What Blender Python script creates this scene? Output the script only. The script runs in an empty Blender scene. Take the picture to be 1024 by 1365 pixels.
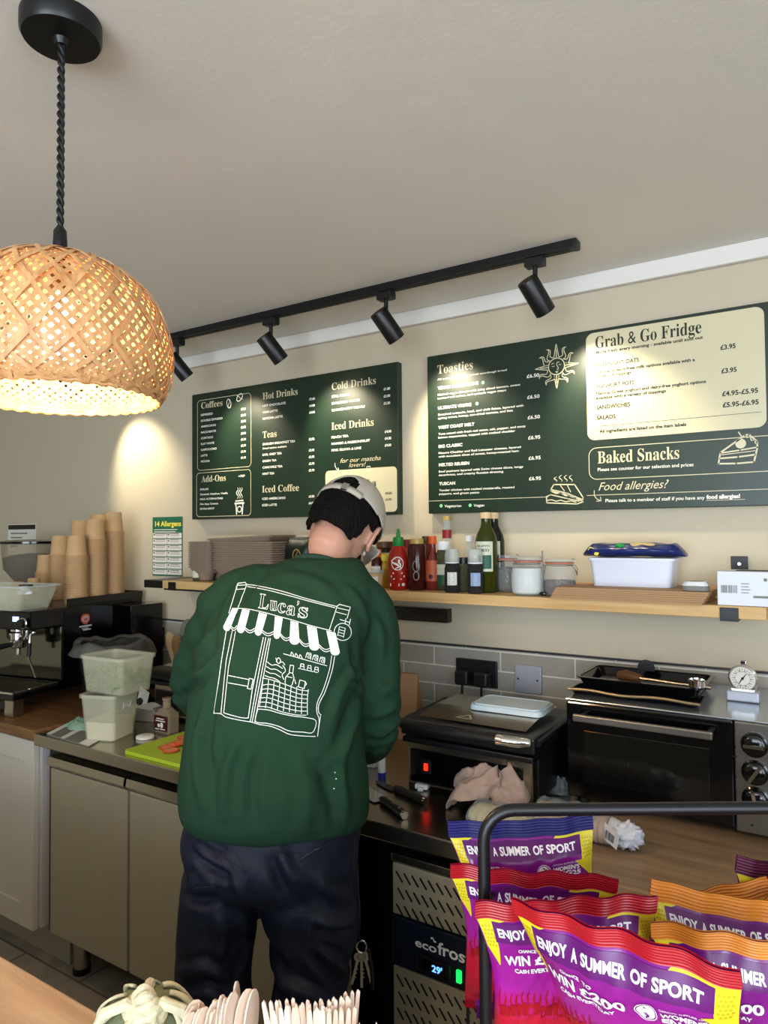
import bpy, bmesh, math, random
import numpy as np
from mathutils import Vector, Matrix, noise
from mathutils.bvhtree import BVHTree
from math import sin, cos, pi, radians

random.seed(7)
SC = bpy.context.scene
COL = SC.collection

# ---------------------------------------------------------------- camera
FPX, YAW, PITCH, ROLL, EYE = 944.9, 0.5760, 0.02955, -0.00792, 1.55
fw = Vector((-sin(YAW)*cos(PITCH), cos(YAW)*cos(PITCH), sin(PITCH)))
rt = Vector((cos(YAW), sin(YAW), 0)); up = rt.cross(fw)
rt, up = rt*cos(ROLL)+up*sin(ROLL), up*cos(ROLL)-rt*sin(ROLL)
cam = bpy.data.cameras.new('camera'); cam.sensor_fit = 'VERTICAL'; cam.sensor_height = 36
cam.lens = FPX/1365*36; cam.clip_start = .02
camo = bpy.data.objects.new('camera', cam); COL.objects.link(camo)
camo.matrix_world = Matrix(((rt.x, up.x, -fw.x, 0), (rt.y, up.y, -fw.y, 0), (rt.z, up.z, -fw.z, EYE), (0, 0, 0, 1)))
SC.camera = camo

# ---------------------------------------------------------------- light and exposure
SC.view_settings.view_transform = 'Standard'; SC.view_settings.look = 'None'
SC.view_settings.exposure = 0.10; SC.view_settings.gamma = 1
SC.view_settings.use_curve_mapping = False
wd = bpy.data.worlds.new('sky'); SC.world = wd; wd.use_nodes = True
wd.node_tree.nodes['Background'].inputs[0].default_value = (.62, .78, 1, 1)
wd.node_tree.nodes['Background'].inputs[1].default_value = 1.0

def light(name, kind, loc, power, color, rot=(0, 0, 0), **kw):
    l = bpy.data.lights.new(name, kind); l.energy = power; l.color = color
    for k, v in kw.items(): setattr(l, k, v)
    o = bpy.data.objects.new(name, l); COL.objects.link(o); o.location = loc; o.rotation_euler = rot
    return o
# daylight through the shop window and the glazed door behind the camera
light('daylight_shop_window', 'AREA', (0.45, -2.85, 1.45), 170, (.80, .90, 1), (radians(90), 0, 0), shape='RECTANGLE', size=2.7, size_y=1.9)
light('daylight_side_window', 'AREA', (2.15, -1.1, 1.5), 60, (.80, .90, 1), (radians(90), 0, radians(90)), shape='RECTANGLE', size=1.7, size_y=1.6)
SPOT_X = (-.673, -1.144, -1.606, -2.07, -2.74)
SPOT_W = 20.0
PEND = (-.942, .596)
light('pendant_bulb_light', 'POINT', (PEND[0], PEND[1], 1.81), 38, (1, .72, .42), shadow_soft_size=.03)

# ---------------------------------------------------------------- view geometry helpers: a pixel's ray met with a plane of the room
def ray(px, py): return fw + rt*((px-512)/FPX) - up*((py-682.5)/FPX)
O = Vector((0, 0, EYE))
def atY(px, py, y): d = ray(px, py); return O + d*(y/d.y)
def atZ(px, py, z): d = ray(px, py); return O + d*((z-EYE)/d.z)
def atT(px, py, t): return O + ray(px, py)*t
Fh = Vector((-sin(YAW), cos(YAW), 0)); Rh = Vector((cos(YAW), sin(YAW), 0))

# ---------------------------------------------------------------- materials
def lin(h):
    if isinstance(h, str):
        h = h.lstrip('#'); c = [int(h[i:i+2], 16)/255 for i in (0, 2, 4)]
        return tuple(x/12.92 if x <= .04045 else ((x+.055)/1.055)**2.4 for x in c)
    return h
MATS = {}
def mat(name, col, rough=.5, metal=0, spec=.5, trans=0, ior=1.45, emit=None, estr=0, bump=0, bscale=60, alpha=1,
        vary=0, vscale=8, coat=0, sheen=0, sss=0, stretch=None):
    m = bpy.data.materials.new(name); m.use_nodes = True; MATS[name] = m
    nt = m.node_tree; b = nt.nodes['Principled BSDF']; c = lin(col)
    b.inputs['Base Color'].default_value = (*c, 1); b.inputs['Roughness'].default_value = rough
    b.inputs['Metallic'].default_value = metal; b.inputs['Specular IOR Level'].default_value = spec
    b.inputs['Transmission Weight'].default_value = trans; b.inputs['IOR'].default_value = ior
    b.inputs['Alpha'].default_value = alpha; b.inputs['Coat Weight'].default_value = coat
    b.inputs['Sheen Weight'].default_value = sheen
    if sss: b.inputs['Subsurface Weight'].default_value = sss; b.inputs['Subsurface Scale'].default_value = .01
    if emit: b.inputs['Emission Color'].default_value = (*lin(emit), 1); b.inputs['Emission Strength'].default_value = estr
    if bump or vary:
        tc = nt.nodes.new('ShaderNodeTexCoord'); mp = nt.nodes.new('ShaderNodeMapping')
        nt.links.new(tc.outputs['Object'], mp.inputs[0])
        if stretch: mp.inputs['Scale'].default_value = stretch
    if bump:
        n = nt.nodes.new('ShaderNodeTexNoise'); n.inputs['Scale'].default_value = bscale; n.inputs['Detail'].default_value = 4
        nt.links.new(mp.outputs[0], n.inputs[0])
        bp = nt.nodes.new('ShaderNodeBump'); bp.inputs['Strength'].default_value = bump; bp.inputs['Distance'].default_value = .01
        nt.links.new(n.outputs[0], bp.inputs['Height']); nt.links.new(bp.outputs[0], b.inputs['Normal'])
    if vary:
        n = nt.nodes.new('ShaderNodeTexNoise'); n.inputs['Scale'].default_value = vscale; n.inputs['Detail'].default_value = 5
        nt.links.new(mp.outputs[0], n.inputs[0])
        r = nt.nodes.new('ShaderNodeValToRGB'); r.color_ramp.elements[0].position = .3; r.color_ramp.elements[1].position = .7
        r.color_ramp.elements[0].color = (*[x*(1-vary) for x in c], 1); r.color_ramp.elements[1].color = (*[min(1, x*(1+vary)) for x in c], 1)
        nt.links.new(n.outputs[0], r.inputs[0]); nt.links.new(r.outputs[0], b.inputs['Base Color'])
    return m

def wood(name, c1, c2, axis=0, scale=1.0, rough=.45, plank=0):
    """long grain along one axis, growth rings from a stretched noise"""
    m = bpy.data.materials.new(name); m.use_nodes = True; nt = m.node_tree; b = nt.nodes['Principled BSDF']
    tc = nt.nodes.new('ShaderNodeTexCoord'); mp = nt.nodes.new('ShaderNodeMapping')
    s = [14*scale]*3; s[axis] = 1.1*scale; mp.inputs['Scale'].default_value = s
    nt.links.new(tc.outputs['Object'], mp.inputs[0])
    n = nt.nodes.new('ShaderNodeTexNoise'); n.inputs['Scale'].default_value = 2.2; n.inputs['Detail'].default_value = 8
    n.inputs['Roughness'].default_value = .62; n.inputs['Distortion'].default_value = .5
    nt.links.new(mp.outputs[0], n.inputs[0])
    r = nt.nodes.new('ShaderNodeValToRGB'); r.color_ramp.elements[0].position = .32; r.color_ramp.elements[1].position = .68
    r.color_ramp.elements[0].color = (*lin(c1), 1); r.color_ramp.elements[1].color = (*lin(c2), 1)
    nt.links.new(n.outputs[0], r.inputs[0]); out = r.outputs[0]
    if plank:
        br = nt.nodes.new('ShaderNodeTexBrick'); br.inputs['Scale'].default_value = 1
        br.inputs['Brick Width'].default_value = plank*5; br.inputs['Row Height'].default_value = plank
        br.inputs['Mortar Size'].default_value = .0008; br.offset = .37
        br.inputs['Color1'].default_value = (1, 1, 1, 1); br.inputs['Color2'].default_value = (.78, .78, .78, 1); br.inputs['Mortar'].default_value = (.45, .4, .35, 1)
        nt.links.new(tc.outputs['Object'], br.inputs[0])
        mx = nt.nodes.new('ShaderNodeMix'); mx.data_type = 'RGBA'; mx.blend_type = 'MULTIPLY'; mx.inputs[0].default_value = .8
        nt.links.new(out, mx.inputs[6]); nt.links.new(br.outputs[0], mx.inputs[7]); out = mx.outputs[2]
    nt.links.new(out, b.inputs['Base Color']); b.inputs['Roughness'].default_value = rough
    MATS[name] = m; return m

def bricks(name, c1, c2, mortar, w, h, ms=.003, axes='XZ', rough=.4, off=(0, 0), vary=.06, bump=.25):
    m = bpy.data.materials.new(name); m.use_nodes = True; nt = m.node_tree; b = nt.nodes['Principled BSDF']
    tc = nt.nodes.new('ShaderNodeTexCoord'); sp = nt.nodes.new('ShaderNodeSeparateXYZ'); cb = nt.nodes.new('ShaderNodeCombineXYZ')
    nt.links.new(tc.outputs['Object'], sp.inputs[0])
    for i, a in enumerate(axes):
        ad = nt.nodes.new('ShaderNodeMath'); ad.operation = 'ADD'; ad.inputs[1].default_value = off[i]
        nt.links.new(sp.outputs['XYZ'.index(a)], ad.inputs[0]); nt.links.new(ad.outputs[0], cb.inputs[i])
    br = nt.nodes.new('ShaderNodeTexBrick'); br.inputs['Scale'].default_value = 1; br.inputs['Brick Width'].default_value = w
    br.inputs['Row Height'].default_value = h; br.inputs['Mortar Size'].default_value = ms; br.inputs['Mortar Smooth'].default_value = .1
    br.inputs['Color1'].default_value = (*lin(c1), 1); br.inputs['Color2'].default_value = (*lin(c2), 1); br.inputs['Mortar'].default_value = (*lin(mortar), 1)
    nt.links.new(cb.outputs[0], br.inputs[0])
    n = nt.nodes.new('ShaderNodeTexNoise'); n.inputs['Scale'].default_value = 9; n.inputs['Detail'].default_value = 6
    nt.links.new(tc.outputs['Object'], n.inputs[0])
    r = nt.nodes.new('ShaderNodeMapRange'); r.inputs[1].default_value = .3; r.inputs[2].default_value = .7; r.inputs[3].default_value = 1-vary*2; r.inputs[4].default_value = 1+vary
    nt.links.new(n.outputs[0], r.inputs[0])
    mx = nt.nodes.new('ShaderNodeVectorMath'); mx.operation = 'SCALE'
    nt.links.new(br.outputs[0], mx.inputs[0]); nt.links.new(r.outputs[0], mx.inputs['Scale'])
    nt.links.new(mx.outputs[0], b.inputs['Base Color']); b.inputs['Roughness'].default_value = rough
    bp = nt.nodes.new('ShaderNodeBump'); bp.invert = True; bp.inputs['Strength'].default_value = bump; bp.inputs['Distance'].default_value = .004
    nt.links.new(br.outputs['Fac'], bp.inputs['Height']); nt.links.new(bp.outputs[0], b.inputs['Normal'])
    MATS[name] = m; return m

def glassy(name, col, gloss=.12, rough=.05, tint=.9):
    """thin clear plastic or pane: mostly see-through with a sheen"""
    m = bpy.data.materials.new(name); m.use_nodes = True; nt = m.node_tree; nt.nodes.clear()
    o = nt.nodes.new('ShaderNodeOutputMaterial'); t = nt.nodes.new('ShaderNodeBsdfTransparent'); p = nt.nodes.new('ShaderNodeBsdfPrincipled')
    t.inputs[0].default_value = (*[tint*.4+.6*x for x in lin(col)], 1)
    p.inputs['Base Color'].default_value = (*lin(col), 1); p.inputs['Roughness'].default_value = rough
    mx = nt.nodes.new('ShaderNodeMixShader'); mx.inputs[0].default_value = gloss
    nt.links.new(t.outputs[0], mx.inputs[1]); nt.links.new(p.outputs[0], mx.inputs[2]); nt.links.new(mx.outputs[0], o.inputs[0])
    MATS[name] = m; return m

# ---------------------------------------------------------------- mesh builder
def frame(d):
    d = d.normalized(); a = Vector((0, 0, 1)) if abs(d.z) < .9 else Vector((1, 0, 0))
    x = d.cross(a).normalized(); return x, d.cross(x).normalized()

class MB:
    def __init__(s): s.v = []; s.f = []; s.off = Vector((0, 0, 0)); s.M = None; s.uv = None
    def add(s, vs, fs):
        n = len(s.v)
        s.v += [Vector(p) for p in vs]; s.f += [tuple(i+n for i in f) for f in fs]; return s
    def box(s, c, d, rz=0, bev=0, M=None):
        """centre c, full size d"""
        hx, hy, hz = d[0]/2, d[1]/2, d[2]/2; b = min(bev, hx*.9, hy*.9, hz*.9)
        bm = bmesh.new(); bmesh.ops.create_cube(bm, size=2)
        for v in bm.verts: v.co = Vector((v.co.x*hx, v.co.y*hy, v.co.z*hz))
        if b > 0: bmesh.ops.bevel(bm, geom=bm.edges[:], offset=b, segments=2, affect='EDGES', profile=.5)
        R = M if M is not None else Matrix.Rotation(rz, 3, 'Z')
        bm.verts.index_update(); s.add([R @ v.co + Vector(c) for v in bm.verts], [[v.index for v in f.verts] for f in bm.faces]); bm.free(); return s
    def bx(s, x0, x1, y0, y1, z0, z1, bev=0): return s.box(((x0+x1)/2, (y0+y1)/2, (z0+z1)/2), (abs(x1-x0), abs(y1-y0), abs(z1-z0)), 0, bev)
    def cyl(s, a, b, r, r2=None, n=24, caps=True):
        a, b = Vector(a), Vector(b); r2 = r if r2 is None else r2; x, y = frame(b-a); vs = []
        for p, q in ((a, r), (b, r2)): vs += [p+x*cos(2*pi*i/n)*q+y*sin(2*pi*i/n)*q for i in range(n)]
        fs = [(i, (i+1) % n, n+(i+1) % n, n+i) for i in range(n)]
        if caps: fs += [tuple(range(n))[::-1], tuple(range(n, 2*n))]
        return s.add(vs, fs)
    def lathe(s, c, prof, n=32, caps=(True, True), sx=1, sy=1, rz=0):
        """profile [(r, z)...] from bottom to top"""
        c = Vector(c); vs = []; R = Matrix.Rotation(rz, 3, 'Z')
        for r, z in prof: vs += [c+R @ Vector((r*sx*cos(2*pi*i/n), r*sy*sin(2*pi*i/n), z)) for i in range(n)]
        fs = []
        for k in range(len(prof)-1): fs += [(k*n+i, k*n+(i+1) % n, (k+1)*n+(i+1) % n, (k+1)*n+i) for i in range(n)]
        if caps[0]: fs.append(tuple(range(n))[::-1])
        if caps[1]: k = len(prof)-1; fs.append(tuple(range(k*n, k*n+n)))
        return s.add(vs, fs)
    def tube(s, pts, r, n=10, closed=False, caps=True):
        pts = [Vector(p) for p in pts]; m = len(pts); rr = r if isinstance(r, (list, tuple)) else [r]*m; vs = []; x = None
        for i, p in enumerate(pts):
            t = (pts[(i+1) % m]-pts[i-1]) if closed else (pts[min(i+1, m-1)]-pts[max(i-1, 0)])
            if t.length < 1e-9: t = Vector((0, 0, 1))
            t.normalize()
            if x is None: x, _ = frame(t)
            x = (x-t*x.dot(t)).normalized(); y = t.cross(x)
            vs += [p+(x*cos(2*pi*k/n)+y*sin(2*pi*k/n))*rr[i] for k in range(n)]
        fs = []
        for i in range(m if closed else m-1):
            j = (i+1) % m; fs += [(i*n+k, i*n+(k+1) % n, j*n+(k+1) % n, j*n+k) for k in range(n)]
        if caps and not closed: fs += [tuple(range(n))[::-1], tuple(range((m-1)*n, m*n))]
        return s.add(vs, fs)
    def ell(s, c, r, n=24, M=None, m=None):
        m = m or n//2; prof = []; vs = []; c = Vector(c)
        for j in range(m+1):
            a = -pi/2+pi*j/m
            for i in range(n):
                p = Vector((cos(a)*cos(2*pi*i/n)*r[0], cos(a)*sin(2*pi*i/n)*r[1], sin(a)*r[2])); vs.append(c+(M @ p if M is not None else p))
        return s.add(vs, [(j*n+i, j*n+(i+1) % n, (j+1)*n+(i+1) % n, (j+1)*n+i) for j in range(m) for i in range(n)])
    def prism(s, poly, h, M=None, c=(0, 0, 0)):
        """2D outline in local xy extruded by h along local z"""
        c = Vector(c); n = len(poly); vs = [Vector((x, y, 0)) for x, y in poly]+[Vector((x, y, h)) for x, y in poly]
        if M is not None: vs = [M @ v for v in vs]
        return s.add([v+c for v in vs], [tuple(range(n))[::-1], tuple(range(n, 2*n))]+[(i, (i+1) % n, n+(i+1) % n, n+i) for i in range(n)])
    def rings(s, rs, caps=True):
        n = len(rs[0]); vs = [p for r in rs for p in r]; fs = []
        for k in range(len(rs)-1): fs += [(k*n+i, k*n+(i+1) % n, (k+1)*n+(i+1) % n, (k+1)*n+i) for i in range(n)]
        if caps: fs += [tuple(range(n))[::-1], tuple(range((len(rs)-1)*n, len(rs)*n))]
        return s.add(vs, fs)
    def grid(s, nu, nv, fn, close_u=False):
        vs = [fn(i/(nu if close_u else nu-1), j/(nv-1)) for j in range(nv) for i in range(nu)]
        fs = [(j*nu+i, j*nu+(i+1) % nu, (j+1)*nu+(i+1) % nu, (j+1)*nu+i) for j in range(nv-1) for i in range(nu if close_u else nu-1)]
        return s.add(vs, fs)
    def rrect(s, c, w, d, z0, z1, r, w2=None, d2=None, rz=0, n=6, caps=(True, True), t=0, hole=False):
        """rounded rectangle wall, optionally flared towards the top; t>0 makes it an open tray of that wall thickness"""
        def loop(w, d, r, z):
            o = []
            for k, (sx, sy) in enumerate(((1, 1), (-1, 1), (-1, -1), (1, -1))):
                for i in range(n+1):
                    a = pi/2*k+pi/2*i/n; o.append(Vector((sx*(w/2-r)+r*cos(a), sy*(d/2-r)+r*sin(a), z)))
            return [Matrix.Rotation(rz, 3, 'Z') @ p+Vector(c) for p in o]
        w2 = w if w2 is None else w2; d2 = d if d2 is None else d2
        if not t: return s.rings([loop(w, d, r, z0), loop(w2, d2, r, z1)], True)
        ri = max(r-t, r*.5)
        if hole: a_ = loop(w, d, r, z0); return s.rings([a_, loop(w2, d2, r, z1), loop(w2-2*t, d2-2*t, ri, z1), loop(w-2*t, d-2*t, ri, z0), a_], False)
        return s.rings([loop(w, d, r, z0), loop(w2, d2, r, z1), loop(w2-2*t, d2-2*t, ri, z1), loop(w-2*t, d-2*t, ri, z0+t)], True)
    def build(s, name, m, parent=None, smooth=False, ang=40, shift=None, fix=True):
        me = bpy.data.meshes.new(name); off = Vector(shift) if shift is not None else (Vector(parent['_base']) if parent is not None and '_base' in parent else Vector((0, 0, 0)))
        me.from_pydata([tuple(v-off) for v in s.v], [], s.f); me.update()
        if fix:
            bm = bmesh.new(); bm.from_mesh(me); bmesh.ops.remove_doubles(bm, verts=bm.verts, dist=1e-6); bmesh.ops.recalc_face_normals(bm, faces=bm.faces); bm.to_mesh(me); bm.free()
        me.materials.append(MATS[m] if isinstance(m, str) else m)
        if smooth:
            me.polygons.foreach_set('use_smooth', [True]*len(me.polygons))
            if ang < 180: me.set_sharp_from_angle(angle=radians(ang))
        o = bpy.data.objects.new(name, me); COL.objects.link(o)
        if parent is not None:
            o.parent = parent
            if '_base' in parent: o['_base'] = parent['_base']
        return o

def tag(o, label, cat, group=None, kind=None):
    o['label'] = label; o['category'] = cat
    if group: o['group'] = group
    if kind: o['kind'] = kind
    return o
def thing(name, label, cat, loc, group=None, world=True):
    """an Empty at the thing's base; with world=True its parts are given in room coordinates"""
    o = bpy.data.objects.new(name, None); COL.objects.link(o); o.location = loc; o.empty_display_size = .05
    o['_base'] = tuple(loc) if world else (0., 0., 0.)
    return tag(o, label, cat, group)
def struct(name, mb, m, **kw):
    o = mb.build(name, m, **kw); o['kind'] = 'structure'; return o
def single(name, mb, m, label, cat, group=None, base=None, **kw):
    b = base if base is not None else (sum((v.x for v in mb.v))/len(mb.v), sum((v.y for v in mb.v))/len(mb.v), min(v.z for v in mb.v))
    o = mb.build(name, m, shift=b, **kw); o.location = b; o['_base'] = tuple(b); return tag(o, label, cat, group)
def kids(o): return list(o.children)
def dup(root, loc, rz=None, label=None, group=None, rot=None):
    def cp(o, par):
        c = o.copy(); COL.objects.link(c); c.parent = par
        for k in kids(o): cp(k, c)
        return c
    r = cp(root, None); r.location = loc
    if rot is not None: r.rotation_euler = rot
    elif rz is not None: r.rotation_euler = (0, 0, rz)
    if label: r['label'] = label
    if group: r['group'] = group
    return r
def remesh(o, vox, smooth_it=4, solid=False):
    m = o.modifiers.new('r', 'REMESH'); m.mode = 'VOXEL'; m.voxel_size = vox; m.use_smooth_shade = True
    if smooth_it: s = o.modifiers.new('s', 'SMOOTH'); s.factor = .5; s.iterations = smooth_it
    bake(o)
def bake(o):
    dg = bpy.context.evaluated_depsgraph_get(); dg.update(); ev = o.evaluated_get(dg)
    me = bpy.data.meshes.new_from_object(ev); ms = [x for x in o.data.materials]
    o.modifiers.clear(); o.data = me
    if not me.materials:
        for x in ms: me.materials.append(x)
    me.polygons.foreach_set('use_smooth', [True]*len(me.polygons))

# ---------------------------------------------------------------- flat artwork: strokes, shapes and lettering laid on a surface
_TX = {}
def serif(t):
    o = ''
    for ch in t:
        if 'A' <= ch <= 'Z': o += chr(0x1D400+ord(ch)-65)
        elif 'a' <= ch <= 'z': o += chr(0x1D41A+ord(ch)-97)
        else: o += ch
    return o
def text2d(t, bold=0.0, shear=0.0, spacing=1.0, outline=0):
    key = (t, bold, shear, spacing, outline)
    if key not in _TX:
        c = bpy.data.curves.new('t', 'FONT'); c.body = t; c.offset = bold; c.shear = shear; c.space_character = spacing; c.resolution_u = 3
        if outline: c.fill_mode = 'NONE'; c.bevel_depth = outline; c.bevel_resolution = 0
        o = bpy.data.objects.new('t', c); me = o.to_mesh()
        vs = [(v.co.x, v.co.y) for v in me.vertices]; fs = [tuple(p.vertices) for p in me.polygons]
        o.to_mesh_clear(); bpy.data.objects.remove(o); bpy.data.curves.remove(c)
        _TX[key] = (vs, fs)
    return _TX[key]
class Art:
    """2D artwork in its own metric; .lay(fn) maps every point onto a surface"""
    def __init__(s): s.v = []; s.f = []
    def add(s, vs, fs): n = len(s.v); s.v += [tuple(p) for p in vs]; s.f += [tuple(i+n for i in f) for f in fs]
    def text(s, t, x0, y0, x1=None, h=None, ang=0, yup=1, align=None, **kw):
        vs, fs = text2d(t, **kw)
        if not vs: return
        ax = min(p[0] for p in vs); bx = max(p[0] for p in vs); sy = h/.72
        sx = sy if x1 is None else (x1-x0)/max(bx-ax, 1e-6)
        if align == 'r': x0 = x0-(bx-ax)*sx
        ca, sa = cos(ang), sin(ang); ex, ey = (ca, sa), ((-sa, ca) if yup > 0 else (sa, -ca))
        s.add([(x0+(x-ax)*sx*ex[0]+y*sy*ey[0], y0+(x-ax)*sx*ex[1]+y*sy*ey[1]) for x, y in vs], fs)
    def stroke(s, pts, w, closed=False, taper=False):
        P = [Vector((p[0], p[1])) for p in pts]; m = len(P); L = []
        for i in range(m):
            if closed: d = P[(i+1) % m]-P[i-1]
            else: d = P[min(i+1, m-1)]-P[max(i-1, 0)]
            if d.length < 1e-9: d = Vector((1, 0))
            d.normalize(); n = Vector((-d.y, d.x)); ww = w*(.25+.75*sin(pi*(i+.3)/(m-.4))) if taper else w
            L += [P[i]+n*ww/2, P[i]-n*ww/2]
        s.add(L, [(2*i, 2*i+1, 2*((i+1) % m)+1, 2*((i+1) % m)) for i in range(m if closed else m-1)])
    def line(s, pts, w, closed=False, step=None):
        """polyline drawn as separate straight strokes so corners stay crisp"""
        n = len(pts)
        for i in range(n if closed else n-1):
            a, b = Vector(pts[i][:2]), Vector(pts[(i+1) % n][:2]); d = (b-a)
            if d.length < 1e-9: continue
            e = d.normalized()*w*.35; k = max(1, int(d.length/step)) if step else 1
            s.stroke([a-e+(d+2*e)*j/k for j in range(k+1)], w)
    def rrect(s, x0, y0, x1, y1, r, w=None, n=6):
        P = []
        for k, (cx, cy) in enumerate(((x1-r, y1-r), (x0+r, y1-r), (x0+r, y0+r), (x1-r, y0+r))):
            P += [(cx+r*cos(pi/2*k+pi/2*i/n), cy+r*sin(pi/2*k+pi/2*i/n)) for i in range(n+1)]
        if w: s.stroke(P, w, closed=True)
        else: s.add(P, [tuple(range(len(P)))])
    def circle(s, c, r, w=None, n=28, sy=1, ang=0):
        P = [(c[0]+r*cos(2*pi*i/n)*cos(ang)-r*sy*sin(2*pi*i/n)*sin(ang), c[1]+r*cos(2*pi*i/n)*sin(ang)+r*sy*sin(2*pi*i/n)*cos(ang)) for i in range(n)]
        if w: s.stroke(P, w, closed=True)
        else: s.add(P, [tuple(range(n))])
    def poly(s, P): s.add(P, [tuple(range(len(P)))])
    def patch(s, A, B, C, D, nu=10, nv=10):
        """bilinear quad A-B (bottom) D-C (top)"""
        A, B, C, D = [Vector(p) for p in (A, B, C, D)]; vs = []
        for j in range(nv+1):
            for i in range(nu+1): u, v = i/nu, j/nv; vs.append(((A*(1-u)+B*u)*(1-v)+(D*(1-u)+C*u)*v)[:])
        s.add(vs, [(j*(nu+1)+i, j*(nu+1)+i+1, (j+1)*(nu+1)+i+1, (j+1)*(nu+1)+i) for j in range(nv) for i in range(nu)])
    def lay(s, fn):
        mb = MB(); mb.v = [Vector(fn(x, y)) for x, y in s.v]; mb.f = list(s.f); return mb
def wav(p, k, amp): return noise.noise(Vector(p)*k)*amp
# ================================================================ materials
mat('wall_paint', '#beb39c', .75, bump=.05, bscale=120)
mat('ceiling_paint', '#dedad3', .85, bump=.04, bscale=90)
mat('coving_paint', '#d9d6d0', .6)
mat('upstand_trim', '#23242b', .35)
bricks('splash_tile', '#a39d93', '#948e84', '#d4cfc6', .235, .0605, .0022, 'XZ', .32, (.20, .032))
bricks('floor_tile', '#b3ab9d', '#a49c8e', '#6f695f', .62, .31, .004, 'XY', .5, (.3, .1), vary=.12)
wood('counter_wood', '#5c3c24', '#94693f', 0, 1.0, .42, plank=.05)
wood('oven_counter_wood', '#6e553e', '#a08465', 0, .8, .45)
wood('front_counter_wood', '#a38262', '#c8ab8b', 0, .7, .4)
wood('shelf_wood', '#b98f57', '#d9b57c', 0, .9, .55)
wood('ply_wood', '#c49a62', '#dcb985', 0, 1.2, .6)
mat('steel', '#b3ac9c', .24, metal=1, bump=.03, bscale=40, stretch=(1, 30, 30), vary=.05, vscale=3)
mat('steel_door', '#b5ad97', .42, metal=.5, bump=.02, bscale=60, stretch=(25, 1, 1))
mat('steel_dark', '#4a4a4c', .28, metal=1)
mat('chrome', '#dcdcdc', .08, metal=1)
mat('black_metal', '#0b0c10', .38, spec=.5)
mat('black_gloss', '#050507', .12, spec=.6)
mat('black_plastic', '#101013', .4)
mat('black_rubber', '#08080a', .6)
mat('cabinet_paint', '#d0cabe', .5)
mat('cabinet_edge', '#c9c6c4', .5)
mat('plinth_paint', '#b0a89b', .55)
mat('board_green', '#14281c', .36, spec=.55)
mat('print_cream', '#cdc4a2', .35)
mat('print_white', '#eceadf', .5)
mat('print_dark', '#1c241b', .5)
mat('print_mint', '#7fd29a', .5)
mat('glass_pane', '#ffffff')
glassy('window_glass', '#f2f8ff', .06, .02)

# ================================================================ the room
WY, CZ = 2.06, 2.30
FL = .07      # finished floor level
X0, X1, Y0 = -4.2, 2.3, -2.9
struct('floor', MB().bx(X0, X1, Y0, WY, -.05, FL), 'floor_tile')
struct('ceiling', MB().bx(X0-.1, X1+.1, Y0-.1, WY+.1, CZ, CZ+.08), 'ceiling_paint')
struct('wall_back', MB().bx(X0, X1, WY, WY+.1, 0, CZ), 'wall_paint')
struct('wall_left', MB().bx(X0-.1, X0, Y0, WY, 0, CZ), 'wall_paint')
wr = MB().bx(X1, X1+.1, Y0, WY, 0, .6).bx(X1, X1+.1, Y0, WY, 2.15, CZ).bx(X1, X1+.1, Y0, -2.0, .6, 2.15).bx(X1, X1+.1, -.2, WY, .6, 2.15)
struct('wall_right', wr, 'wall_paint')
wf = MB().bx(X0, -1.0, Y0-.1, Y0, 0, CZ).bx(1.9, X1, Y0-.1, Y0, 0, CZ).bx(-1.0, 1.9, Y0-.1, Y0, 0, .45).bx(-1.0, 1.9, Y0-.1, Y0, 2.2, CZ)
struct('wall_front', wf, 'wall_paint')
def window(n, a, b, axis):
    m = MB(); g = MB(); z0, z1 = a[2], b[2]
    if axis == 'x':
        y = a[1]; m.bx(a[0], b[0], y-.03, y+.03, z0, z0+.05).bx(a[0], b[0], y-.03, y+.03, z1-.05, z1)
        for x in (a[0], (a[0]+b[0])/2-.025, b[0]-.05): m.bx(x, x+.05, y-.03, y+.03, z0+.05, z1-.05)
        g.bx(a[0]+.02, b[0]-.02, y-.003, y+.003, z0+.02, z1-.02)
    else:
        x = a[0]; m.bx(x-.03, x+.03, a[1], b[1], z0, z0+.05).bx(x-.03, x+.03, a[1], b[1], z1-.05, z1)
        for y in (a[1], b[1]-.05): m.bx(x-.03, x+.03, y, y+.05, z0+.05, z1-.05)
        g.bx(x-.003, x+.003, a[1]+.02, b[1]-.02, z0+.02, z1-.02)
    w = struct('window_%d' % n, m, 'black_metal'); g.build('pane', 'window_glass', w)
window(1, (-1.0, Y0-.05, .45), (1.9, Y0-.05, 2.2), 'x')
window(2, (X1+.05, -2.0, .6), (X1+.05, -.2, 2.15), 'y')
# coving strip, tiled splashback and its dark trim
struct('trim_1', MB().bx(X0, X1, WY-.022, WY, 2.25, CZ, .004), 'coving_paint')
struct('wall_splashback', MB().bx(X0, X1, WY-.009, WY, .90, 1.184), 'splash_tile')
struct('trim_2', MB().bx(X0, X1, WY-.012, WY, 1.184, 1.189), 'upstand_trim')

# ================================================================ worktops and cabinets
single('wood_worktop', MB().bx(-3.6, -2.256, 1.345, WY-.012, .872, .908, .003), 'counter_wood', 'warm brown wooden worktop under the coffee machine, butting against the steel worktop', 'worktop')
single('wood_worktop', MB().bx(-.55, .9, 1.335, WY-.012, .868, .902, .003), 'oven_counter_wood', 'grey-brown wooden worktop under the mini oven and bread bags', 'worktop')
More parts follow.
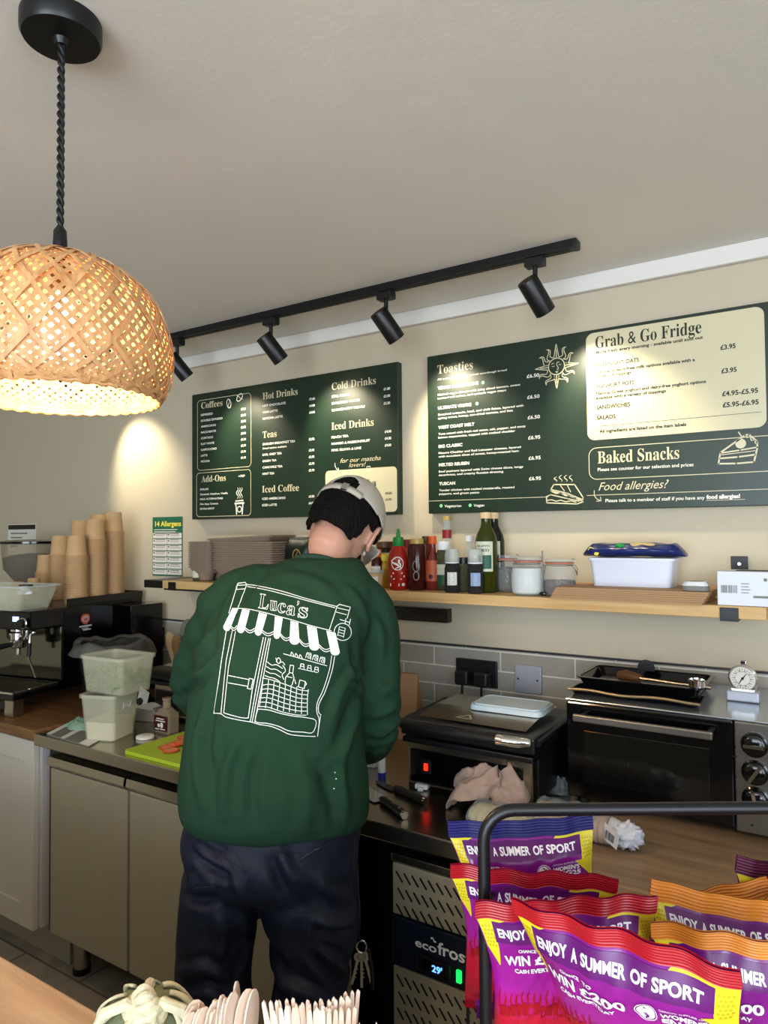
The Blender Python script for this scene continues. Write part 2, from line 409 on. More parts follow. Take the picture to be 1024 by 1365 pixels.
# painted kitchen cabinet on the left
def shaker(x0, x1, y, z0, z1, par):
    m = MB(); w = .075
    m.bx(x0, x0+w, y-.02, y, z0, z1, .002).bx(x1-w, x1, y-.02, y, z0, z1, .002).bx(x0+w, x1-w, y-.02, y, z0, z0+w, .002).bx(x0+w, x1-w, y-.02, y, z1-w, z1, .002)
    m.bx(x0+w, x1-w, y-.012, y, z0+w, z1-w)
    return m.build('door', 'cabinet_paint', par)
for x0, x1, lab in ((-2.80, -2.285, 'pale grey panelled kitchen cabinet beside the steel fridge counter'), (-3.33, -2.815, 'pale grey panelled kitchen cabinet further left, under the coffee machine')):
    t = thing('kitchen_cabinet', lab, 'cabinet', ((x0+x1)/2, 1.65, FL), 'painted cabinets on the left')
    MB().bx(x0, x1+.012, 1.385, 2.03, .245, .87).build('body', 'cabinet_edge', t)
    shaker(x0+.003, x1-.003, 1.383, .238, .862, t)
    MB().bx(x0, x1+.012, 1.49, 2.0, FL, .243).build('plinth', 'plinth_paint', t)
# steel under-counter fridge with the compressor section on the right
FX0, FX1, FY = -2.25, -.555, 1.36
t = thing('fridge_counter', 'long stainless steel under-counter fridge with three doors and a vented section', 'fridge', (-1.4, 1.7, FL))
MB().bx(FX0, FX1, 1.340, WY-.012, .862, .90, .003).build('worktop', 'steel', t)
m = MB().bx(FX0+.02, -1.0, 1.385, 2.03, .25, .862).bx(-.872, FX1, 1.40, 2.03, .12, .862).bx(-1.0, -.872, 1.62, 2.03, .13, .862)
m.build('cabinet_body', 'steel_dark', t)
for x0, x1 in ((-2.185, -1.797), (-1.786, -1.397), (-1.386, -1.0)):
    d = MB().bx(x0, x1, FY, 1.385, .268, .795, .003).build('door', 'steel_door', t)
    g = MB(); g.add([(x0, FY-.002, .800), (x1, FY-.002, .800), (x1, FY-.014, .812), (x0, FY-.014, .812), (x0, FY-.010, .834), (x1, FY-.010, .834), (x1, FY+.02, .838), (x0, FY+.02, .838), (x0, FY+.02, .797), (x1, FY+.02, .797)],
          [(0, 1, 2, 3), (3, 2, 5, 4), (4, 5, 6, 7), (7, 6, 9, 8), (8, 9, 1, 0), (0, 3, 4, 7, 8), (1, 9, 6, 5, 2)])
    g.build('handle', 'steel', d)
for x in (-2.205, -1.42, -1.02):
    for y in (1.49, 1.95):
        l = MB().cyl((x, y, FL+.02), (x, y, .262), .027).build('leg', 'steel', t, smooth=True)
        MB().cyl((x, y, FL), (x, y, FL+.02), .029).build('foot', 'black_rubber', l, smooth=True)
MB().bx(-.998, -.874, 1.50, 1.62, .10, .86).build('recess_panel', 'black_rubber', t)
# compressor front: perforated grille above and below a blue control strip
def grille(z0, z1, name='grille'):
    x0, x1 = -.868, FX1-.004; y = FY
    g = MB().bx(x0, x1, y, y+.012, z0, z1, .002).build(name, 'steel_door', t)
    s = MB(); rows = 3 if z1-z0 < .16 else 5; n = 15
    for r in range(rows):
        zc = z1-.028-r*.036
        for i in range(n):
            xc = x0+.018+i*.0205+(r % 2)*.004
            if xc > x1-.012: continue
            a = radians(-52); u = Vector((cos(a), 0, sin(a))); w = Vector((-sin(a), 0, cos(a)))
            P = []
            for k in range(10):
                th = 2*pi*k/10; P.append(Vector((xc, y-.0008, zc))+u*(.0115*(1 if cos(th) > 0 else -1)+.0026*cos(th))+w*.0026*sin(th))
            s.add(P, [tuple(range(10))])
    s.build('vent_slots', 'black_rubber', g, fix=False)
grille(.700, .812); grille(.30, .585)
MB().bx(-.868, FX1-.004, FY-.006, FY+.012, .818, .835, .002).build('top_rail', 'steel', t)
mat('control_blue', '#0c1626', .3); mat('lcd_off', '#02040c', .15); mat('lcd_digits', '#3a66ff', .4, emit='#4a7dff', estr=4)
mat('switch_green', '#0d7a35', .3, emit='#18e05a', estr=1.6); mat('logo_white', '#e6e8ea', .5)
p = MB().bx(-.868, FX1-.004, FY-.004, FY+.012, .590, .696, .002).build('control_strip', 'control_blue', t)
A = Art(); A.text('eco', -.808, .648, -.7545, .018, bold=.02); A.text('frost', -.752, .648, -.672, .026, bold=.02)
A.stroke([(-.768+.012*i/6, .674+.004*sin(i)) for i in range(7)], .003)
A.lay(lambda x, y: (x, FY-.0048, y)).build('lettering', 'logo_white', p, fix=False)
c = MB().bx(-.802, -.720, FY-.010, FY, .603, .634, .003).build('display_bezel', 'steel_dark', p)
MB().bx(-.789, -.732, FY-.0108, FY-.009, .6075, .6295, .001).build('display', 'lcd_off', c)
A = Art(); A.text("29'", -.763, .611, -.738, .014, bold=.03); A.lay(lambda x, y: (x, FY-.0115, y)).build('display_digits', 'lcd_digits', c, fix=False)
MB().bx(-.707, -.695, FY-.009, FY, .604, .630, .002).build('switch', 'switch_green', p)

# customer-side counter
fc = MB().bx(-2.6, -.40, -.35, .565, .91, .95, .004).bx(-.40, 1.2, -.35, .72, .91, .95, .004)
t = thing('front_counter', 'light brown wooden serving counter at the bottom edge, on the customer side', 'counter', (-.5, .1, FL))
fc.build('countertop', 'front_counter_wood', t); MB().bx(-2.55, 1.1, -.1, .50, FL, .91).build('counter_base', 'cabinet_paint', t)
# ================================================================ menu boards (lettering set in board metric: x along the wall, z up)
BY = 2.032
def bxz(zx, zy, ox, oy, sc): p = atY(ox+zx/sc, oy+zy/sc, BY); return p.x, p.z
def board(name, x0, x1, label):
    t = thing(name, label, 'menu board', ((x0+x1)/2, WY, 1.618))
    MB().bx(x0, x1, BY, WY-.0005, 1.612, 2.131, .0015).build('panel', 'board_green', t)
    return t
BZ0, BZ1 = 1.612, 2.131
# ---- drinks board
t = board('menu_board', -2.27, -1.26, 'smaller dark green drinks menu board listing coffees, teas and iced matcha')
q = lambda x, y: bxz(x, y, 250, 480, 3.413)
lift = lambda d: (lambda x, y: (x, BY-d, y))
cp = Art(); a, b = q(628, 520), q(955, 684); cp.rrect(a[0], -1.0+1+b[1]-.004, b[0], a[1]+.012, .016)
cream = cp.lay(lift(.0006)).build('cream_box', 'print_cream', t, fix=False)
H, S, L, D = Art(), Art(), Art(), Art()
def head(A, s, x, y, x2, h=.027): p = q(x, y); p2 = q(x2, y); A.text(serif(s), p[0], p[1], p2[0], h)
def rows(A, lst, x, y0, dy, xr=None, h=.0085, wl=None):
    for i, r in enumerate(lst):
        s, w = r[0], r[1]; p = q(x, y0+dy*i); p2 = q(w, y0+dy*i); A.text(s, p[0], p[1], p2[0], h, bold=.025)
        if len(r) > 2 and xr: p3 = q(xr, y0+dy*i-r[3] if len(r) > 3 else y0+dy*i-10); A.text(r[2], p3[0], p[1]+.0012, None, h, align='r', bold=.025)
head(H, 'Coffees', 63, 222, 160); head(H, 'Hot Drinks', 343, 180, 502); head(H, 'Cold Drinks', 657, 137, 858)
head(H, 'Teas', 343, 355, 406); head(H, 'Iced Drinks', 656, 318, 848); head(H, 'Iced Coffee', 340, 603, 508); head(H, 'Add-Ons', 64, 556, 175)
rows(S, [('ESPRESSO', 116, '£2.20'), ('DOUBLE ESPRESSO', 160, '£2.60'), ('AMERICANO', 130, '£2.95'), ('MACCHIATO', 130, '£2.95'), ('CORTADO', 117, '£3.00'), ('FLAT WHITE', 122, '£3.30'), ('CAPPUCCINO', 133, '£3.50'), ('LATTE', 91, '£3.50'), ('MOCHA', 102, '£4.20')], 62, 255, 26.4, 266)
rows(S, [('HOT CHOCOLATE', 447, '£3.60'), ('CHAI LATTE', 411, '£4.00'), ('MATCHA LATTE', 434, '£4.60')], 343, 214, 29, 580)
rows(S, [('STILL WATER', 742, '£1.80'), ('SPARKLING WATER', 786, '£2.00'), ('CANNED SOFT DRINKS', 808, '£2.20')], 657, 172, 31, 923)
rows(S, [('ENGLISH BREAKFAST TEA', 491, '£2.95')], 343, 388, 29, 578); rows(S, [('Decaf option available', 452)], 343, 406, 20, None, .0065)
rows(S, [('EARL GREY TEA', 430, '£2.95'), ('GREEN TEA', 406, '£2.95'), ('CAMOMILE TEA', 433, '£2.95'), ('MINT TEA', 396, '£2.95')], 342, 436, 29, 578)
rows(S, [('PEACH TEA', 733, '£4.00'), ('MANGO & PASSIONFRUIT', 831, '£4.00'), ('PINK GUAVA & LIME', 791, '£4.00')], 656, 357, 29.5, 928)
rows(S, [('ICED AMERICANO', 446, '£3.85'), ('ICED LATTE', 407, '£4.50')], 341, 636, 29, 578)
rows(S, [('SYRUPS', 96), ('Caramel, Hazelnut, Vanilla', 184), ('MILK ALTERNATIVES', 162), ('Oat, Soya, Coconut', 140), ('EXTRA SHOT', 123)], 58, 593, 22, None, .0075)
rows(S, [('+70P', 262)], 232, 533, 22)
for i, s in enumerate(('for our matcha', 'lovers!')): p = q(695+40*i, 468+20*i); p2 = q((880, 812)[i], 462); H.text(s, p[0], p[1], p2[0], .016, shear=.35)
K = Art(); p = q(657, 584); K.text(serif('Iced Matcha'), p[0], p[1], q(860, 584)[0], .026)
for i, (s, pr) in enumerate((('ICED MATCHA LATTE', '£4.50'), ('ICED MATCHA LEMONADE', '£4.95'))):
    p = q(657, 618+29*i); K.text(s, p[0], p[1], q((798, 843)[i], 600)[0], .0085, bold=.01); r = q(930, 610+29*i); K.text(pr, r[0], r[1], None, .0085, align='r', bold=.02)
def box2(A, x0, y0, x1, y1, w=.0022, r=.018): a, b = q(x0, y0), q(x1, y1); A.rrect(a[0], b[1], b[0], a[1], r, w)
a, b = q(46, 182), q(290, 480); L.rrect(a[0], b[1]-.003, b[0], a[1]-.004, .016, .0022)
a, b = q(42, 512), q(289, 704); L.rrect(a[0], b[1]-.002, b[0], a[1]-.003, .016, .0022)
# coffee beans, takeaway cup with steam, arrow and heart
for (bx_, by_, an, r) in ((189, 198, .25, .012), (238, 170, -.9, .012)):
    c = q(bx_, by_); D.circle(c, r*1.5, .0032, sy=.62, ang=pi/2+an)
    D.stroke([(c[0]+(k*.0035)*sin(an)*1.3+.002*sin(k*1.1), c[1]+k*.0035*cos(an)) for k in range(-4, 5)], .0022)
c = q(237, 690); w = .026
D.line([(c[0]-.019, c[1]+.030), (c[0]-.015, c[1]-.009)], .0055); D.line([(c[0]+.019, c[1]+.030), (c[0]+.015, c[1]-.009)], .0055)
D.line([(c[0]-.024, c[1]+.033), (c[0]+.024, c[1]+.034)], .007); D.line([(c[0]-.020, c[1]+.043), (c[0]+.020, c[1]+.044)], .005); D.circle((c[0], c[1]+.010), .011, .004)
for k in (-1, 0, 1): D.stroke([(c[0]+k*.011+.005*sin(j*1.15), c[1]+.052+j*.0055) for j in range(9)], .004, taper=True)
D.stroke([q(672, 468), q(672, 482), q(680, 497), q(690, 502)], .0022); D.line([q(676, 503), q(690, 503), q(686, 490)], .0022)
c = q(824, 492); D.stroke([(c[0]+.0075*sin(th)**3, c[1]+(.0065*cos(th)-.0026*cos(2*th)-.001*cos(3*th))*1.3) for th in [2*pi*i/24 for i in range(24)]], .0016, closed=True)
H.lay(lift(.0008)).build('heading_lettering', 'print_cream', t, fix=False); S.lay(lift(.0008)).build('price_lettering', 'print_white', t, fix=False)
L.lay(lift(.0008)).build('outline_boxes', 'print_cream', t, fix=False); D.lay(lift(.0010)).build('drawings', 'print_white', t, fix=False)
K.lay(lift(.0012)).build('dark_lettering', 'print_dark', t, fix=False)

# ---- food board
t = board('menu_board', -1.145, -.118, 'larger dark green food menu board with a sun drawing and a cream fridge panel')
q = lambda x, y: bxz(x, y, 560, 390, 4.267)
q5 = lambda x, y: bxz(x, y, 760, 390, 3.879)
cp = Art(); a, b = q5(82, 222), q5(1018, 690); cp.rrect(a[0], b[1]-.002, b[0], q5(500, 148)[1], .022)
cp.lay(lift(.0006)).build('cream_box', 'print_cream', t, fix=False)
H, S, L, D, G = Art(), Art(), Art(), Art(), Art()
p = q(100, 464); H.text(serif('Toasties'), p[0], p[1], q(302, 464)[0], .030)
def ln(A, s, x, y, x2, h, **kw): p = q(x, y); A.text(s, p[0], p[1], q(x2, y)[0], h, **kw)
ln(S, 'All served on freshly baked sourdough bread', 100, 500, 495, .0062, bold=.01)
items = [('VEGAN MEDCH SCENE', 333, 553, 'Melted vegan cheese with juicy sliced tomato, sweet', 572, 'roasted red onion, and smooth vegan mayo', 492, 487),
         ('ULTIMATE VEGGIE', 293, 666, 'Smashed avocado, basil, and chilli flakes, layered with', 590, 'spring onion, honey, sun-dried tomato, and feta', 530, 606),
         ('WEST COAST MELT', 310, 776, 'Tuna mixed with fresh red onion, salt, pepper, and zesty', 602, 'lemon mayonnaise, topped with melted cheddar', 543, 721),
         ('BIG CLASSIC', 242, 884, 'Mature Cheddar and Red Leicester cheeses, layered', 575, 'with succulent slices of sweet, honey-roasted ham', 562, 836),
         ('MELTED REUBEN', 281, 989, 'Beef pastrami layered with Swiss cheese slices, tangy', 589, 'sauerkraut, and creamy Russian dressing', 475, 952),
         ('TUSCAN', 201, 1096, 'Tender chicken with melted mozzarella, roasted', 538, 'peppers, and green pesto', 338, 1068)]
for i, (n, xe, y, l1, e1, l2, e2, yp) in enumerate(items):
    x = 102+i*1.5; ln(S, n, x, y, xe, .0098, bold=.03); ln(S, l1, x, y+35, e1, .0068, bold=.015); ln(S, l2, x, y+55, e2, .0068, bold=.015)
    p = q(608+i*2.5, yp); S.text('£6.50' if i < 3 else '£6.95', p[0], p[1], q(679+i*2, yp)[0], .0105, bold=.02)
for x, y in ((359, 512), (325, 632), (121, 1213), (286, 1210)): G.circle(q(x, y), .0055)
ln(S, 'Vegetarian', 140, 1222, 236, .0085, bold=.01); ln(S, 'Vegan', 306, 1218, 366, .0085, bold=.01)
zl = q(60, 1186)[1]; L.line([(-1.145, zl), (q(712, 0)[0], zl)], .0016); L.line([(q(932, 0)[0], zl), (-.119, zl)], .0016)
# sun with a face
c = q(777, 420); R0 = .0245
D.circle(c, R0, .0028)
for k in range(12):
    a = pi/2+2*pi*k/12; straight = k % 3 == 0; Lr = .040 if straight else .036
    for sgn in (-1, 1):
        P = []
        for j in range(11):
            u = j/10; wd_ = .0075*(1-u)**(.9)*sgn; wv = 0 if straight else .0065*sin(u*2*pi)*(1 if k < 6 else -1)
            r = R0+.002+Lr*u; P.append((c[0]+r*cos(a)-(wd_+wv)*sin(a), c[1]+r*sin(a)+(wd_+wv)*cos(a)))
        D.stroke(P, .0022)
    if straight: D.stroke([(c[0]+(R0+.001)*cos(a), c[1]+(R0+.001)*sin(a)), (c[0]+(R0+.026)*cos(a), c[1]+(R0+.026)*sin(a))], .0026)
s_ = R0/100
def fc2(P, w=.0017): D.stroke([(c[0]+x*s_, c[1]+y*s_) for x, y in P], w)
fc2([(-62, 32), (-45, 42), (-28, 40)]); fc2([(-58, 8), (-42, 0), (-24, 8)]); fc2([(38, 50), (10, 48), (2, 20), (22, -18), (22, -35), (2, -38)], .002)
fc2([(28, 20), (45, 12), (58, 24)]); fc2([(-15, -62), (5, -66), (22, -58)]); fc2([(-8, -72), (12, -74)])
# toasted sandwich with steam
def qq(P): return [q(x, y) for x, y in P]
D.line(qq([(745, 1120), (762, 1092), (880, 1092), (928, 1165), (925, 1186), (838, 1150), (745, 1128)]), .0035, closed=True)
D.line(qq([(745, 1120), (835, 1140), (925, 1178)]), .003)
D.line(qq([(720, 1160), (745, 1150), (840, 1172), (905, 1186)]), .003); D.line(qq([(720, 1162), (722, 1196), (895, 1202), (928, 1190)]), .0035)
D.stroke(qq([(724, 1182), (750, 1178), (775, 1187), (800, 1181), (830, 1190), (860, 1184), (890, 1192)]), .003)
D.stroke(qq([(750, 1132), (775, 1143), (800, 1141), (830, 1156), (860, 1154), (890, 1172)]), .003)
for a, b in (((800, 1098), (822, 1128)), ((840, 1098), (858, 1134))): D.line(qq([a, b]), .0025)
for k in range(4): x = 772+29*k; D.stroke(qq([(x+9*sin(j*.95+.4), 1076-j*(5.5 if k else 4)) for j in range(8)]), .0028, taper=True)
# fridge panel
K = Art()
def lk(s, x, y, x2, h, A=K, **kw):
    if A is K and h < .02: kw['bold'] = .03
    p = q5(x, y); A.text(s, p[0], p[1], q5(x2, y)[0], h, **kw)
lk(serif('Grab & Go Fridge'), 132, 290, 682, .036)
lk('Made fresh every morning - available until sold out', 134, 318, 690, .0085, bold=.02); lk('OVERNIGHT OATS', 132, 387, 358, .0115, bold=.01)
lk('Dairy and dairy-free milk options available with a', 134, 420, 648, .0085); lk('variety of toppings', 134, 442, 318, .0085)
lk('YOGHURT POTS', 134, 497, 334, .0115, bold=.01); lk('Natural Greek yoghurt and dairy-free yoghurt options', 136, 530, 706, .0085)
lk('available with a variety of toppings', 136, 554, 498, .0085); lk('SANDWICHES', 137, 605, 312, .0115, bold=.01); lk('SALADS', 138, 658, 237, .0115, bold=.01)
for s, x, y, x2 in (('£3.95', 778, 297, 858), ('£3.95', 783, 418, 863), ('£4.95-£5.95', 787, 536, 974), ('£5.95-£6.95', 790, 594, 977)): lk(s, x, y, x2, .0125, bold=.01)
zz = q5(142, 692)[1]; K.line([(q5(142, 0)[0], zz), (q5(976, 0)[0], zz)], .001); lk('*All ingredients are listed on the item labels', 143, 727, 603, .009)
# baked snacks, cake slice, allergy note
a, b = q5(98, 806), q5(1023, 905); L.rrect(a[0], q5(130, 966)[1], -.127, a[1], .022, .002)
lk(serif('Baked Snacks'), 144, 884, 566, .036, H); lk('Please see counter for our selection and prices', 144, 924, 640, .0095, S, bold=.01)
lk('Food allergies?', 148, 1024, 512, .024, H, shear=.38); lk('Please talk to a member of staff if you have any', 184, 1084, 697, .0095, S, bold=.01)
lk('food allergies!', 706, 1067, 880, .0105, S, bold=.04); p = q5(706, 1073); L.line([(p[0], p[1]-.001), (q5(880, 0)[0], p[1]-.001)], .0012)
D.stroke([q5(126, 1022), q5(126, 1050), q5(140, 1068), q5(162, 1076)], .002); D.line([q5(138, 1079), q5(162, 1077), q5(158, 1058)], .002)
def q6(P): return [q5(x, y) for x, y in P]
D.line(q6([(768, 885), (778, 828), (905, 738), (925, 734), (968, 770), (970, 800), (952, 876), (860, 884)]), .0042, closed=True)
D.line(q6([(778, 830), (880, 815), (968, 800)]), .0035); D.line(q6([(775, 858), (870, 850), (958, 838)]), .0042); D.line(q6([(778, 840), (958, 818)]), .002)
D.circle(q5(883, 781), .0125); D.line(q6([(888, 745), (872, 722)]), .003); D.stroke(q6([(905, 738), (918, 750), (932, 745), (938, 765), (955, 762), (960, 780), (970, 778)]), .003)
H.lay(lift(.0008)).build('heading_lettering', 'print_cream', t, fix=False); S.lay(lift(.0008)).build('item_lettering', 'print_white', t, fix=False)
L.lay(lift(.0008)).build('outline_boxes', 'print_cream', t, fix=False); D.lay(lift(.0010)).build('drawings', 'print_cream', t, fix=False)
G.lay(lift(.0010)).build('diet_dots', 'print_mint', t, fix=False); K.lay(lift(.0012)).build('dark_lettering', 'print_dark', t, fix=False)

# ================================================================ track light and its spotlights
TY = 1.782
t = thing('track_rail', 'long black lighting track fixed to the ceiling in front of the menu boards', 'light track', (-1.4, TY, CZ))
MB().bx(-2.98, -.56, TY-.017, TY+.017, 2.276, CZ-.0005, .002).build('rail', 'black_metal', t)
MB().bx(-2.96, -.58, TY-.006, TY+.006, 2.2745, 2.277).build('rail_slot', 'black_rubber', t)
MB().bx(-.572, -.556, TY-.018, TY+.018, 2.275, CZ-.001, .003).build('end_cap', 'black_plastic', t)
mat('lens', '#fff3d6', .3, emit='#ffe9bd', estr=6)
SPLAB = ['black spotlight at the right end of the ceiling track', 'black spotlight second from the right, above the gap between the boards', 'black spotlight above the middle of the drinks board', 'black spotlight just right of the woven pendant shade, lighting the drinks board', 'black spotlight hidden behind the woven shade, shining on the stacked paper cups']
AX = Vector((.28, .605, -.745)).normalized()
for i, x in enumerate(SPOT_X):
    s = thing('spotlight', SPLAB[i], 'spotlight', (x, TY, 2.276), 'spotlights on the ceiling track')
    MB().bx(x-.026, x+.026, TY-.016, TY+.016, 2.252, 2.2755, .003).build('adapter', 'black_plastic', s)
    MB().cyl((x, TY, 2.252), (x, TY, 2.205), .0065).cyl((x, TY, 2.205), (x, TY, 2.196), .010).build('stem', 'black_metal', s, smooth=True)
    c = Vector((x, TY+.006, 2.176)); a_, b_ = c-AX*.050, c+AX*.050
    u, w = frame(AX); rg = []
    for d, r in ((-.050, .020), (-.050, .0265), (-.047, .028), (.050, .028), (.050, .025), (.036, .023)):
        rg.append([c+AX*d+(u*cos(2*pi*k/32)+w*sin(2*pi*k/32))*r for k in range(32)])
    h = MB().rings(rg).build('head', 'black_metal', s, smooth=True)
    MB().cyl(c+AX*.0365, c+AX*.038, .0225, n=24).build('lens', 'lens', h)
    l = bpy.data.lights.new('spot_beam', 'SPOT'); l.energy = SPOT_W; l.color = (1, .87, .62); l.spot_size = radians(74); l.spot_blend = .8; l.shadow_soft_size = .018
    lo = bpy.data.objects.new('spot_beam', l); COL.objects.link(lo); lo.location = b_+AX*.004
    lo.rotation_euler = AX.to_track_quat('-Z', 'Y').to_euler()

# ================================================================ pendant lamp with a woven bamboo shade
wood('bamboo', '#b07c4a', '#d9a873', 2, 2.5, .5)
mat('bulb_glow', '#fff0cc', .3, emit='#ffd38a', estr=26)
px_, py_ = PEND
t = thing('pendant_lamp', 'woven bamboo dome pendant lamp glowing warm, hanging on a twisted black cord', 'pendant lamp', (px_, py_, CZ))
MB().lathe((px_, py_, 0), [(.056, CZ-.0005), (.056, CZ-.022), (.053, CZ-.028), (.012, CZ-.028), (.008, CZ-.036)], 40).build('ceiling_rose', 'black_metal', t, smooth=True)
cord = MB()
for ph in (0, pi):
    cord.tube([(px_+.0027*cos(ph+k*.75), py_+.0027*sin(ph+k*.75), CZ-.03-k*.0031) for k in range(98)], .0030, 7)
cord.build('cord', 'black_rubber', t, smooth=True)
hold = MB().lathe((px_, py_, 0), [(.016, 1.90), (.016, 1.945), (.030, 1.947), (.030, 1.950), (.022, 1.960), (.010, 1.967), (.009, 1.99), (.005, 1.996)], 28).build('lamp_holder', 'black_metal', t, smooth=True)
PR = [(.018, 1.9475), (.05, 1.9445), (.082, 1.934), (.112, 1.913), (.136, 1.883), (.150, 1.848), (.1555, 1.812), (.153, 1.782), (.146, 1.760), (.138, 1.748)]
def prof(s):
    s = max(0, min(.9999, s))*(len(PR)-1); i = int(s); f = s-i
    P = [PR[max(0, min(len(PR)-1, j))] for j in (i-1, i, i+1, i+2)]
    return tuple(.5*((2*P[1][k])+(-P[0][k]+P[2][k])*f+(2*P[0][k]-5*P[1][k]+4*P[2][k]-P[3][k])*f*f+(-P[0][k]+3*P[1][k]-3*P[2][k]+P[3][k])*f**3) for k in (0, 1))
def weave(n, w, turns, lay, th, steps=44, s0=0.02):
    m = MB()
    for d in (-1, 1):
        for k in range(n):
            L_, R_ = [], []
            for j in range(steps+1):
                s = s0+(1-s0)*j/steps; r, z = prof(s); a = 2*pi*k/n+d*turns*2*pi*s*.5
                ph = (s*turns*n)*pi; off = lay+th*cos(ph+(0 if d > 0 else pi)+k*pi)
                r2, z2 = prof(min(1, s+.01)); r1, z1 = prof(max(0, s-.01)); tn = Vector((r2-r1, z2-z1)).normalized(); nr = Vector((-tn.y, tn.x))*-1 if False else Vector((-(tn.y), tn.x))
                if nr.x < 0: nr = -nr
                rr = r+nr.x*off; zz = z+nr.y*off
                half = min(w, .9*2*pi*r/n)/2; ds = Vector((r2-r1, z2-z1)).length/.02
                da = d*turns*pi; tl = math.hypot(ds, r*da); ax_, sx_ = ds/tl, -r*da/tl      # perpendicular to the run: along angle / along profile
                for lst, g in ((L_, half), (R_, -half)):
                    aa = a+g*ax_/max(r, .02); s3 = s+g*sx_/ds; r3, z3 = prof(s3); lst.append(Vector((px_+(r3+nr.x*off)*cos(aa), py_+(r3+nr.x*off)*sin(aa), z3+nr.y*off)))
            q_ = []
            for l_, r_ in zip(L_, R_): q_ += [l_, r_]
            m.add(q_, [(2*j, 2*j+1, 2*j+3, 2*j+2) for j in range(steps)])
    return m
def thick(o, th):
    md = o.modifiers.new('t', 'SOLIDIFY'); md.thickness = th; md.offset = 0; bake(o)
    for p in o.data.polygons: p.use_smooth = False
sh = weave(60, .0060, .62, -.0012, .0007).build('woven_shade', 'bamboo', t, fix=False); thick(sh, .0006)
ot = weave(20, .0062, .50, .0024, .0010).build('outer_strips', 'bamboo', sh, fix=False); thick(ot, .0008)
rim = MB()
for z_, r_ in ((1.7475, .1375), (1.7535, .1415)):
    rim.tube([(px_+(r_+.0012*sin(k*1.6))*cos(2*pi*k/160), py_+(r_+.0012*sin(k*1.6))*sin(2*pi*k/160), z_+.0012*cos(k*1.6)) for k in range(160)], .0032, 6, closed=True)
rim.build('rim', 'bamboo', sh, smooth=True)
MB().lathe((px_, py_, 0), [(.002, 1.790), (.018, 1.797), (.027, 1.815), (.028, 1.835), (.020, 1.865), (.013, 1.885), (.012, 1.90)], 24).build('bulb', 'bulb_glow', t, smooth=True)
# ================================================================ person making food at the counter, seen from behind
mat('skin', '#b98b76', .55, sss=.15, vary=.06, vscale=14); mat('hair', '#0a0807', .75, spec=.15, bump=.6, bscale=160, stretch=(1, 1, .25)); mat('cap_cloth', '#b3ab9d', .8, bump=.15, bscale=500)
mat('sweatshirt', '#1c3828', .92, spec=.2, bump=.15, bscale=420); mat('sweatshirt_rib', '#1a3626', .9, bump=.3, bscale=300, stretch=(3, 3, .1))
mat('trouser_cloth', '#0b1326', .62, spec=.35, bump=.15, bscale=260); mat('shoe', '#15161a', .6); mat('shoe_sole', '#d7d4cc', .6)
mat('print_ink', '#dfe6e2', .7); mat('eye_white', '#e8e6e2', .2); mat('lips', '#a5645a', .5)
def PT(px, t, z):
    p = Fh*t+Rh*((px-512)/FPX*t); return Vector((p.x, p.y, z))
def PP(px, py, t): p = atT(px, py, t); return p
def ering(c, a, d, n=40, e=2.3, tilt=0):
    o = []
    for i in range(n):
        th = 2*pi*i/n; ct, st = cos(th), sin(th)
        r = Rh*(a*abs(ct)**(2/e)*(1 if ct > 0 else -1))+Fh*(d*abs(st)**(2/e)*(1 if st > 0 else -1))
        o.append(c+r+Vector((0, 0, tilt*ct)))
    return o
def loft(rows, n=40, e=2.3):
    rs = []
    for z, l, r, t, d in rows:
        c = PT((l+r)/2, t, z); rs.append(ering(c, (r-l)/2/FPX*t, d, n, e))
    return rs
def resample(rows, k=4):
    out = []
    for i in range(len(rows)-1):
        P = [rows[max(0, i-1)], rows[i], rows[i+1], rows[min(len(rows)-1, i+2)]]
        for j in range(k):
            f = j/k; out.append(tuple(.5*((2*P[1][m])+(-P[0][m]+P[2][m])*f+(2*P[0][m]-5*P[1][m]+4*P[2][m]-P[3][m])*f*f+(-P[0][m]+3*P[1][m]-3*P[2][m]+P[3][m])*f**3) for m in range(len(P[1]))))
    return out+[rows[-1]]
def chain(m, pts, rad, n=16, k=5):
    rows = resample([tuple(p)+(r,) for p, r in zip(pts, rad)], k); P = [Vector(r[:3]) for r in rows]; R_ = [r[3] for r in rows]
    m.tube(P, R_, n); m.ell(P[0], (R_[0],)*3, n); m.ell(P[-1], (R_[-1],)*3, n); return m

hip = PT(362, 1.50, 0)
P0 = thing('person', 'person in a dark green sweatshirt and pale cap, back turned, leaning over the worktop', 'person', (hip.x, hip.y, FL))
# head frame: x to the person's right, y out of the face, z out of the crown
def cf(a, b, c): return (Rh*a+Fh*b+Vector((0, 0, c))).normalized()
hs = cf(.90, -.36, -.22); hf = cf(.26, .62, -.72); hf = (hf-hs*hf.dot(hs)).normalized(); hu = hs.cross(hf).normalized()
HM = Matrix((hs, hf, hu)).transposed(); HC = PP(460, 703, 1.74)
def hp(x, y, z): return HC+HM @ Vector((x, y, z))
arms = {'l': [PP(312, 812, 1.59), PP(280, 862, 1.63), PP(256, 918, 1.70), PP(292, 948, 1.80), PP(338, 968, 1.88)],
        'r': [PP(484, 822, 1.60), PP(499, 880, 1.59), PP(504, 962, 1.56), PP(498, 988, 1.66), PP(474, 1000, 1.78)]}
body = MB()
body.ell(hp(0, -.008, .018), (.076, .096, .098), 28, HM); body.ell(hp(0, .028, -.040), (.056, .062, .062), 24, HM); body.ell(hp(0, .062, -.078), (.026, .022, .020), 16, HM)
chain(body, [hp(0, .088, .012), hp(0, .104, -.018), hp(0, .112, -.030)], [.008, .011, .014], 10)
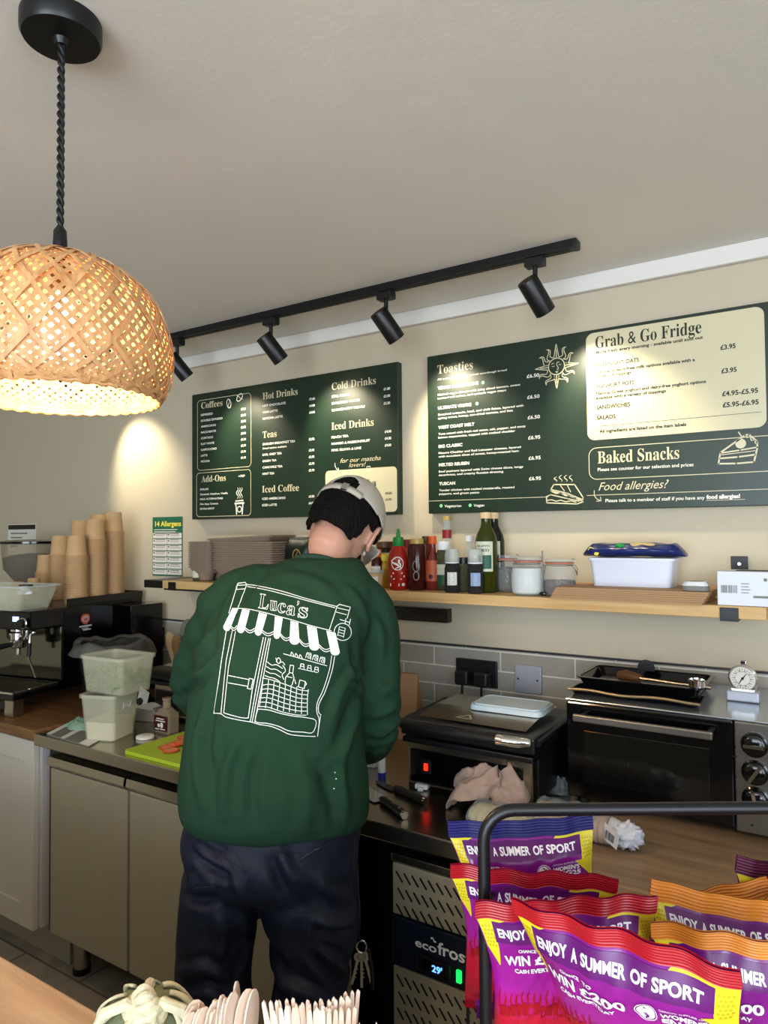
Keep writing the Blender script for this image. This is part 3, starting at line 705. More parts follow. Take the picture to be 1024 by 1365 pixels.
for s in (-1, 1):
    body.ell(hp(s*.013, .100, -.034), (.008, .009, .008), 10, HM); body.ell(hp(s*.034, .078, .014), (.020, .014, .006), 12, HM); body.ell(hp(s*.036, .070, -.030), (.018, .018, .016), 12, HM)
    ear = Matrix.Rotation(s*.35, 3, 'Z')
    body.ell(hp(s*.079, .006, -.012), (.006, .016, .028), 14, HM @ ear)
    chain(body, [hp(s*.078, .016, -.040), hp(s*.082, .0, -.036), hp(s*.090, -.012, -.016), hp(s*.091, -.014, .006), hp(s*.086, .0, .020), hp(s*.080, .014, .012)], [.007, .006, .0055, .0055, .0055, .005], 8, 3)
chain(body, [hp(0, -.012, -.030), hp(0, -.016, -.075), PP(441, 746, 1.700), PP(428, 788, 1.64)], [.056, .052, .054, .070], 20)
body.rings(loft(resample([(.93, 280, 445, 1.49, .10), (1.05, 270, 455, 1.50, .10), (1.20, 285, 458, 1.53, .11), (1.32, 300, 475, 1.56, .11), (1.40, 320, 480, 1.59, .10), (1.45, 370, 470, 1.62, .07)], 3), 32))
for k, A_ in arms.items(): chain(body, A_+[A_[-1]+(A_[-1]-A_[-2])*.12], [.052, .046, .038, .033, .026, .025], 14)
for lx, kx, ax_, pts in (('l', 0, 0, [PT(306, 1.49, .90), PT(291, 1.475, .55), PT(294, 1.50, .09+FL)]), ('r', 0, 0, [PT(414, 1.49, .90), PT(411, 1.475, .55), PT(408, 1.50, .09+FL)])):
    chain(body, pts, [.060, .045, .033], 14); chain(body, [pts[2]+Vector((0, 0, -.035)), pts[2]+Fh*.14+Vector((0, 0, -.05))], [.035, .028], 12)
def hand(m, w, d, dn, side):
    """palm, four unequal bent fingers and a thumb from wrist w along d; dn is the palm side, side points to the thumb"""
    d = d.normalized(); side = (side-d*side.dot(d)).normalized(); dn = dn.normalized()
    kn = []
    for i, (o, ln_) in enumerate(((.030, .078), (.010, .082), (-.010, .078), (-.029, .070))):
        k = w+d*ln_+side*o; kn.append(k); chain(m, [w+side*o*.5, k], [.016, .0125], 10, 2)
    for i, (k, L3) in enumerate(zip(kn, ((.036, .023, .018), (.041, .026, .019), (.037, .024, .018), (.029, .018, .016)))):
        P = [k]; a = .35+.06*i
        for L_ in L3: P.append(P[-1]+(d*cos(a)+dn*sin(a))*L_); a += .42
        chain(m, P, [.0100, .0095, .0085, .0075], 10, 2)
    chain(m, [w+side*.018+d*.018, w+side*.040+d*.045+dn*.012, w+side*.047+d*.072+dn*.022, w+side*.042+d*.094+dn*.028], [.014, .0125, .0105, .0085], 10, 2)
for k, A_ in arms.items():
    w = A_[-1]+(A_[-1]-A_[-2])*.12; tgt = Vector((w.x, w.y, .945))+Fh*.05+Rh*(.10 if k == 'l' else -.10)
    d = (tgt-w).normalized(); hand(body, w, d, Vector((0, 0, -1)), (Rh if k == 'l' else -Rh)+Vector((0, 0, .5)))
bo = body.build('body', 'skin', P0); remesh(bo, .0052, 5)
for s in (-1, 1):
    MB().ell(hp(s*.031, .083, .002), (.0115, .0105, .010), 14, HM).build('eye', 'eye_white', bo, smooth=True)
MB().ell(hp(0, .092, -.056), (.022, .007, .006), 14, HM).build('mouth', 'lips', bo, smooth=True)
# hair: a shell over the back and sides of the skull, cut to a nape line, with a beard along the jaw
def shell(r0, keep, n=72, m=48, c=(0, -.008, .018), th=None):
    mb = MB(); vs = []; fs = []
    for j in range(m+1):
        a = -pi/2+pi*j/m
        for i in range(n): b = 2*pi*i/n; vs.append(Vector((c[0]+cos(a)*cos(b)*r0[0], c[1]+cos(a)*sin(b)*r0[1], c[2]+sin(a)*r0[2])))
    for j in range(m):
        for i in range(n):
            f = (j*n+i, j*n+(i+1) % n, (j+1)*n+(i+1) % n, (j+1)*n+i); q_ = sum((vs[k] for k in f), Vector())/4
            if keep(q_): fs.append(f)
    mb.v = [hp(*v) for v in vs]; mb.f = fs; return mb
def clean(o):
    bm = bmesh.new(); bm.from_mesh(o.data); bmesh.ops.delete(bm, geom=[v for v in bm.verts if not v.link_faces], context='VERTS'); bm.to_mesh(o.data); bm.free()
hk = lambda q_: (q_.y < .045 if q_.z > 0 else q_.y < .0) and q_.z > (-.076+.10*max(0, q_.y+.05)+(.066 if abs(q_.x) > .052 and q_.y > -.045 else 0))
ho = shell((.084, .110, .128), hk, c=(0, -.008, .002)).build('hair', 'hair', P0); clean(ho)
md = ho.modifiers.new('t', 'SOLIDIFY'); md.thickness = .010; md.offset = -1; md = ho.modifiers.new('s', 'SUBSURF'); md.levels = 1; bake(ho)
NRM = [x.vector.copy() for x in ho.data.vertex_normals]
for v in ho.data.vertices:
    d = noise.noise(v.co*55)*.004+noise.noise(v.co*150)*.0022; v.co += NRM[v.index]*d
bd = shell((.0605, .0665, .0665), lambda q_: q_.z < -.045 and q_.y > .035, c=(0, .028, -.040)).build('beard', 'hair', P0); clean(bd)
md = bd.modifiers.new('t', 'SOLIDIFY'); md.thickness = .003; bake(bd)
# cap with its rear opening, adjusting strap, button and curved peak
rim_z = lambda y: .030+.10*y
def ck(q_): return q_.z > rim_z(q_.y) and not (q_.y < -.03 and abs(q_.x) < .036*math.sqrt(max(0, 1-((q_.z-rim_z(q_.y)-.012)/.046)**2)) and q_.z < rim_z(q_.y)+.058)
co = shell((.090, .111, .113), ck, 96, 72).build('cap', 'cap_cloth', P0); clean(co)
md = co.modifiers.new('t', 'SOLIDIFY'); md.thickness = .003; bake(co)
st = MB(); A1, A2 = [], []
for i in range(25):
    b = -pi/2-.62+1.24*i/24
    for lst, zz in ((A1, .020), (A2, .038)): lst.append(hp(.0915*cos(b), -.008+.1125*sin(b), zz+.1*(-.1)))
st.v = [p for pr in zip(A1, A2) for p in pr]; st.f = [(2*i, 2*i+2, 2*i+3, 2*i+1) for i in range(24)]
so = st.build('strap', 'cap_cloth', co, fix=False); md = so.modifiers.new('t', 'SOLIDIFY'); md.thickness = .003; bake(so)
MB().box(hp(.012, -.121, .019), (.016, .004, .020), M=HM).build('buckle', 'chrome', so)
br = MB().grid(25, 9, lambda u, v: hp((u-.5)*.150*(1-.25*v*v), .085+.070*v*(1-(2*u-1)**2*.75)+.012*(1-abs(2*u-1)), .046-.020*v-.022*(2*u-1)**2))
pe = br.build('peak', 'cap_cloth', co, fix=False); md = pe.modifiers.new('t', 'SOLIDIFY'); md.thickness = .004; bake(pe)
MB().ell(hp(0, -.008, .132), (.006, .006, .003), 12, HM).build('button', 'cap_cloth', co, smooth=True)

# sweatshirt
sw = MB()
TOR = [(.962, 252, 486, 1.48, .132), (.980, 246, 489, 1.48, .143), (1.004, 243, 490, 1.48, .150), (1.045, 242, 490, 1.485, .158), (1.10, 246, 486, 1.50, .162), (1.18, 254, 482, 1.515, .162), (1.25, 262, 481, 1.535, .160), (1.32, 270, 486, 1.555, .155), (1.37, 280, 498, 1.575, .146), (1.415, 297, 500, 1.595, .130), (1.45, 325, 494, 1.615, .110), (1.475, 358, 487, 1.635, .092), (1.492, 380, 482, 1.65, .075)]
sw.rings(loft(resample(TOR, 4), 56, 2.35))
chain(sw, [PP(345, 800, 1.60)]+arms['l'][:1]+[PP(283, 858, 1.63), PP(262, 912, 1.69), PP(291, 946, 1.79), PP(330, 965, 1.865)], [.085, .080, .068, .062, .056, .046], 24)
chain(sw, [PP(455, 806, 1.60)]+[PP(484, 824, 1.60), PP(497, 880, 1.585), PP(500, 958, 1.555), PP(494, 984, 1.65), PP(482, 993, 1.73)], [.085, .080, .062, .056, .054, .046], 24)
so = sw.build('sweatshirt', 'sweatshirt', P0); remesh(so, .0075, 9)
EL = [PP(502, 960, 1.555), PP(258, 915, 1.70)]
HEM = 0.975
NRM = [x.vector.copy() for x in so.data.vertex_normals]
for v in so.data.vertices:
    p = v.co+Vector(P0['_base']); n = NRM[v.index]; q = p-hip; a = q.dot(Rh); f = q.dot(Fh)
    d = .0035*noise.noise(Vector((a*7, f*7, p.z*3.0)))
    low = max(0, min(1, (1.22-p.z)/.22)); d += low*.0085*noise.noise(Vector((a*9+p.z*3, f*5, p.z*3.2+4)))
    up_ = max(0, min(1, (p.z-1.15)/.2)); d += up_*.005*noise.noise(Vector((a*5-p.z*6, f*4, p.z*4+9)))
    for e in EL:
        r = (p-e).length
        if r < .17: w = (1-r/.17)**1.2; d += w*.0085*sin((p.z*1.0+a*.25+f*.2)*115+4*noise.noise(p*9))*(.5+noise.noise(p*14+Vector((3, 1, 7))))
    # drag lines from the armpits
    d += .006*up_*max(0, 1-abs(abs(a-.02)-.20)/.06)*sin(p.z*60+a*45)
    v.co += n*d
    if p.z < 1.02: v.co += n*(.0022*sin(math.atan2(f, a)*110))*max(0, 1-abs(p.z-.99)/.03)*.3
so.data.update()
hb = Vector(P0['_base'])
def creases(o, lst, t0):
    bv = BVHTree.FromPolygons([v.co+hb for v in o.data.vertices], [tuple(p.vertices) for p in o.data.polygons]); segs = []
    for amp, wd_, pts in lst:
        P_ = []
        for px, py in pts:
            d = ray(px, py).normalized(); loc, nr, i, ds = bv.ray_cast(O, d); P_.append(loc if loc else O+d*t0)
        P_ = [Vector(q_) for q_ in resample([tuple(p) for p in P_], 4)]; segs.append((amp, wd_, P_))
    n = len(o.data.vertices); A_ = np.empty(n*3); o.data.vertices.foreach_get('co', A_); A_ = A_.reshape(n, 3)+np.array(hb)
    NR = np.empty(n*3); o.data.vertex_normals.foreach_get('vector', NR); NR = NR.reshape(n, 3); D_ = np.zeros(n)
    for amp, wd_, P_ in segs:
        best = np.full(n, 9.); bf = np.zeros(n)
        for k in range(len(P_)-1):
            a, ab = np.array(P_[k]), np.array(P_[k+1]-P_[k]); u = np.clip((A_-a) @ ab/max(1e-9, ab @ ab), 0, 1)
            dd = np.linalg.norm(A_-a-u[:, None]*ab, axis=1); m_ = dd < best; best[m_] = dd[m_]; bf[m_] = ((k+u)/(len(P_)-1))[m_]
        x = best/wd_; D_ += np.where(best < wd_*3, amp*(np.exp(-x*x)-.35*np.exp(-(x-1.9)**2*1.5))*np.minimum(1, 1.3*np.sin(pi*np.clip(bf, .06, .94))+.1), 0)
    A_ += NR*D_[:, None]-np.array(hb); o.data.vertices.foreach_set('co', A_.ravel())
    o.data.update()
creases(so, [(.012, .011, [(318, 985), (302, 1030), (298, 1088)]), (-.010, .012, [(345, 1000), (335, 1050), (340, 1095)]), (.010, .014, [(398, 1010), (410, 1055), (408, 1105)]), (-.011, .012, [(432, 1020), (440, 1060), (446, 1100)]),
    (.010, .010, [(462, 985), (455, 1040), (462, 1090)]), (.011, .011, [(268, 960), (262, 1010), (270, 1070)]), (-.010, .010, [(284, 930), (276, 990), (282, 1040)]),
    (-.013, .010, [(482, 905), (470, 935), (452, 985)]), (.010, .010, [(474, 890), (455, 920), (438, 970)]), (.009, .011, [(479, 940), (464, 985), (440, 1020)]), (-.008, .010, [(470, 855), (474, 890), (480, 930)]),
    (.010, .008, [(490, 952), (508, 950), (528, 940)]), (-.010, .007, [(488, 963), (508, 964), (529, 956)]), (.010, .008, [(488, 975), (506, 978), (526, 970)]), (-.009, .007, [(490, 988), (505, 991), (522, 984)]), (.009, .007, [(492, 1000), (504, 1002), (516, 996)]),
    (.007, .010, [(500, 905), (512, 918), (530, 915)]), (-.007, .009, [(498, 925), (512, 932), (530, 928)]), (.008, .012, [(497, 820), (508, 850), (505, 890)]),
    (.010, .010, [(286, 835), (270, 862), (256, 880)]), (-.009, .009, [(288, 856), (272, 880), (254, 896)]), (.010, .009, [(282, 880), (268, 898), (246, 912)]), (-.009, .008, [(276, 900), (262, 915), (246, 926)]),
    (.008, .012, [(330, 770), (306, 800), (292, 850)]), (-.007, .012, [(352, 765), (322, 800), (308, 860)]), (.007, .012, [(455, 780), (480, 805), (488, 850)]), (.006, .014, [(380, 765), (420, 775), (455, 800)]), (-.005, .014, [(300, 880), (290, 930), (288, 985)])], 1.45)
# neck ribbing
nk = MB(); NC = PP(436, 772, 1.650); nx = cf(.95, -.02, -.32); nf = cf(.0, .80, -.60); nf = (nf-nx*nf.dot(nx)).normalized(); nn = nx.cross(nf)
nk.tube([NC+nx*.088*cos(2*pi*i/64)+nf*.076*sin(2*pi*i/64)+nn*.004 for i in range(64)], .0085, 10, closed=True)
nk.build('neck_band', 'sweatshirt_rib', so, smooth=True)
for A_ in (arms['l'], arms['r']):
    c_ = A_[-1]; dr = (A_[-1]-A_[-2]).normalized(); MB().tube([c_-dr*.05, c_-dr*.02, c_+dr*.012], [.042, .040, .034], 20).build('cuff', 'sweatshirt_rib', so, smooth=True)

# printed drawing of a shop front across the back: laid on the cloth
dg = bpy.context.evaluated_depsgraph_get(); me = so.data; hb = Vector(P0['_base'])
BV = BVHTree.FromPolygons([v.co+hb for v in me.vertices], [tuple(p.vertices) for p in me.polygons])
def on_back(px, py, lift_=.0016):
    d = ray(px, py).normalized(); loc, nrm, i, ds = BV.ray_cast(O, d)
    if loc is None: return O+d*1.4
    if nrm.dot(d) > 0: nrm = -nrm
    return loc+nrm*lift_
pp = lambda x, y: (270+x/4.6545, 760+y/4.6545)
PK = Art(); W1 = .95
def pl(P, w=W1, closed=False): PK.line([pp(*p) for p in P], w, closed, step=2.2)
def ps(P, w=W1, closed=False):
    rows_ = resample([(float(x), float(y)) for x, y in P], 5) if not closed else resample([(float(x), float(y)) for x, y in P+[P[0]]], 5)
    PK.stroke([pp(*p) for p in rows_], w)
pl([(162, 270), (218, 92), (222, 84), (262, 78), (274, 90), (220, 240)]); pl([(210, 122), (262, 118)]); pl([(216, 96), (268, 94)])
ps([(275, 92), (330, 98), (480, 130), (620, 172), (740, 205), (835, 228)]); ps([(278, 104), (400, 126), (540, 162), (680, 200), (822, 236)])
pl([(835, 225), (850, 214), (915, 232), (896, 300)]); pl([(835, 225), (787, 370)]); pl([(838, 236), (905, 252)]); pl([(828, 262), (890, 278)])
pl([(852, 308), (912, 326)]); pl([(888, 302), (882, 336)]); pl([(916, 306), (908, 340)])
PK.circle(pp(868, 384), 11.3, W1); 
for k in range(4): pl([(848-4*k, 352+17*k), (884-4*k, 362+17*k)], .8)
pl([(848, 352), (836, 408)], .8); pl([(884, 362), (872, 418)], .8)
# awning: seven filled scalloped stripes with thin scallops between
top = [(182, 240), (268, 244), (372, 266), (470, 290), (566, 318), (672, 348), (790, 378)]
bot = [(150, 376), (238, 388), (345, 404), (460, 424), (568, 460), (690, 496), (818, 526)]
for i, ((tx, ty), (bx_, by_)) in enumerate(zip(top, bot)):
    wt, wb = (46, 42, 48, 46, 46, 58, 54)[i], (44, 46, 44, 40, 60, 62, 58)[i]; P = []
    if i == 0: tl_, tr_ = (184, 240), (224, 240)
    else: tl_, tr_ = (tx-wt*.42, ty-2), (tx+wt*.62, ty+wt*.22)
    bl_, br_ = (bx_-wb*.45, by_-28), (bx_+wb*.55, by_-18)
    PK.patch(pp(*bl_), pp(*br_), pp(*tr_), pp(*tl_), 6, 14)
    PK.add([pp(bx_+wb*.05, by_-23)]+[pp(bx_+wb*.05+wb*.5*cos(th)-4*sin(th), by_-23+5*cos(th)+27*sin(th)) for th in [pi*j/14 for j in range(15)]], [(0, j, j+1) for j in range(1, 15)])
    if i < 6:
        nx_, ny_ = bot[i+1]; x0_, y0_ = br_; x1_, y1_ = nx_-(42, 46, 44, 40, 60, 62, 58)[i+1]*.45, ny_-28
        for dy in (0, -14): PK.stroke([pp(x0_+(x1_-x0_)*u, y0_+(y1_-y0_)*u+dy+18*sin(pi*u)) for u in [j/10 for j in range(11)]], W1)
ps([(182, 240), (268, 242), (372, 262), (470, 288), (566, 314), (672, 346), (800, 378)])
# lettering, drawn in outline
A2_ = Art(); 
for s_, x0_, y0_, x1_, h_ in (('L', 346, 236, 408, 92), ('u', 414, 248, 460, 62), ('c', 462, 262, 514, 62), ('a', 518, 276, 574, 60), ('’', 578, 268, 592, 78), ('s', 590, 292, 650, 66)):
    vs, fs = text2d(serif(s_), outline=.017); ax_ = min(p[0] for p in vs); bx2 = max(p[0] for p in vs)
    sx_ = (x1_-x0_)/(bx2-ax_); sy_ = h_/(.72 if s_ in 'L’' else .50)
    PK.add([pp(x0_+(x-ax_)*sx_+y*sy_*.14, y0_-y*sy_+(x-ax_)*sx_*.16) for x, y in vs], fs)
# door frame, window frame
pl([(148, 378), (72, 888)]); pl([(186, 380), (150, 560), (118, 890)]); pl([(208, 384), (165, 600), (135, 885)])
ps([(72, 888), (118, 892), (150, 912), (230, 930), (300, 942), (356, 958)]); ps([(135, 885), (180, 900), (240, 915), (285, 918)]); pl([(285, 918), (310, 745), (378, 420)])
pl([(412, 424), (400, 470), (310, 940)]); pl([(394, 420), (352, 630), (298, 938)]); pl([(422, 426), (398, 560), (325, 945)])
pl([(165, 655), (290, 680)]); pl([(162, 700), (285, 722)]); pl([(292, 672), (316, 678), (302, 740), (280, 734)], W1, True)
ps([(800, 530), (785, 620), (748, 740), (712, 820), (708, 880), (722, 935), (712, 1030)]); ps([(818, 535), (800, 630), (760, 750), (722, 830), (718, 880), (735, 900)])
ps([(356, 958), (420, 968), (480, 990), (540, 1018), (620, 1028), (700, 1032)]); pl([(712, 1030), (730, 905)])
ps([(345, 862), (330, 938), (400, 950), (470, 968), (540, 998), (620, 1004), (682, 1006), (702, 935), (640, 915), (560, 905), (480, 888), (410, 868), (345, 862)])
# basket grid
for k in range(7): ps([(372+(-5)*k, 690+26*k-(k == 0)*20), (430-4*k, 682+28*k), (520-4*k, 712+28*k), (600-3*k, 742+26*k), (655-2*k, 750+25*k)], .85)
for k in range(9): x = 372+35*k; ps([(x+4, 668+9*k), (x-2, 740+8*k), (x-18+2*k, 850+6*k)], .85)
# loaf stack, bottles, mug, shelf jars
for k in range(4): ps([(402-5*k, 570+28*k), (430-5*k, 590+25*k), (460-5*k, 588+28*k), (498-6*k, 612+27*k)], .9)
ps([(498, 590), (515, 625), (495, 650), (505, 680)], .9); ps([(455, 545), (470, 580), (495, 570), (512, 590)], .9); ps([(458, 572), (470, 545), (485, 560), (478, 580)], .9)
pl([(545, 590), (566, 594), (560, 640), (538, 636)], .9, True); pl([(538, 640), (516, 665), (512, 700)], .9); pl([(560, 642), (568, 670), (556, 712)], .9); pl([(522, 660), (556, 668)], .9)
pl([(572, 680), (578, 705)], .9); pl([(604, 682), (638, 692), (630, 735), (594, 725)], .9, True); ps([(634, 695), (645, 705), (634, 720)], .9)
pl([(503, 520), (770, 594)], .9)
for k in range(3):
    x, y = 548+26*k, 520+8*k; ps([(x, y+12), (x+4, y-10), (x+14, y+2), (x+20, y+20)], .9)
for k in range(3):
    x, y = 640+42*k, 520+13*k; pl([(x, y+24), (x+6, y), (x+10, y-6), (x+32, y-2), (x+34, y+6), (x+30, y+34)], .9); pl([(x+10, y+2), (x+30, y+6)], .8); PK.circle(pp(x+20, y+20), 1.6, .8)
for k in range(3):
    x, y = 606+44*k, 596+10*k; pl([(x, y+10), (x+4, y-14), (x+22, y-12), (x+24, y+16)], .9); pl([(x+3, y), (x+20, y+4)], .8)
pl([(595, 610), (712, 636)], .8)
PKm = PK.lay(on_back); pr = PKm.build('back_print', 'print_ink', so, fix=False)
A_ = Art(); 
for x, y in ((645, 1080), (642, 1140), (650, 1104)): A_.circle((220+x/2.844, 650+y/2.844), .8)
A_.lay(on_back).build('flour_specks', 'print_ink', so, fix=False)

# trousers
tr = MB()
tr.rings(loft(resample([(.825, 262, 458, 1.485, .085), (.855, 249, 473, 1.485, .130), (.90, 247, 475, 1.485, .138), (.95, 252, 474, 1.485, .130), (.99, 262, 466, 1.485, .12)], 4), 48, 2.2))
def pz(py, t): return atT(400, py, t).z
LL = [(.88, 250, 362, 1.485, .105), (pz(1165, 1.48), 245, 357, 1.485, .112), (pz(1190, 1.48), 240, 349, 1.48, .110), (pz(1225, 1.48), 242, 340, 1.48, .104), (pz(1283, 1.48), 236, 336, 1.475, .100), (pz(1309, 1.475), 235, 335, 1.475, .104), (pz(1326, 1.475), 250, 334, 1.475, .098), (pz(1365, 1.475), 254, 326, 1.475, .090), (.40, 248, 330, 1.48, .088), (.22, 250, 336, 1.50, .090), (.07+FL, 248, 338, 1.51, .095)]
RL = [(.88, 345, 474, 1.485, .110), (pz(1165, 1.48), 346, 475, 1.485, .115), (pz(1200, 1.48), 350, 476, 1.48, .112), (pz(1235, 1.48), 359, 474, 1.48, .104), (pz(1294, 1.475), 362, 463, 1.475, .100), (pz(1326, 1.475), 358, 460, 1.475, .098), (pz(1365, 1.475), 357, 457, 1.475, .094), (.40, 358, 452, 1.48, .090), (.22, 360, 452, 1.50, .090), (.07+FL, 358, 454, 1.51, .095)]
for L_ in (LL, RL): tr.rings(loft(resample(L_, 4), 40, 2.1))
to = tr.build('trousers', 'trouser_cloth', P0); remesh(to, .0075, 3)
NRM = [x.vector.copy() for x in to.data.vertex_normals]
for v in to.data.vertices:
    p = v.co+hb; q = p-hip; a = q.dot(Rh); f = q.dot(Fh)
    d = .010*noise.noise(Vector((a*9+p.z*6, f*6, p.z*9)))+.005*noise.noise(Vector((a*22, f*18, p.z*16+5)))
    d += .005*sin(p.z*75+a*30+5*noise.noise(p*5))*max(0, noise.noise(p*6+Vector((2, 2, 2)))+.25)
    v.co += NRM[v.index]*d
to.data.update()
creases(to, [(.012, .010, [(262, 1120), (280, 1140), (300, 1150)]), (-.012, .010, [(258, 1140), (285, 1162), (315, 1170)]), (.012, .011, [(372, 1130), (385, 1160), (405, 1178)]), (-.010, .010, [(365, 1150), (378, 1185), (400, 1208)]),
    (.010, .010, [(425, 1170), (440, 1190), (466, 1196)]), (-.012, .009, [(425, 1238), (445, 1244), (470, 1240)]), (.012, .010, [(420, 1225), (445, 1232), (472, 1226)]), (.011, .009, [(420, 1260), (440, 1278), (462, 1296)]), (-.010, .009, [(418, 1275), (438, 1296), (458, 1312)]),
    (.012, .010, [(244, 1165), (258, 1178), (280, 1180)]), (-.012, .009, [(243, 1190), (262, 1200), (290, 1198)]), (.010, .010, [(300, 1150), (318, 1180), (330, 1205)]), (.012, .010, [(240, 1295), (270, 1290), (300, 1300)]), (-.012, .009, [(250, 1318), (280, 1312), (310, 1322)]),
    (.009, .012, [(290, 1210), (296, 1250), (290, 1285)]), (-.008, .012, [(398, 1215), (396, 1260), (402, 1300)]), (.010, .010, [(325, 1225), (330, 1265), (320, 1300)]), (.010, .010, [(370, 1310), (400, 1322), (440, 1335)])], 1.4)
TB = BVHTree.FromPolygons([v.co+hb for v in to.data.vertices], [tuple(p.vertices) for p in to.data.polygons])
def on_tr(px, py, lift_=.002):
    d = ray(px, py).normalized(); loc, nrm, i, ds = TB.ray_cast(O, d)
    if loc is None: return O+d*1.42
    if nrm.dot(d) > 0: nrm = -nrm
    return loc+nrm*lift_
mat('zip_dark', '#05070d', .35); mat('seam', '#0b1222', .8)
z8 = lambda x, y: (220+x/3.413, 1060+y/3.413)
pk = MB().tube([on_tr(*z8(x, y)) for x, y in ((622, 288), (650, 268), (690, 246), (720, 232), (750, 212))], .0016, 6).build('pocket_zip', 'zip_dark', to, smooth=True)
MB().tube([on_tr(*z8(x, y), .002) for x, y in ((678, 248), (690, 243), (700, 239))], .0016, 6).build('zip_pull', 'steel_dark', pk, smooth=True)
for P_ in (((480, 250), (560, 262), (620, 262)), ((540, 515), (620, 530), (690, 520), (720, 490)), ((700, 655), (760, 660), (830, 645)), ((240, 250), (290, 300), (350, 330)), ((130, 425), (180, 418), (225, 414)), ((862, 190), (856, 320), (846, 440))):
    MB().tube([on_tr(*z8(*p), .0006) for p in resample([(float(a), float(b)) for a, b in P_], 4)], .0012, 5).build('seam', 'seam', to, smooth=True)
for px in (292, 406):
    c = PT(px, 1.50, FL); sh_ = MB().rings([[c+Rh*(w_*cos(2*pi*i/20))+Fh*(l0+l1*sin(2*pi*i/20))+Vector((0, 0, z_)) for i in range(20)] for z_, w_, l0, l1 in ((.022, .047, .06, .145), (.05, .046, .06, .143), (.075, .042, .045, .12), (.10, .036, .01, .07), (.125, .036, 0, .055))]).build('shoe', 'shoe', P0, smooth=True)
    MB().rings([[c+Rh*(.050*cos(2*pi*i/20))+Fh*(.06+.150*sin(2*pi*i/20))+Vector((0, 0, z_)) for i in range(20)] for z_ in (0, .024)]).build('sole', 'shoe_sole', sh_)

# keys and clip hanging from a cord at the hip
a0 = PP(474, 1115, 1.46)
t = thing('key_bunch', 'bunch of chrome keys on a dark cord hanging at the right hip of the person', 'keys', a0)
MB().tube([a0+Vector((0, 0, .03)), PP(477, 1160, 1.44), PP(478, 1210, 1.43), PP(476, 1240, 1.43), PP(480, 1256, 1.43)], .0018, 6).build('cord', 'black_rubber', t, smooth=True)
kc = PP(482, 1262, 1.43); MB().tube([kc+Rh*.010*cos(2*pi*i/20)+Vector((0, 0, .012*sin(2*pi*i/20))) for i in range(20)], .0018, 6, closed=True).build('key_ring', 'chrome', t, smooth=True)
for dx, l_, an in ((-.012, .050, .25), (.0, .055, .0), (.012, .048, -.25)):
    M = Matrix.Rotation(YAW, 3, 'Z') @ Matrix.Rotation(an, 3, 'Y'); c = kc+Rh*dx*.4+Vector((0, 0, -.014))
    k_ = MB().lathe((0, 0, 0), [(.0095, -.001), (.0095, .001)], 18); k_.v = [c+M @ Vector((v.x, v.z, v.y-.006)) for v in k_.v]; k_.box(c+M @ Vector((0, 0, -.012-l_/2)), (.0055, .0018, l_), M=M)
    for j in range(3): k_.box(c+M @ Vector((.0035, 0, -.03-j*.008)), (.004, .0016, .003), M=M)
    k_.build('key', 'chrome', t)
MB().tube([kc+Rh*.014+Vector((0, 0, -.005)), kc+Rh*.020+Vector((0, 0, -.04)), kc+Rh*.022+Vector((0, 0, -.085))], [.003, .0045, .003], 8).build('strap', 'zip_dark', t, smooth=True)
# ================================================================ coffee machine corner
mat('paper_cup', '#c8a173', .8, vary=.05, vscale=30); mat('paper_cup_inside', '#e6dcc8', .7)
mat('badge_red', '#b8543a', .5); mat('badge_grey', '#b9bcc0', .4); mat('lcd_blue', '#aab6ff', .4, emit='#8fa0ff', estr=3)
mat('tub_plastic', '#d6d6bc', .38, spec=.4); mat('beans', '#2a160c', .5, bump=1, bscale=120); mat('white_plastic', '#dfe0e0', .4); mat('white_card', '#dcdfe6', .6)
mat('mirror_steel', '#77756a', .10, metal=1); mat('grey_liner', '#4b4a44', .55, bump=.6, bscale=40); mat('salad_green', '#64803a', .6, vary=.4, vscale=30)
mat('dark_label', '#3b0f14', .5); mat('paper_white', '#dedbd2', .7); mat('green_cloth', '#7fa08a', .9, bump=.3, bscale=200)
mat('lime_board', '#a9c22f', .45, vary=.05, vscale=12); mat('tomato', '#c94f2c', .35); mat('tomato_flesh', '#e08a5a', .4, vary=.25, vscale=90)
mat('walnut', '#6a3a1e', .5); mat('beech', '#c9ad84', .55, vary=.08, vscale=12); mat('slate_grey', '#77766f', .6); mat('clear_brown', '#8f6f4a', .2); glassy('bottle_glass', '#c8b89a', .35, .06)
glassy('clear_plastic', '#eef2ee', .30, .12); glassy('clear_glass', '#f4f8f8', .16, .04); glassy('hopper_plastic', '#d8cdb8', .22, .08)

M0 = Vector((-2.455, 1.385, .908)); MA = radians(11); ML = Vector((-cos(MA), -sin(MA), 0)); MD = Vector((-sin(MA), cos(MA), 0))
def mp(u, v, z): return M0+ML*u+MD*v+Vector((0, 0, z-M0.z))
def mbox(mb, u0, u1, v0, v1, z0, z1, bev=.003): return mb.box(mp((u0+u1)/2, (v0+v1)/2, (z0+z1)/2), (u1-u0, v1-v0, z1-z0), MA, bev)
MTOP = 1.277
MW = .51
t = thing('espresso_machine', 'black and chrome espresso machine with paper cups stacked on top', 'coffee machine', M0)
m = MB(); mbox(m, 0, MW, .22, .655, 1.0, MTOP); mbox(m, .01, MW-.01, .20, .64, .965, 1.0); m.build('body', 'black_gloss', t)
m = MB(); mbox(m, 0, MW, .07, .235, 1.207, MTOP, .006); hd = m.build('group_housing', 'black_gloss', t)
m = MB(); mbox(m, .004, MW-.004, .216, .2195, 1.004, 1.205, .001); m.build('mirror_backsplash', 'mirror_steel', t)
m = MB(); mbox(m, 0, MW, .0, .20, .970, .992, .004); tr_ = m.build('drip_tray', 'steel_dark', t)
g = MB(); mbox(g, 0, MW, .0, .008, .992, 1.0, .002); mbox(g, 0, .008, .0, .20, .992, 1.0, .002)
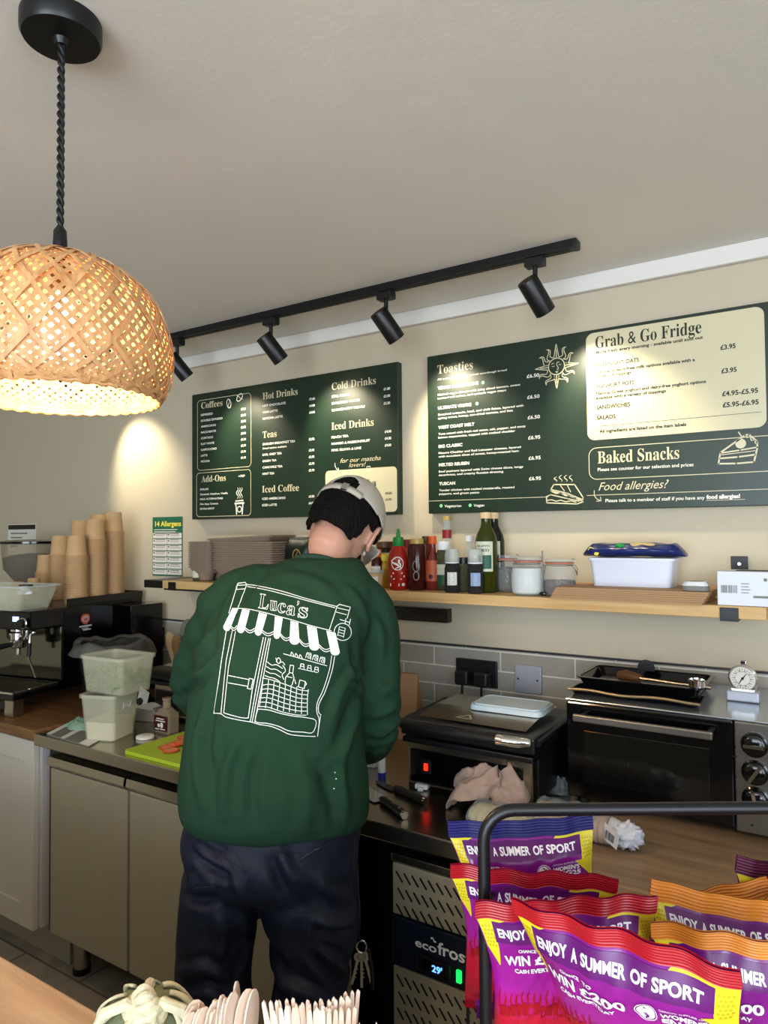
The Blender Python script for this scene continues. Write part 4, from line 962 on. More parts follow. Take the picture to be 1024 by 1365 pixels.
g.build('tray_edge', 'chrome', tr_)
g = MB()
for k in range(30): mbox(g, .012+k*.0162, .016+k*.0162, .012, .195, .992, .996, 0)
for k in range(5): mbox(g, .012, MW-.01, .03+k*.038, .033+k*.038, .990, .993, 0)
g.build('tray_grate', 'steel', tr_)
for u, v in ((.012, .012), (.45, .012), (.012, .56), (.45, .56)):
    f = MB(); mbox(f, u, u+.045, v, v+.045, .908, .970, .003); f.build('foot', 'steel', t)
m = MB(); mbox(m, .05, .46, .012, .026, .935, .966, .002); m.build('base_rail', 'steel_dark', t)
m = MB(); mbox(m, -.002, .004, .24, .655, MTOP, MTOP+.030, .001); mbox(m, .004, MW-.01, .650, .655, MTOP, MTOP+.030, .001); m.build('cup_guard', 'black_gloss', t)
# control display, steam knob, group head, portafilter, wand
m = MB(); mbox(m, .055, .085, .0685, .070, 1.238, 1.256, 0); m.build('display', 'lcd_blue', hd)
kx = mp(.018, .060, 1.235)
MB().cyl(kx, kx-MD*.022, .017, .015).build('steam_knob', 'black_plastic', t, smooth=True); MB().tube([kx-MD*.006+ML*(.018*cos(a))+Vector((0, 0, .018*sin(a))) for a in [2*pi*i/24 for i in range(24)]], .003, 8, closed=True).build('knob_ring', 'chrome', t, smooth=True)
for u in (.13, .34):
    c = mp(u, .135, 1.206); gh = MB().lathe(c, [(.028, -.045), (.034, -.042), (.034, -.018), (.028, -.012), (.028, .0)], 28).build('group_head', 'chrome', t, smooth=True)
    MB().lathe(c, [(.024, -.075), (.030, -.068), (.031, -.046), (.026, -.044)], 28).cyl(c+Vector((0, 0, -.075)), c+Vector((0, 0, -.10)), .009).build('portafilter', 'chrome', gh, smooth=True)
    MB().tube([c+Vector((0, 0, -.058))-MD*.03, c+Vector((0, 0, -.060))-MD*.06, c+Vector((0, 0, -.066))-MD*.15], [.008, .010, .013], 12).build('handle', 'black_plastic', gh, smooth=True)
w = mp(.028, .11, 1.205); ws = MB().tube([w, w+Vector((0, 0, -.02))-MD*.015, w+Vector((0, 0, -.10))-MD*.02, w+Vector((0, 0, -.175))+MD*.01], .0045, 10).ell(w+Vector((0, 0, -.01)), (.010, .010, .012), 14).build('steam_wand', 'chrome', t, smooth=True)
MB().tube([w+Vector((0, 0, -.045))-MD*.0165, w+Vector((0, 0, -.095))-MD*.0197], .0075, 10).build('wand_grip', 'black_rubber', ws, smooth=True)
for u in (.075, .10): c = mp(u, .12, 1.20); MB().tube([c, c+Vector((0, 0, -.02)), c+Vector((0, 0, -.035))-MD*.01], .005, 8).build('pipe', 'chrome', t, smooth=True)
# badge on the side panel
bs = MB(); c = mp(-.0012, .33, 1.222); P_ = [c+MD*(.024*cos(a))+Vector((0, 0, .021*sin(a)*(1+.12*sin(3*a)))) for a in [2*pi*i/24 for i in range(24)]]; bs.add(P_, [tuple(range(24))]); b_ = bs.build('badge', 'badge_red', t, fix=False)
rr_ = MB(); rr_.tube([c-ML*.001+MD*(.014*cos(a))+Vector((0, 0, .011*sin(a))) for a in [2*pi*i/20 for i in range(20)]], .0014, 5, closed=True).tube([c-ML*.001+MD*(.004+.010*cos(a))+Vector((0, 0, .006*sin(a))) for a in [pi*i/8 for i in range(9)]], .0014, 5); rr_.build('badge_swirl', 'badge_grey', b_)
l_ = MB(); mbox(l_, -.0012, -.0002, .300, .362, 1.190, 1.196, 0); mbox(l_, -.0012, -.0002, .312, .346, 1.183, 1.186, 0); mbox(l_, -.0012, -.0002, .318, .358, 1.176, 1.181, 0); l_.build('badge_lettering', 'badge_grey', b_, fix=False)

# paper cups: open, rolled rim down, upside down in stacks
def cup_mesh(name, r, h, loc, label):
    b = Vector(loc); k = .74
    o = single(name, MB().lathe(b, [(r*.90, .0035), (r+.002, .0003), (r+.0034, .0018), (r+.0022, .0040), (r*.925, .0046), (r*k+.001, h), (r*k-.003, h), (r*k-.003, h-.005), (r*k-.006, h-.005), (.001, h-.0049)], 26, (False, True)), 'paper_cup', label, 'paper cup', 'upside-down paper cups on the coffee machine', base=b, smooth=True, ang=35)
    return o
stacks = [(151, 1.90, 45, 'tallest stack, furthest right on the machine'), (126.5, 1.80, 40, 'front stack immediately left of the tallest'), (102, 1.71, 30, 'short middle stack nearest the viewer'),
          (80, 1.80, 30, 'short stack just left of the middle one'), (106, 1.875, 40, 'rear stack rising above the two short ones'), (131, 1.955, 44, 'rear stack squeezed behind the two tallest'), (61, 1.83, 17, 'low stack between hopper and short stacks')]
cup0 = None
for px, y, n, lab in stacks:
    x = atY(px, 780, y).x
    for k in range(n):
        lb = ('brown paper cup topping the ' if k == n-1 else 'brown paper cup, rim showing, in the ')+lab; loc = (x, y, MTOP+.0008+k*.0065)
        if cup0 is None: cup0 = cup_mesh('paper_cup', .0425, .083, loc, lb)
        else: dup(cup0, loc, label=lb)
sc0 = None
for px, y, n, lab in ((24, 1.60, 5, 'small brown espresso cup in the left low stack behind the white tub'), (45, 1.64, 7, 'small brown espresso cup in the right low stack behind the white tub')):
    x = atY(px, 780, y).x
    for k in range(n):
        loc = (x, y, MTOP+.0008+k*.007)
        if sc0 is None: sc0 = cup_mesh('espresso_cup', .029, .058, loc, lab); sc0['group'] = 'small cups on the coffee machine'
        else: dup(sc0, loc, label=lab)
# translucent tub holding saucers at the front of the machine top
c = Vector((-2.640, 1.475, MTOP+.001))
t = thing('storage_tub', 'frosted white open tub on the coffee machine, at the left edge', 'tub', c)
MB().rrect(c, .25, .15, 0, .088, .02, .32, .18, rz=MA, t=.003).build('tub', 'tub_plastic', t, smooth=True)
MB().rrect(c+Vector((0, 0, .084)), .332, .192, 0, .006, .02, rz=MA, t=.006, hole=True).build('rim', 'clear_plastic', t, smooth=True)
l0 = single('jar_lid', MB().lathe((0, 0, 0), [(.026, 0), (.027, .003), (.027, .010), (.024, .012)], 24).cyl((0, 0, .012), (0, 0, .03), .018, .019), 'white_plastic', 'small white plastic pot with a dark lid standing in the frosted tub', 'pot', base=(0, 0, 0), smooth=True)
l0.location = atY(35, 776, 1.46); l0.location.z = 1.338
k_ = MB().cyl((0, 0, .03), (0, 0, .034), .024).build('lid', 'black_plastic', l0)
# grinder with its bean hopper
gx, gy = -3.17, 1.88
t = thing('coffee_grinder', 'coffee grinder with a clear hopper of dark roasted beans behind the cups', 'coffee grinder', (gx, gy, .908))
MB().rrect((gx, gy, .908), .17, .19, 0, .30, .03).rrect((gx, gy, 1.208), .13, .13, 0, .09, .03).build('body', 'black_gloss', t, smooth=True)
MB().lathe((gx, gy, 1.298), [(.045, 0), (.06, .02), (.125, .10), (.135, .215)], 36, (False, False)).build('hopper', 'hopper_plastic', t, smooth=True)
MB().lathe((gx, gy, 1.298), [(.001, .002), (.043, .002), (.058, .022), (.121, .10), (.128, .150), (.08, .165), (.001, .172)], 36).build('coffee_beans', 'beans', t, smooth=True)
MB().lathe((gx, gy, 1.298), [(.136, .214), (.150, .217), (.150, .226), (.11, .233), (.001, .236)], 36).build('lid', 'black_gloss', t, smooth=True)
# notice taped to the wall
n_ = [atY(x, y, WY) for x, y in ((11, 699), (48, 740))]
t = thing('wall_notice', 'white paper notice with a black header strip on the wall above the grinder', 'notice', ((n_[0].x+n_[1].x)/2, WY, n_[1].z))
MB().bx(n_[0].x, n_[1].x, WY-.0015, WY-.0003, n_[1].z, n_[0].z).build('sheet', 'paper_white', t)
h_ = MB().bx(n_[0].x+.004, n_[1].x-.004, WY-.0022, WY-.0015, n_[0].z-.028, n_[0].z-.004); h_.build('header', 'black_plastic', t)
A = Art(); 
for i, w_ in enumerate((.8, .55, .7, .3)): A.line([(n_[0].x+.03, n_[0].z-.048-.022*i), (n_[0].x+.03+.19*w_, n_[0].z-.048-.022*i)], .007)
A.lay(lambda x, y: (x, WY-.002, y)).build('printed_lines', 'slate_grey', t, fix=False)

# tall black box and lined bin between the machine and the wall
bx_ = single('storage_box', MB().bx(-2.545, -2.435, 1.86, 2.02, .909, 1.262, .004), 'black_gloss', 'tall plain black box standing behind the coffee machine against the wall', 'box')
c = Vector((-2.335, 1.70, .902))
t = thing('waste_bin', 'round black counter bin with a crumpled grey liner, behind the plastic tubs', 'bin', c)
MB().lathe(c, [(.085, 0), (.095, .005), (.118, .215), (.115, .215), (.09, .01), (.001, .008)], 36).build('bin', 'black_plastic', t, smooth=True)
lp = []
for j in range(5):
    lp.append([c+Vector(((.117+.012*j*(1 if j < 3 else .7)+.006*sin(a*5+j)+.004*sin(a*11))*cos(a), (.117+.010*j+.006*sin(a*5+j))*sin(a), .218+(.022, .034, .028, .012, -.012)[j]+.007*sin(a*4+j*.5)+.004*sin(a*9))) for a in [2*pi*i/60 for i in range(60)]])
MB().rings(lp, False).build('bin_liner', 'grey_liner', t, smooth=True, ang=180)

# the two plastic tubs on the steel top
c = Vector((-2.005, 1.452, .9005))
t = thing('food_tub', 'lower square frosted plastic tub with a small white label, holding pale food', 'tub', c, 'stacked plastic tubs')
MB().rrect(c, .108, .118, 0, .145, .016, .128, .140, rz=.32, t=.0025).build('tub', 'tub_plastic', t, smooth=True)
MB().rrect(c+Vector((0, 0, .136)), .137, .149, 0, .010, .018, rz=.32, t=.006, hole=True).build('rim', 'tub_plastic', t, smooth=True)
Rz = Matrix.Rotation(.32, 3, 'Z'); q0 = c+Rz @ Vector((.0635, .0, .105)); lb_ = MB().box(q0, (.001, .042, .018), M=Rz @ Matrix.Rotation(.075, 3, 'Y')).build('label', 'paper_white', t)
A = Art(); 
for i, y in enumerate((.006, 0, -.006)): A.line([(-.017, y), (.014-.006*i, y)], .0018)
A.lay(lambda x, y: q0+Rz @ Vector((.0012+y*.07, x, y))).build('label_print', 'slate_grey', lb_, fix=False)
MB().rrect(c+Vector((0, 0, .003)), .1, .108, 0, .055, .012, .105, .113, rz=.32).build('contents', 'paper_cup_inside', t, smooth=True)
c = Vector((-1.990, 1.470, 1.049)); R2 = radians(3)
t = thing('food_tub', 'upper square frosted plastic tub of green lettuce, stacked on the other tub', 'tub', c, 'stacked plastic tubs')
MB().rrect(c, .175, .125, 0, .112, .018, .198, .142, rz=R2, t=.0025).build('tub', 'tub_plastic', t, smooth=True)
MB().rrect(c+Vector((0, 0, .105)), .206, .150, 0, .010, .02, rz=R2, t=.006, hole=True).build('rim', 'tub_plastic', t, smooth=True)
lf = MB(); rnd = random.Random(3)
for k in range(110):
    p = c+Vector((rnd.uniform(-.088, .088), rnd.uniform(-.065, .065), rnd.uniform(.010, .062))); a = rnd.uniform(0, 6.28); b = rnd.uniform(-.6, .6)
    M = Matrix.Rotation(a, 3, 'Z') @ Matrix.Rotation(b, 3, 'X'); lf.grid(7, 5, lambda u, v: p+M @ Vector(((u-.5)*.042, (v-.5)*.03, .006*sin(u*9+k)+.004*sin(v*8))))
for v in lf.v: v.x = max(c.x-.084, min(c.x+.084, v.x)); v.y = max(c.y-.0585, min(c.y+.0585, v.y)); v.z = max(v.z, c.z+.004)
o = lf.build('lettuce', 'salad_green', t, smooth=True, fix=False); o['kind'] = 'stuff'
# leaf pieces pressed against the wall show as green; tub walls let light through
for nm in ('tub_plastic',):
    b_ = MATS[nm].node_tree.nodes['Principled BSDF']; b_.inputs['Alpha'].default_value = .28; b_.inputs['Subsurface Weight'].default_value = .0

# cloth, mat, lid, bottle, paper, small tub
cl = MB().grid(26, 18, lambda u, v: Vector((-2.250+.120*u+.010*sin(v*7), 1.430+.085*v+.008*sin(u*8), .9025+.026*max(0, sin(pi*u))**.5*max(0, sin(pi*v))**.5*(1+.35*noise.noise(Vector((u*5, v*4, 0)))))))
o = single('folded_cloth', cl, 'green_cloth', 'pale green cloth lying folded beside the plastic tubs', 'cloth', smooth=True, fix=False, ang=180)
mt = MB(); 
A4 = [atZ(x, y, .9012) for x, y in ((62, 979), (118, 996), (150, 978), (96, 962))]
mt.rings([[p+Vector((0, 0, dz)) for p in A4] for dz in (-.0008, .0022)])
t = single('packet_sheet', mt, 'slate_grey', 'flat grey and white printed sheet lying at the corner of the steel worktop', 'sheet')
s_ = MB()
for k, (a, b) in enumerate(((.0, .10), (.34, .44), (.78, 1.0))):
    P = [A4[0].lerp(A4[1], a), A4[0].lerp(A4[1], b), A4[3].lerp(A4[2], b), A4[3].lerp(A4[2], a)]; s_.add([p+Vector((0, 0, .0032)) for p in P], [(0, 1, 2, 3)])
s_.build('white_stripes', 'paper_white', t, fix=False)
p = atZ(193.5, 984, .9); single('pot_lid', MB().lathe(p, [(.026, 0), (.0285, .002), (.0285, .007), (.026, .009), (.001, .009)], 32), 'paper_white', 'round white lid lying on the steel worktop beside the lime green board', 'lid', smooth=True)
p = atZ(211, 978, .9)+Vector((0, .035, 0))
t = thing('sauce_bottle', 'squat clear bottle with a square dark red label, left of the green board', 'bottle', p)
MB().rrect(p, .072, .05, 0, .062, .010).rrect(p, .07, .048, .062, .078, .012, .035, .03).lathe(p, [(.014, .078), (.013, .10), (.015, .102), (.015, .110)], 20).build('glass', 'bottle_glass', t, smooth=True)
MB().bx(p.x-.033, p.x+.033, p.y-.0262, p.y-.0252, p.z+.006, p.z+.056).build('label', 'dark_label', t)
A = Art(); A.line([(-.018, .046), (.016, .046)], .003); A.line([(-.022, .039), (.022, .039)], .003); A.circle((-.008, .024), .006); A.circle((.006, .026), .007, sy=1.3); A.line([(-.024, .012), (-.006, .012)], .003); A.line([(0, .013), (.022, .013)], .003)
A.lay(lambda x, y: (p.x+x, p.y-.0268, p.z+y)).build('label_print', 'paper_white', t, fix=False)
p = atZ(190, 962, .9)+Vector((0, .03, 0))
t = thing('small_box', 'small grey box with folded white paper on it, behind the round white lid', 'box', p)
MB().box(p+Vector((0, 0, .022)), (.085, .06, .044), .3, .004).build('box', 'slate_grey', t)
MB().grid(8, 6, lambda u, v: p+Vector(((u-.5)*.10, (v-.5)*.07, .0455+.006*sin(u*5)*v))).build('paper', 'paper_white', t, smooth=True, fix=False)
p = atZ(176, 955, .9)+Vector((0, .06, 0))
t = thing('black_jug', 'small black jug with a scrap of white paper beside the lower tub', 'jug', p)
MB().lathe(p, [(.034, 0), (.036, .004), (.034, .05), (.022, .066), (.001, .067)], 24).build('jug', 'black_gloss', t, smooth=True)
MB().grid(6, 6, lambda u, v: p+Vector((-.01+.05*u, -.036+.02*v, .03+.07*v-.02*u))).build('paper_scrap', 'paper_white', t, fix=False)

# chopping board with tomato slices
B4 = [atZ(x, y, .902) for x, y in ((166, 1004), (246, 1025))]
bd_ = MB().rrect(((-1.815-1.445)/2, 1.49, .9005), .37, .26, 0, .010, .012)
single('chopping_board', bd_, 'lime_board', 'lime green plastic chopping board on the steel worktop beside the person', 'chopping board', smooth=True)
for i, (px, py, dz) in enumerate(((222, 997, 0), (232, 993, .003), (241, 990, .006), (246, 984, 0), (228, 1001, .002))):
    p = atZ(px, py, .9108+dz)
    t = single('tomato_slice', MB().lathe(p, [(.024, 0), (.0262, .002), (.024, .0045), (.001, .0045)], 24, sy=.9, rz=i), 'tomato', ['tomato slice lying flattest to the left on the green board', 'tomato slice overlapping the first on the green board', 'tomato slice topmost in the overlapping row on the board', 'tomato slice set apart nearest the person on the board', 'small tomato slice nearest the front edge of the board'][i], 'tomato slice', 'tomato slices on the green board', smooth=True)
    MB().lathe(p+Vector((0, 0, .0046)), [(.020, 0), (.001, .0004)], 20, sy=.9, rz=i).build('flesh', 'tomato_flesh', t)

# left sandwich press with a sheet of paper on its lid
def press(x0, x1, y0, y1, z, label, right):
    t = thing('contact_grill', label, 'sandwich grill', ((x0+x1)/2, (y0+y1)/2, z), 'stainless steel sandwich grills'); xm = (x0+x1)/2
    b = MB().bx(x0+.012, x1-.012, y0+.035, y1-.02, z+.012, z+.118, .004).build('base', 'steel', t)
    MB().bx(x0+.022, x1-.035, y0+.030, y0+.036, z+.02, z+.100, .002).build('front_panel', 'black_gloss', b)
    MB().bx(x1-.013, x1-.009, y0+.07, y1-.03, z+.02, z+.115, .001).build('side_panel', 'black_plastic', b)
    MB().bx(x0+.005, x1-.005, y0+.02, y1-.02, z+.118, z+.132, .003).build('lower_plate', 'black_metal', t)
    for sx in (x0+.02, x1-.02):
        for sy in (y0+.05, y1-.04): MB().cyl((sx, sy, z), (sx, sy, z+.014), .013).build('foot', 'black_rubber', t)
    lid = MB().bx(x0, x1, y0+.02, y1, z+.136, z+.176, .006).build('lid', 'black_metal', t)
    MB().grid(2, 8, lambda u, v: Vector((x0+.035+(x1-x0-.07)*u, y0+.055+(y1-y0-.10)*v, z+.180+.012*min(1, v*2.5)))).build('lid_plate', 'steel', lid, fix=False)
    MB().tube([(x0+.008, y0+.06, z+.160), (x0+.008, y0+.015, z+.166), (x0+.02, y0+.0, z+.168), (xm, y0-.006, z+.168), (x1-.085, y0, z+.168)], .012, 12).build('handle', 'black_rubber', lid, smooth=True)
    MB().tube([(x1-.085, y0, z+.168), (x1-.03, y0+.004, z+.168), (x1-.012, y0+.018, z+.166)], [.0125, .013, .010], 12).build('handle_end', 'chrome', lid, smooth=True)
    for sx in (x0-.004, x1+.004): MB().tube([(sx, y0+.03, z+.164), (sx, y1-.05, z+.172), (sx, y1-.01, z+.13), (sx, y1-.01, z+.04)], .008, 8).build('side_arm', 'black_metal', lid, smooth=True)
    if right:
        c = Vector((-.935+.04, y0+.029, z+.062)); MB().box(c, (.026, .004, .034), 0, .002).build('switch_plate', 'black_plastic', b); MB().box(c+Vector((0, -.003, 0)), (.011, .004, .018), 0, .002).build('switch', 'switch_red', b)
        A = Art(); A.line([(-.018, -.014), (.018, -.014), (0, .018)], .0045, closed=True); A.lay(lambda x, y: (xm-.02+x*1.2, y0+.075+y*1.1, z+.1885)).build('warning_triangle', 'print_cream', lid, fix=False)
    return t
mat('switch_red', '#c41a08', .3, emit='#ff2a10', estr=2.2)
press(-2.10, -1.76, 1.66, 1.98, .90, 'stainless sandwich grill on the left, half hidden by the person', False)
P_ = [Vector((-1.90, 1.74, 1.094)), Vector((-1.79, 1.70, 1.094)), Vector((-1.68, 1.83, 1.097)), Vector((-1.80, 1.90, 1.096))]
single('paper_sheet', MB().grid(6, 6, lambda u, v: (P_[0]*(1-u)+P_[1]*u)*(1-v)+(P_[3]*(1-u)+P_[2]*u)*v+Vector((0, 0, .004*sin(u*5+v*3)))), 'paper_white', 'loose white paper sheets lying on the left sandwich grill', 'paper', fix=False)
gt = press(-.965, -.605, 1.535, 1.86, .90, 'stainless sandwich grill on the right with a glowing red switch', True)
# frosted lid lying on the right grill
lc = Vector((-.735, 1.735, 1.0925)); lz = .04
t = thing('box_lid', 'frosted rectangular plastic box lid lying on top of the right grill', 'lid', lc)
MB().rrect(lc, .195, .125, 0, .012, .02, .19, .12, rz=lz).build('lid', 'frosted', t, smooth=True) if mat('frosted', '#c9d6dc', .3, alpha=.9) else None
MB().rrect(lc+Vector((0, 0, .012)), .178, .108, 0, .004, .018, rz=lz, t=.003).build('raised_rib', 'frosted', t, smooth=True)

# utensil holder with boards and spatulas behind the left grill
c = Vector((-2.235, 1.95, .9005))
t = thing('utensil_block', 'small reddish wooden block holding boards and spatulas by the wall', 'utensil holder', c)
MB().box(c+Vector((0, 0, .065)), (.11, .07, .13), 0, .004).build('block', 'walnut', t)
def paddle(p, w, h, an, m_, lab, hole=False, tilt=.12):
    M = Matrix.Rotation(an, 3, 'Y') @ Matrix.Rotation(-tilt, 3, 'X'); o = []
    for i in range(28): a = 2*pi*i/28; o.append((w/2*cos(a)*(1 if sin(a) > 0 else .75), h*.62+h*.38*sin(a) if sin(a) > 0 else h*.62+h*.62*sin(a)))
    MM = M @ Matrix(((1, 0, 0), (0, 0, 1), (0, 1, 0))); return single('serving_paddle', MB().prism(o, .009, MM, p), m_, lab, 'paddle', 'boards and spatulas in the block', base=p, ang=30, smooth=True)
paddle(c+Vector((-.02, .03, .131)), .085, .175, -.05, 'slate_grey', 'grey rounded board standing at the back of the wooden block')
paddle(c+Vector((.035, .0, .131)), .055, .19, .16, 'beech', 'pale beech paddle leaning right in the wooden block')
paddle(c+Vector((-.03, -.015, .131)), .050, .135, -.45, 'beech', 'dull beech spatula leaning left in the wooden block')
paddle(c+Vector((.005, -.030, .131)), .045, .12, -.30, 'clear_brown', 'brown spatula in the front of the wooden block')

# wall sockets
def socket(x0, x1, z0, z1, m_, label, plugs):
    t = thing('wall_socket', label, 'socket', ((x0+x1)/2, WY-.009, z0))
    MB().bx(x0, x1, WY-.019, WY-.009, z0, z1, .003).build('plate', m_, t)
    for k, px in enumerate(plugs):
        pl_ = MB().box((px, WY-.040, z0+.030), (.048, .042, .046), 0, .008).build('plug', 'black_plastic', t)
        MB().tube([(px, WY-.05, z0+.008), (px, WY-.052, z0-.03), (px+.004, WY-.04, z0-.10), (px+.01, WY-.03, .93)], .0042, 8).build('cable', 'black_rubber', pl_, smooth=True)
    for sx in (x0+.012, x1-.012): MB().cyl((sx, WY-.0185, (z0+z1)/2), (sx, WY-.0200, (z0+z1)/2), .003, n=12).build('screw', 'chrome' if m_ != 'black_plastic' else 'steel_dark', t)
socket(-1.056, -.914, 1.064, 1.148, 'black_plastic', 'black double wall socket with two plugs above the right grill', (-1.018, -.952))
socket(-.855, -.770, 1.062, 1.146, 'blank_plate', 'square pale metal blanking plate on the tiles beside the black socket', ()) if mat('blank_plate', '#a9adb8', .35, metal=.3) else None
socket(-2.606, -2.462, 1.070, 1.153, 'black_plastic', 'black wall socket near the coffee machine, above the bin', (-2.505,))

# knives, lip-balm tube, white clip, tea towel on the steel worktop
def knife(a, b, blade, lab, w=.022):
    a, b = Vector(a), Vector(b); d = (b-a).normalized(); s = Vector((-d.y, d.x, 0)); L_ = (b-a).length; hl = .115; j = b-d*hl
    t = thing('kitchen_knife', lab, 'knife', b, 'knives on the steel worktop'); z = Vector((0, 0, 1))
    pts = [(0, 0), (.25, w*.75), (.6, w), (1, w)]; bl = MB(); up_, lo = [], []
    for f, ww in pts: p = a+(j-a)*f; up_.append(p+s*ww*.45); lo.append(p-s*ww*.55)
    vs = [p+z*.002 for p in up_]+[p+z*.002 for p in lo]+[p+z*.0035 for p in up_]+[p+z*.0035 for p in lo]; n = 4
    fs = [(i, i+1, n+i+1, n+i) for i in range(3)]+[(2*n+i, 3*n+i, 3*n+i+1, 2*n+i+1) for i in range(3)]+[(i, 2*n+i, 2*n+i+1, i+1) for i in range(3)]+[(n+i, n+i+1, 3*n+i+1, 3*n+i) for i in range(3)]+[(3, 2*n+3, 3*n+3, n+3)]
    bl.add(vs, fs).build('blade', blade, t)
    hd_ = MB().tube([j, j+d*.012, j+d*.05, j+d*.09, b-d*.004], [.007, .0105, .009, .0115, .009], 12)
    for v in hd_.v: v.z = .9005+.009+(v.z-j.z)*.85
    h_ = hd_.build('handle', 'black_plastic', t, smooth=True); MB().cyl(b-d*.004+z*.009, b+d*.003+z*.009, .009, n=14).build('pommel', 'chrome', h_, smooth=True)
    for f in (.3, .55, .8): q_ = j+(b-j)*f; MB().cyl(q_+z*.0175, q_+z*.0192, .0022, n=8).build('rivet', 'chrome', h_)
def kz(px, py): return atZ(px, py, .9005)
knife(kz(478, 1046), kz(539, 1092), 'chrome', "wide chef's knife with a black handle nearer the worktop edge", .040)
knife(kz(500, 1042), kz(567, 1073), 'steel_dark', 'narrow dark knife lying in front of the right grill', .022)
p = kz(509, 1036)
t = thing('glue_tube', 'small white tube with a blue cap standing beside the knives', 'tube', p)
MB().lathe(p, [(.0105, .014), (.0105, .055), (.006, .062), (.001, .063)], 20).build('tube', 'white_plastic', t, smooth=True); MB().lathe(p, [(.011, 0), (.011, .0138), (.001, .0139)], 20).build('cap', 'cap_blue', t, smooth=True) if mat('cap_blue', '#1f2f9a', .4) else None
p = kz(563, 1052); t = thing('plastic_clip', 'small white plastic clip lying in front of the right grill', 'clip', p)
MB().box(p+Vector((0, 0, .008)), (.034, .022, .012), .2, .003).build('clip', 'white_plastic', t); MB().box(p+Vector((.002, -.012, .005)), (.014, .018, .009), .5, .002).build('clip_jaw', 'white_plastic', t)
p = kz(494, 1020); t = thing('label_box', 'small pale blue box behind the knives, next to the person', 'box', p)
MB().box(p+Vector((0, 0, .02)), (.05, .04, .04), .1, .002).build('box', 'white_card', t)
A = Art(); [A.circle((-.012+.009*i, .024), .0024) for i in range(3)]; A.lay(lambda x, y: p+Vector((x, -.0215, y))).build('dots', 'slate_grey', t, fix=False)

# crumpled tea towel: a cloth sheet bunched into folds
mat('tea_towel', '#a38c80', .9, bump=.2, bscale=300, vary=.12, vscale=45)
tc_ = (kz(632, 1092)+kz(670, 1060))/2
def towel(u, v):
    a = (u-.5)*2; b = (v-.5)*2; r = min(1.25, math.hypot(a, b)); th = math.atan2(b, a); nz = lambda k, o_: noise.noise(Vector((a*k+o_, b*k, o_*.7)))
    R_ = .098*(r**.8)*(1+.16*sin(3*th+1)+.10*sin(7*th+2)*r)
    z = .082*max(0, 1-(r/1.2)**2.4)**.8*(1+.25*nz(1.1, 3))+.014*max(0, 1.1-r)*sin(3*th+5*r+3*nz(1.3, 4))*min(1, r*3)+.017*(1-abs(sin(3.5*th+5*r+3*nz(1.2, 2))))**1.5*max(0, 1.15-r)*min(1, r*4)+.010*nz(3.5, 7)+.004*nz(8, 5)
    hx, hy = .012*sin(6*th+4*r)*r, .012*cos(5*th+6*r)*r
    return Vector((tc_.x+R_*cos(th)*.92+hx+.012*nz(3, 8), tc_.y+.015+R_*sin(th)*.72+hy, .9025+max(0, z+.004)))
tw = MB().grid(110, 110, towel); o = single('tea_towel', tw, 'tea_towel', 'crumpled pinkish beige tea towel heaped in front of the right grill', 'towel', smooth=True, fix=False, ang=180)
md = o.modifiers.new('t', 'SOLIDIFY'); md.thickness = .0025; bake(o)
# brown paper bag against the wall behind the person
single('paper_bag', MB().rrect((-1.20, 1.955, .9005), .12, .09, 0, .20, .006, .10, .015, rz=.15), 'kraft', 'brown paper bag standing against the tiles behind the right elbow of the person', 'paper bag') if mat('kraft', '#a8825c', .8, vary=.08, vscale=20) else None
# ================================================================ wall shelf and what stands on it
SZ, SB, SF = 1.372, 1.342, 1.845
t = thing('wall_shelf', 'long pale wooden wall shelf on black metal brackets below the menu boards', 'shelf', (-1.2, WY, SB))
MB().bx(-2.228, -.155, SF, WY, SB, SZ, .002).build('board', 'shelf_wood', t)
def brkt(x, plate):
    b = MB().bx(x-.02, x+.02, SF-.0045, SF-.0005, SB-.002, SZ-.004, .001).bx(x-.02, x+.02, SF-.0045, WY, SB-.006, SB-.0008, .001)
    b.bx(x-.02, x+.02, WY-.005, WY-.0005, SB-.006 if not plate else SB-.006, SB if not plate else 1.482, .001)
    o = b.build('bracket', 'black_metal', t)
    if plate: MB().cyl((x, WY-.005, 1.462), (x, WY-.0075, 1.462), .0045, n=14).build('screw', 'steel', o, smooth=True)
brkt(-2.17, False); brkt(-1.44, False); brkt(-.232, True)
MB().bx(-2.335, -2.232, SF-.002, WY, SB, SZ, .002).bx(-2.232, -2.03, SF+.01, SF+.05, SB-.007, SB-.001, .001).build('end_cap', 'black_metal', t)
single('wall_bar', MB().bx(-1.283, -1.077, WY-.032, WY-.0005, 1.258, 1.303, .002), 'black_gloss', 'black horizontal bar fixed to the wall below the shelf, right of the person', 'bar')
# allergen poster
PA, PB_ = atY(204, 689, WY), atY(243.5, 769, WY)
t = thing('allergen_poster', 'narrow poster with a green header listing 14 allergens, on the wall left of the board', 'poster', ((PA.x+PB_.x)/2, WY, PB_.z))
mat('poster_green', '#1d6048', .5); mat('poster_yellow', '#e8d94a', .5)
x0, x1, z0, z1 = PA.x, PB_.x, 1.372, PA.z-.002
MB().bx(x0, x1, WY-.0022, WY-.0003, z0, z1).build('sheet', 'poster_green', t)
A = Art(); B = Art(); Cc = Art(); hh = (z1-z0); zt = z0+hh*.72; cw = (x1-x0-.008)/2
for r in range(7):
    for c in range(2):
        a, b = x0+.003+c*(cw+.002), z0+.004+r*(zt-z0)/7; A.poly([(a, b+.002), (a+cw, b+.002), (a+cw, b+(zt-z0)/7-.002), (a, b+(zt-z0)/7-.002)])
        Cc.circle((a+.009, b+.017), .0048); Cc.line([(a+.020, b+.021), (a+cw-.010-.006*((r*3+c) % 3), b+.021)], .003); Cc.line([(a+.020, b+.013), (a+cw-.018+.004*((r+c) % 3), b+.013)], .0022)
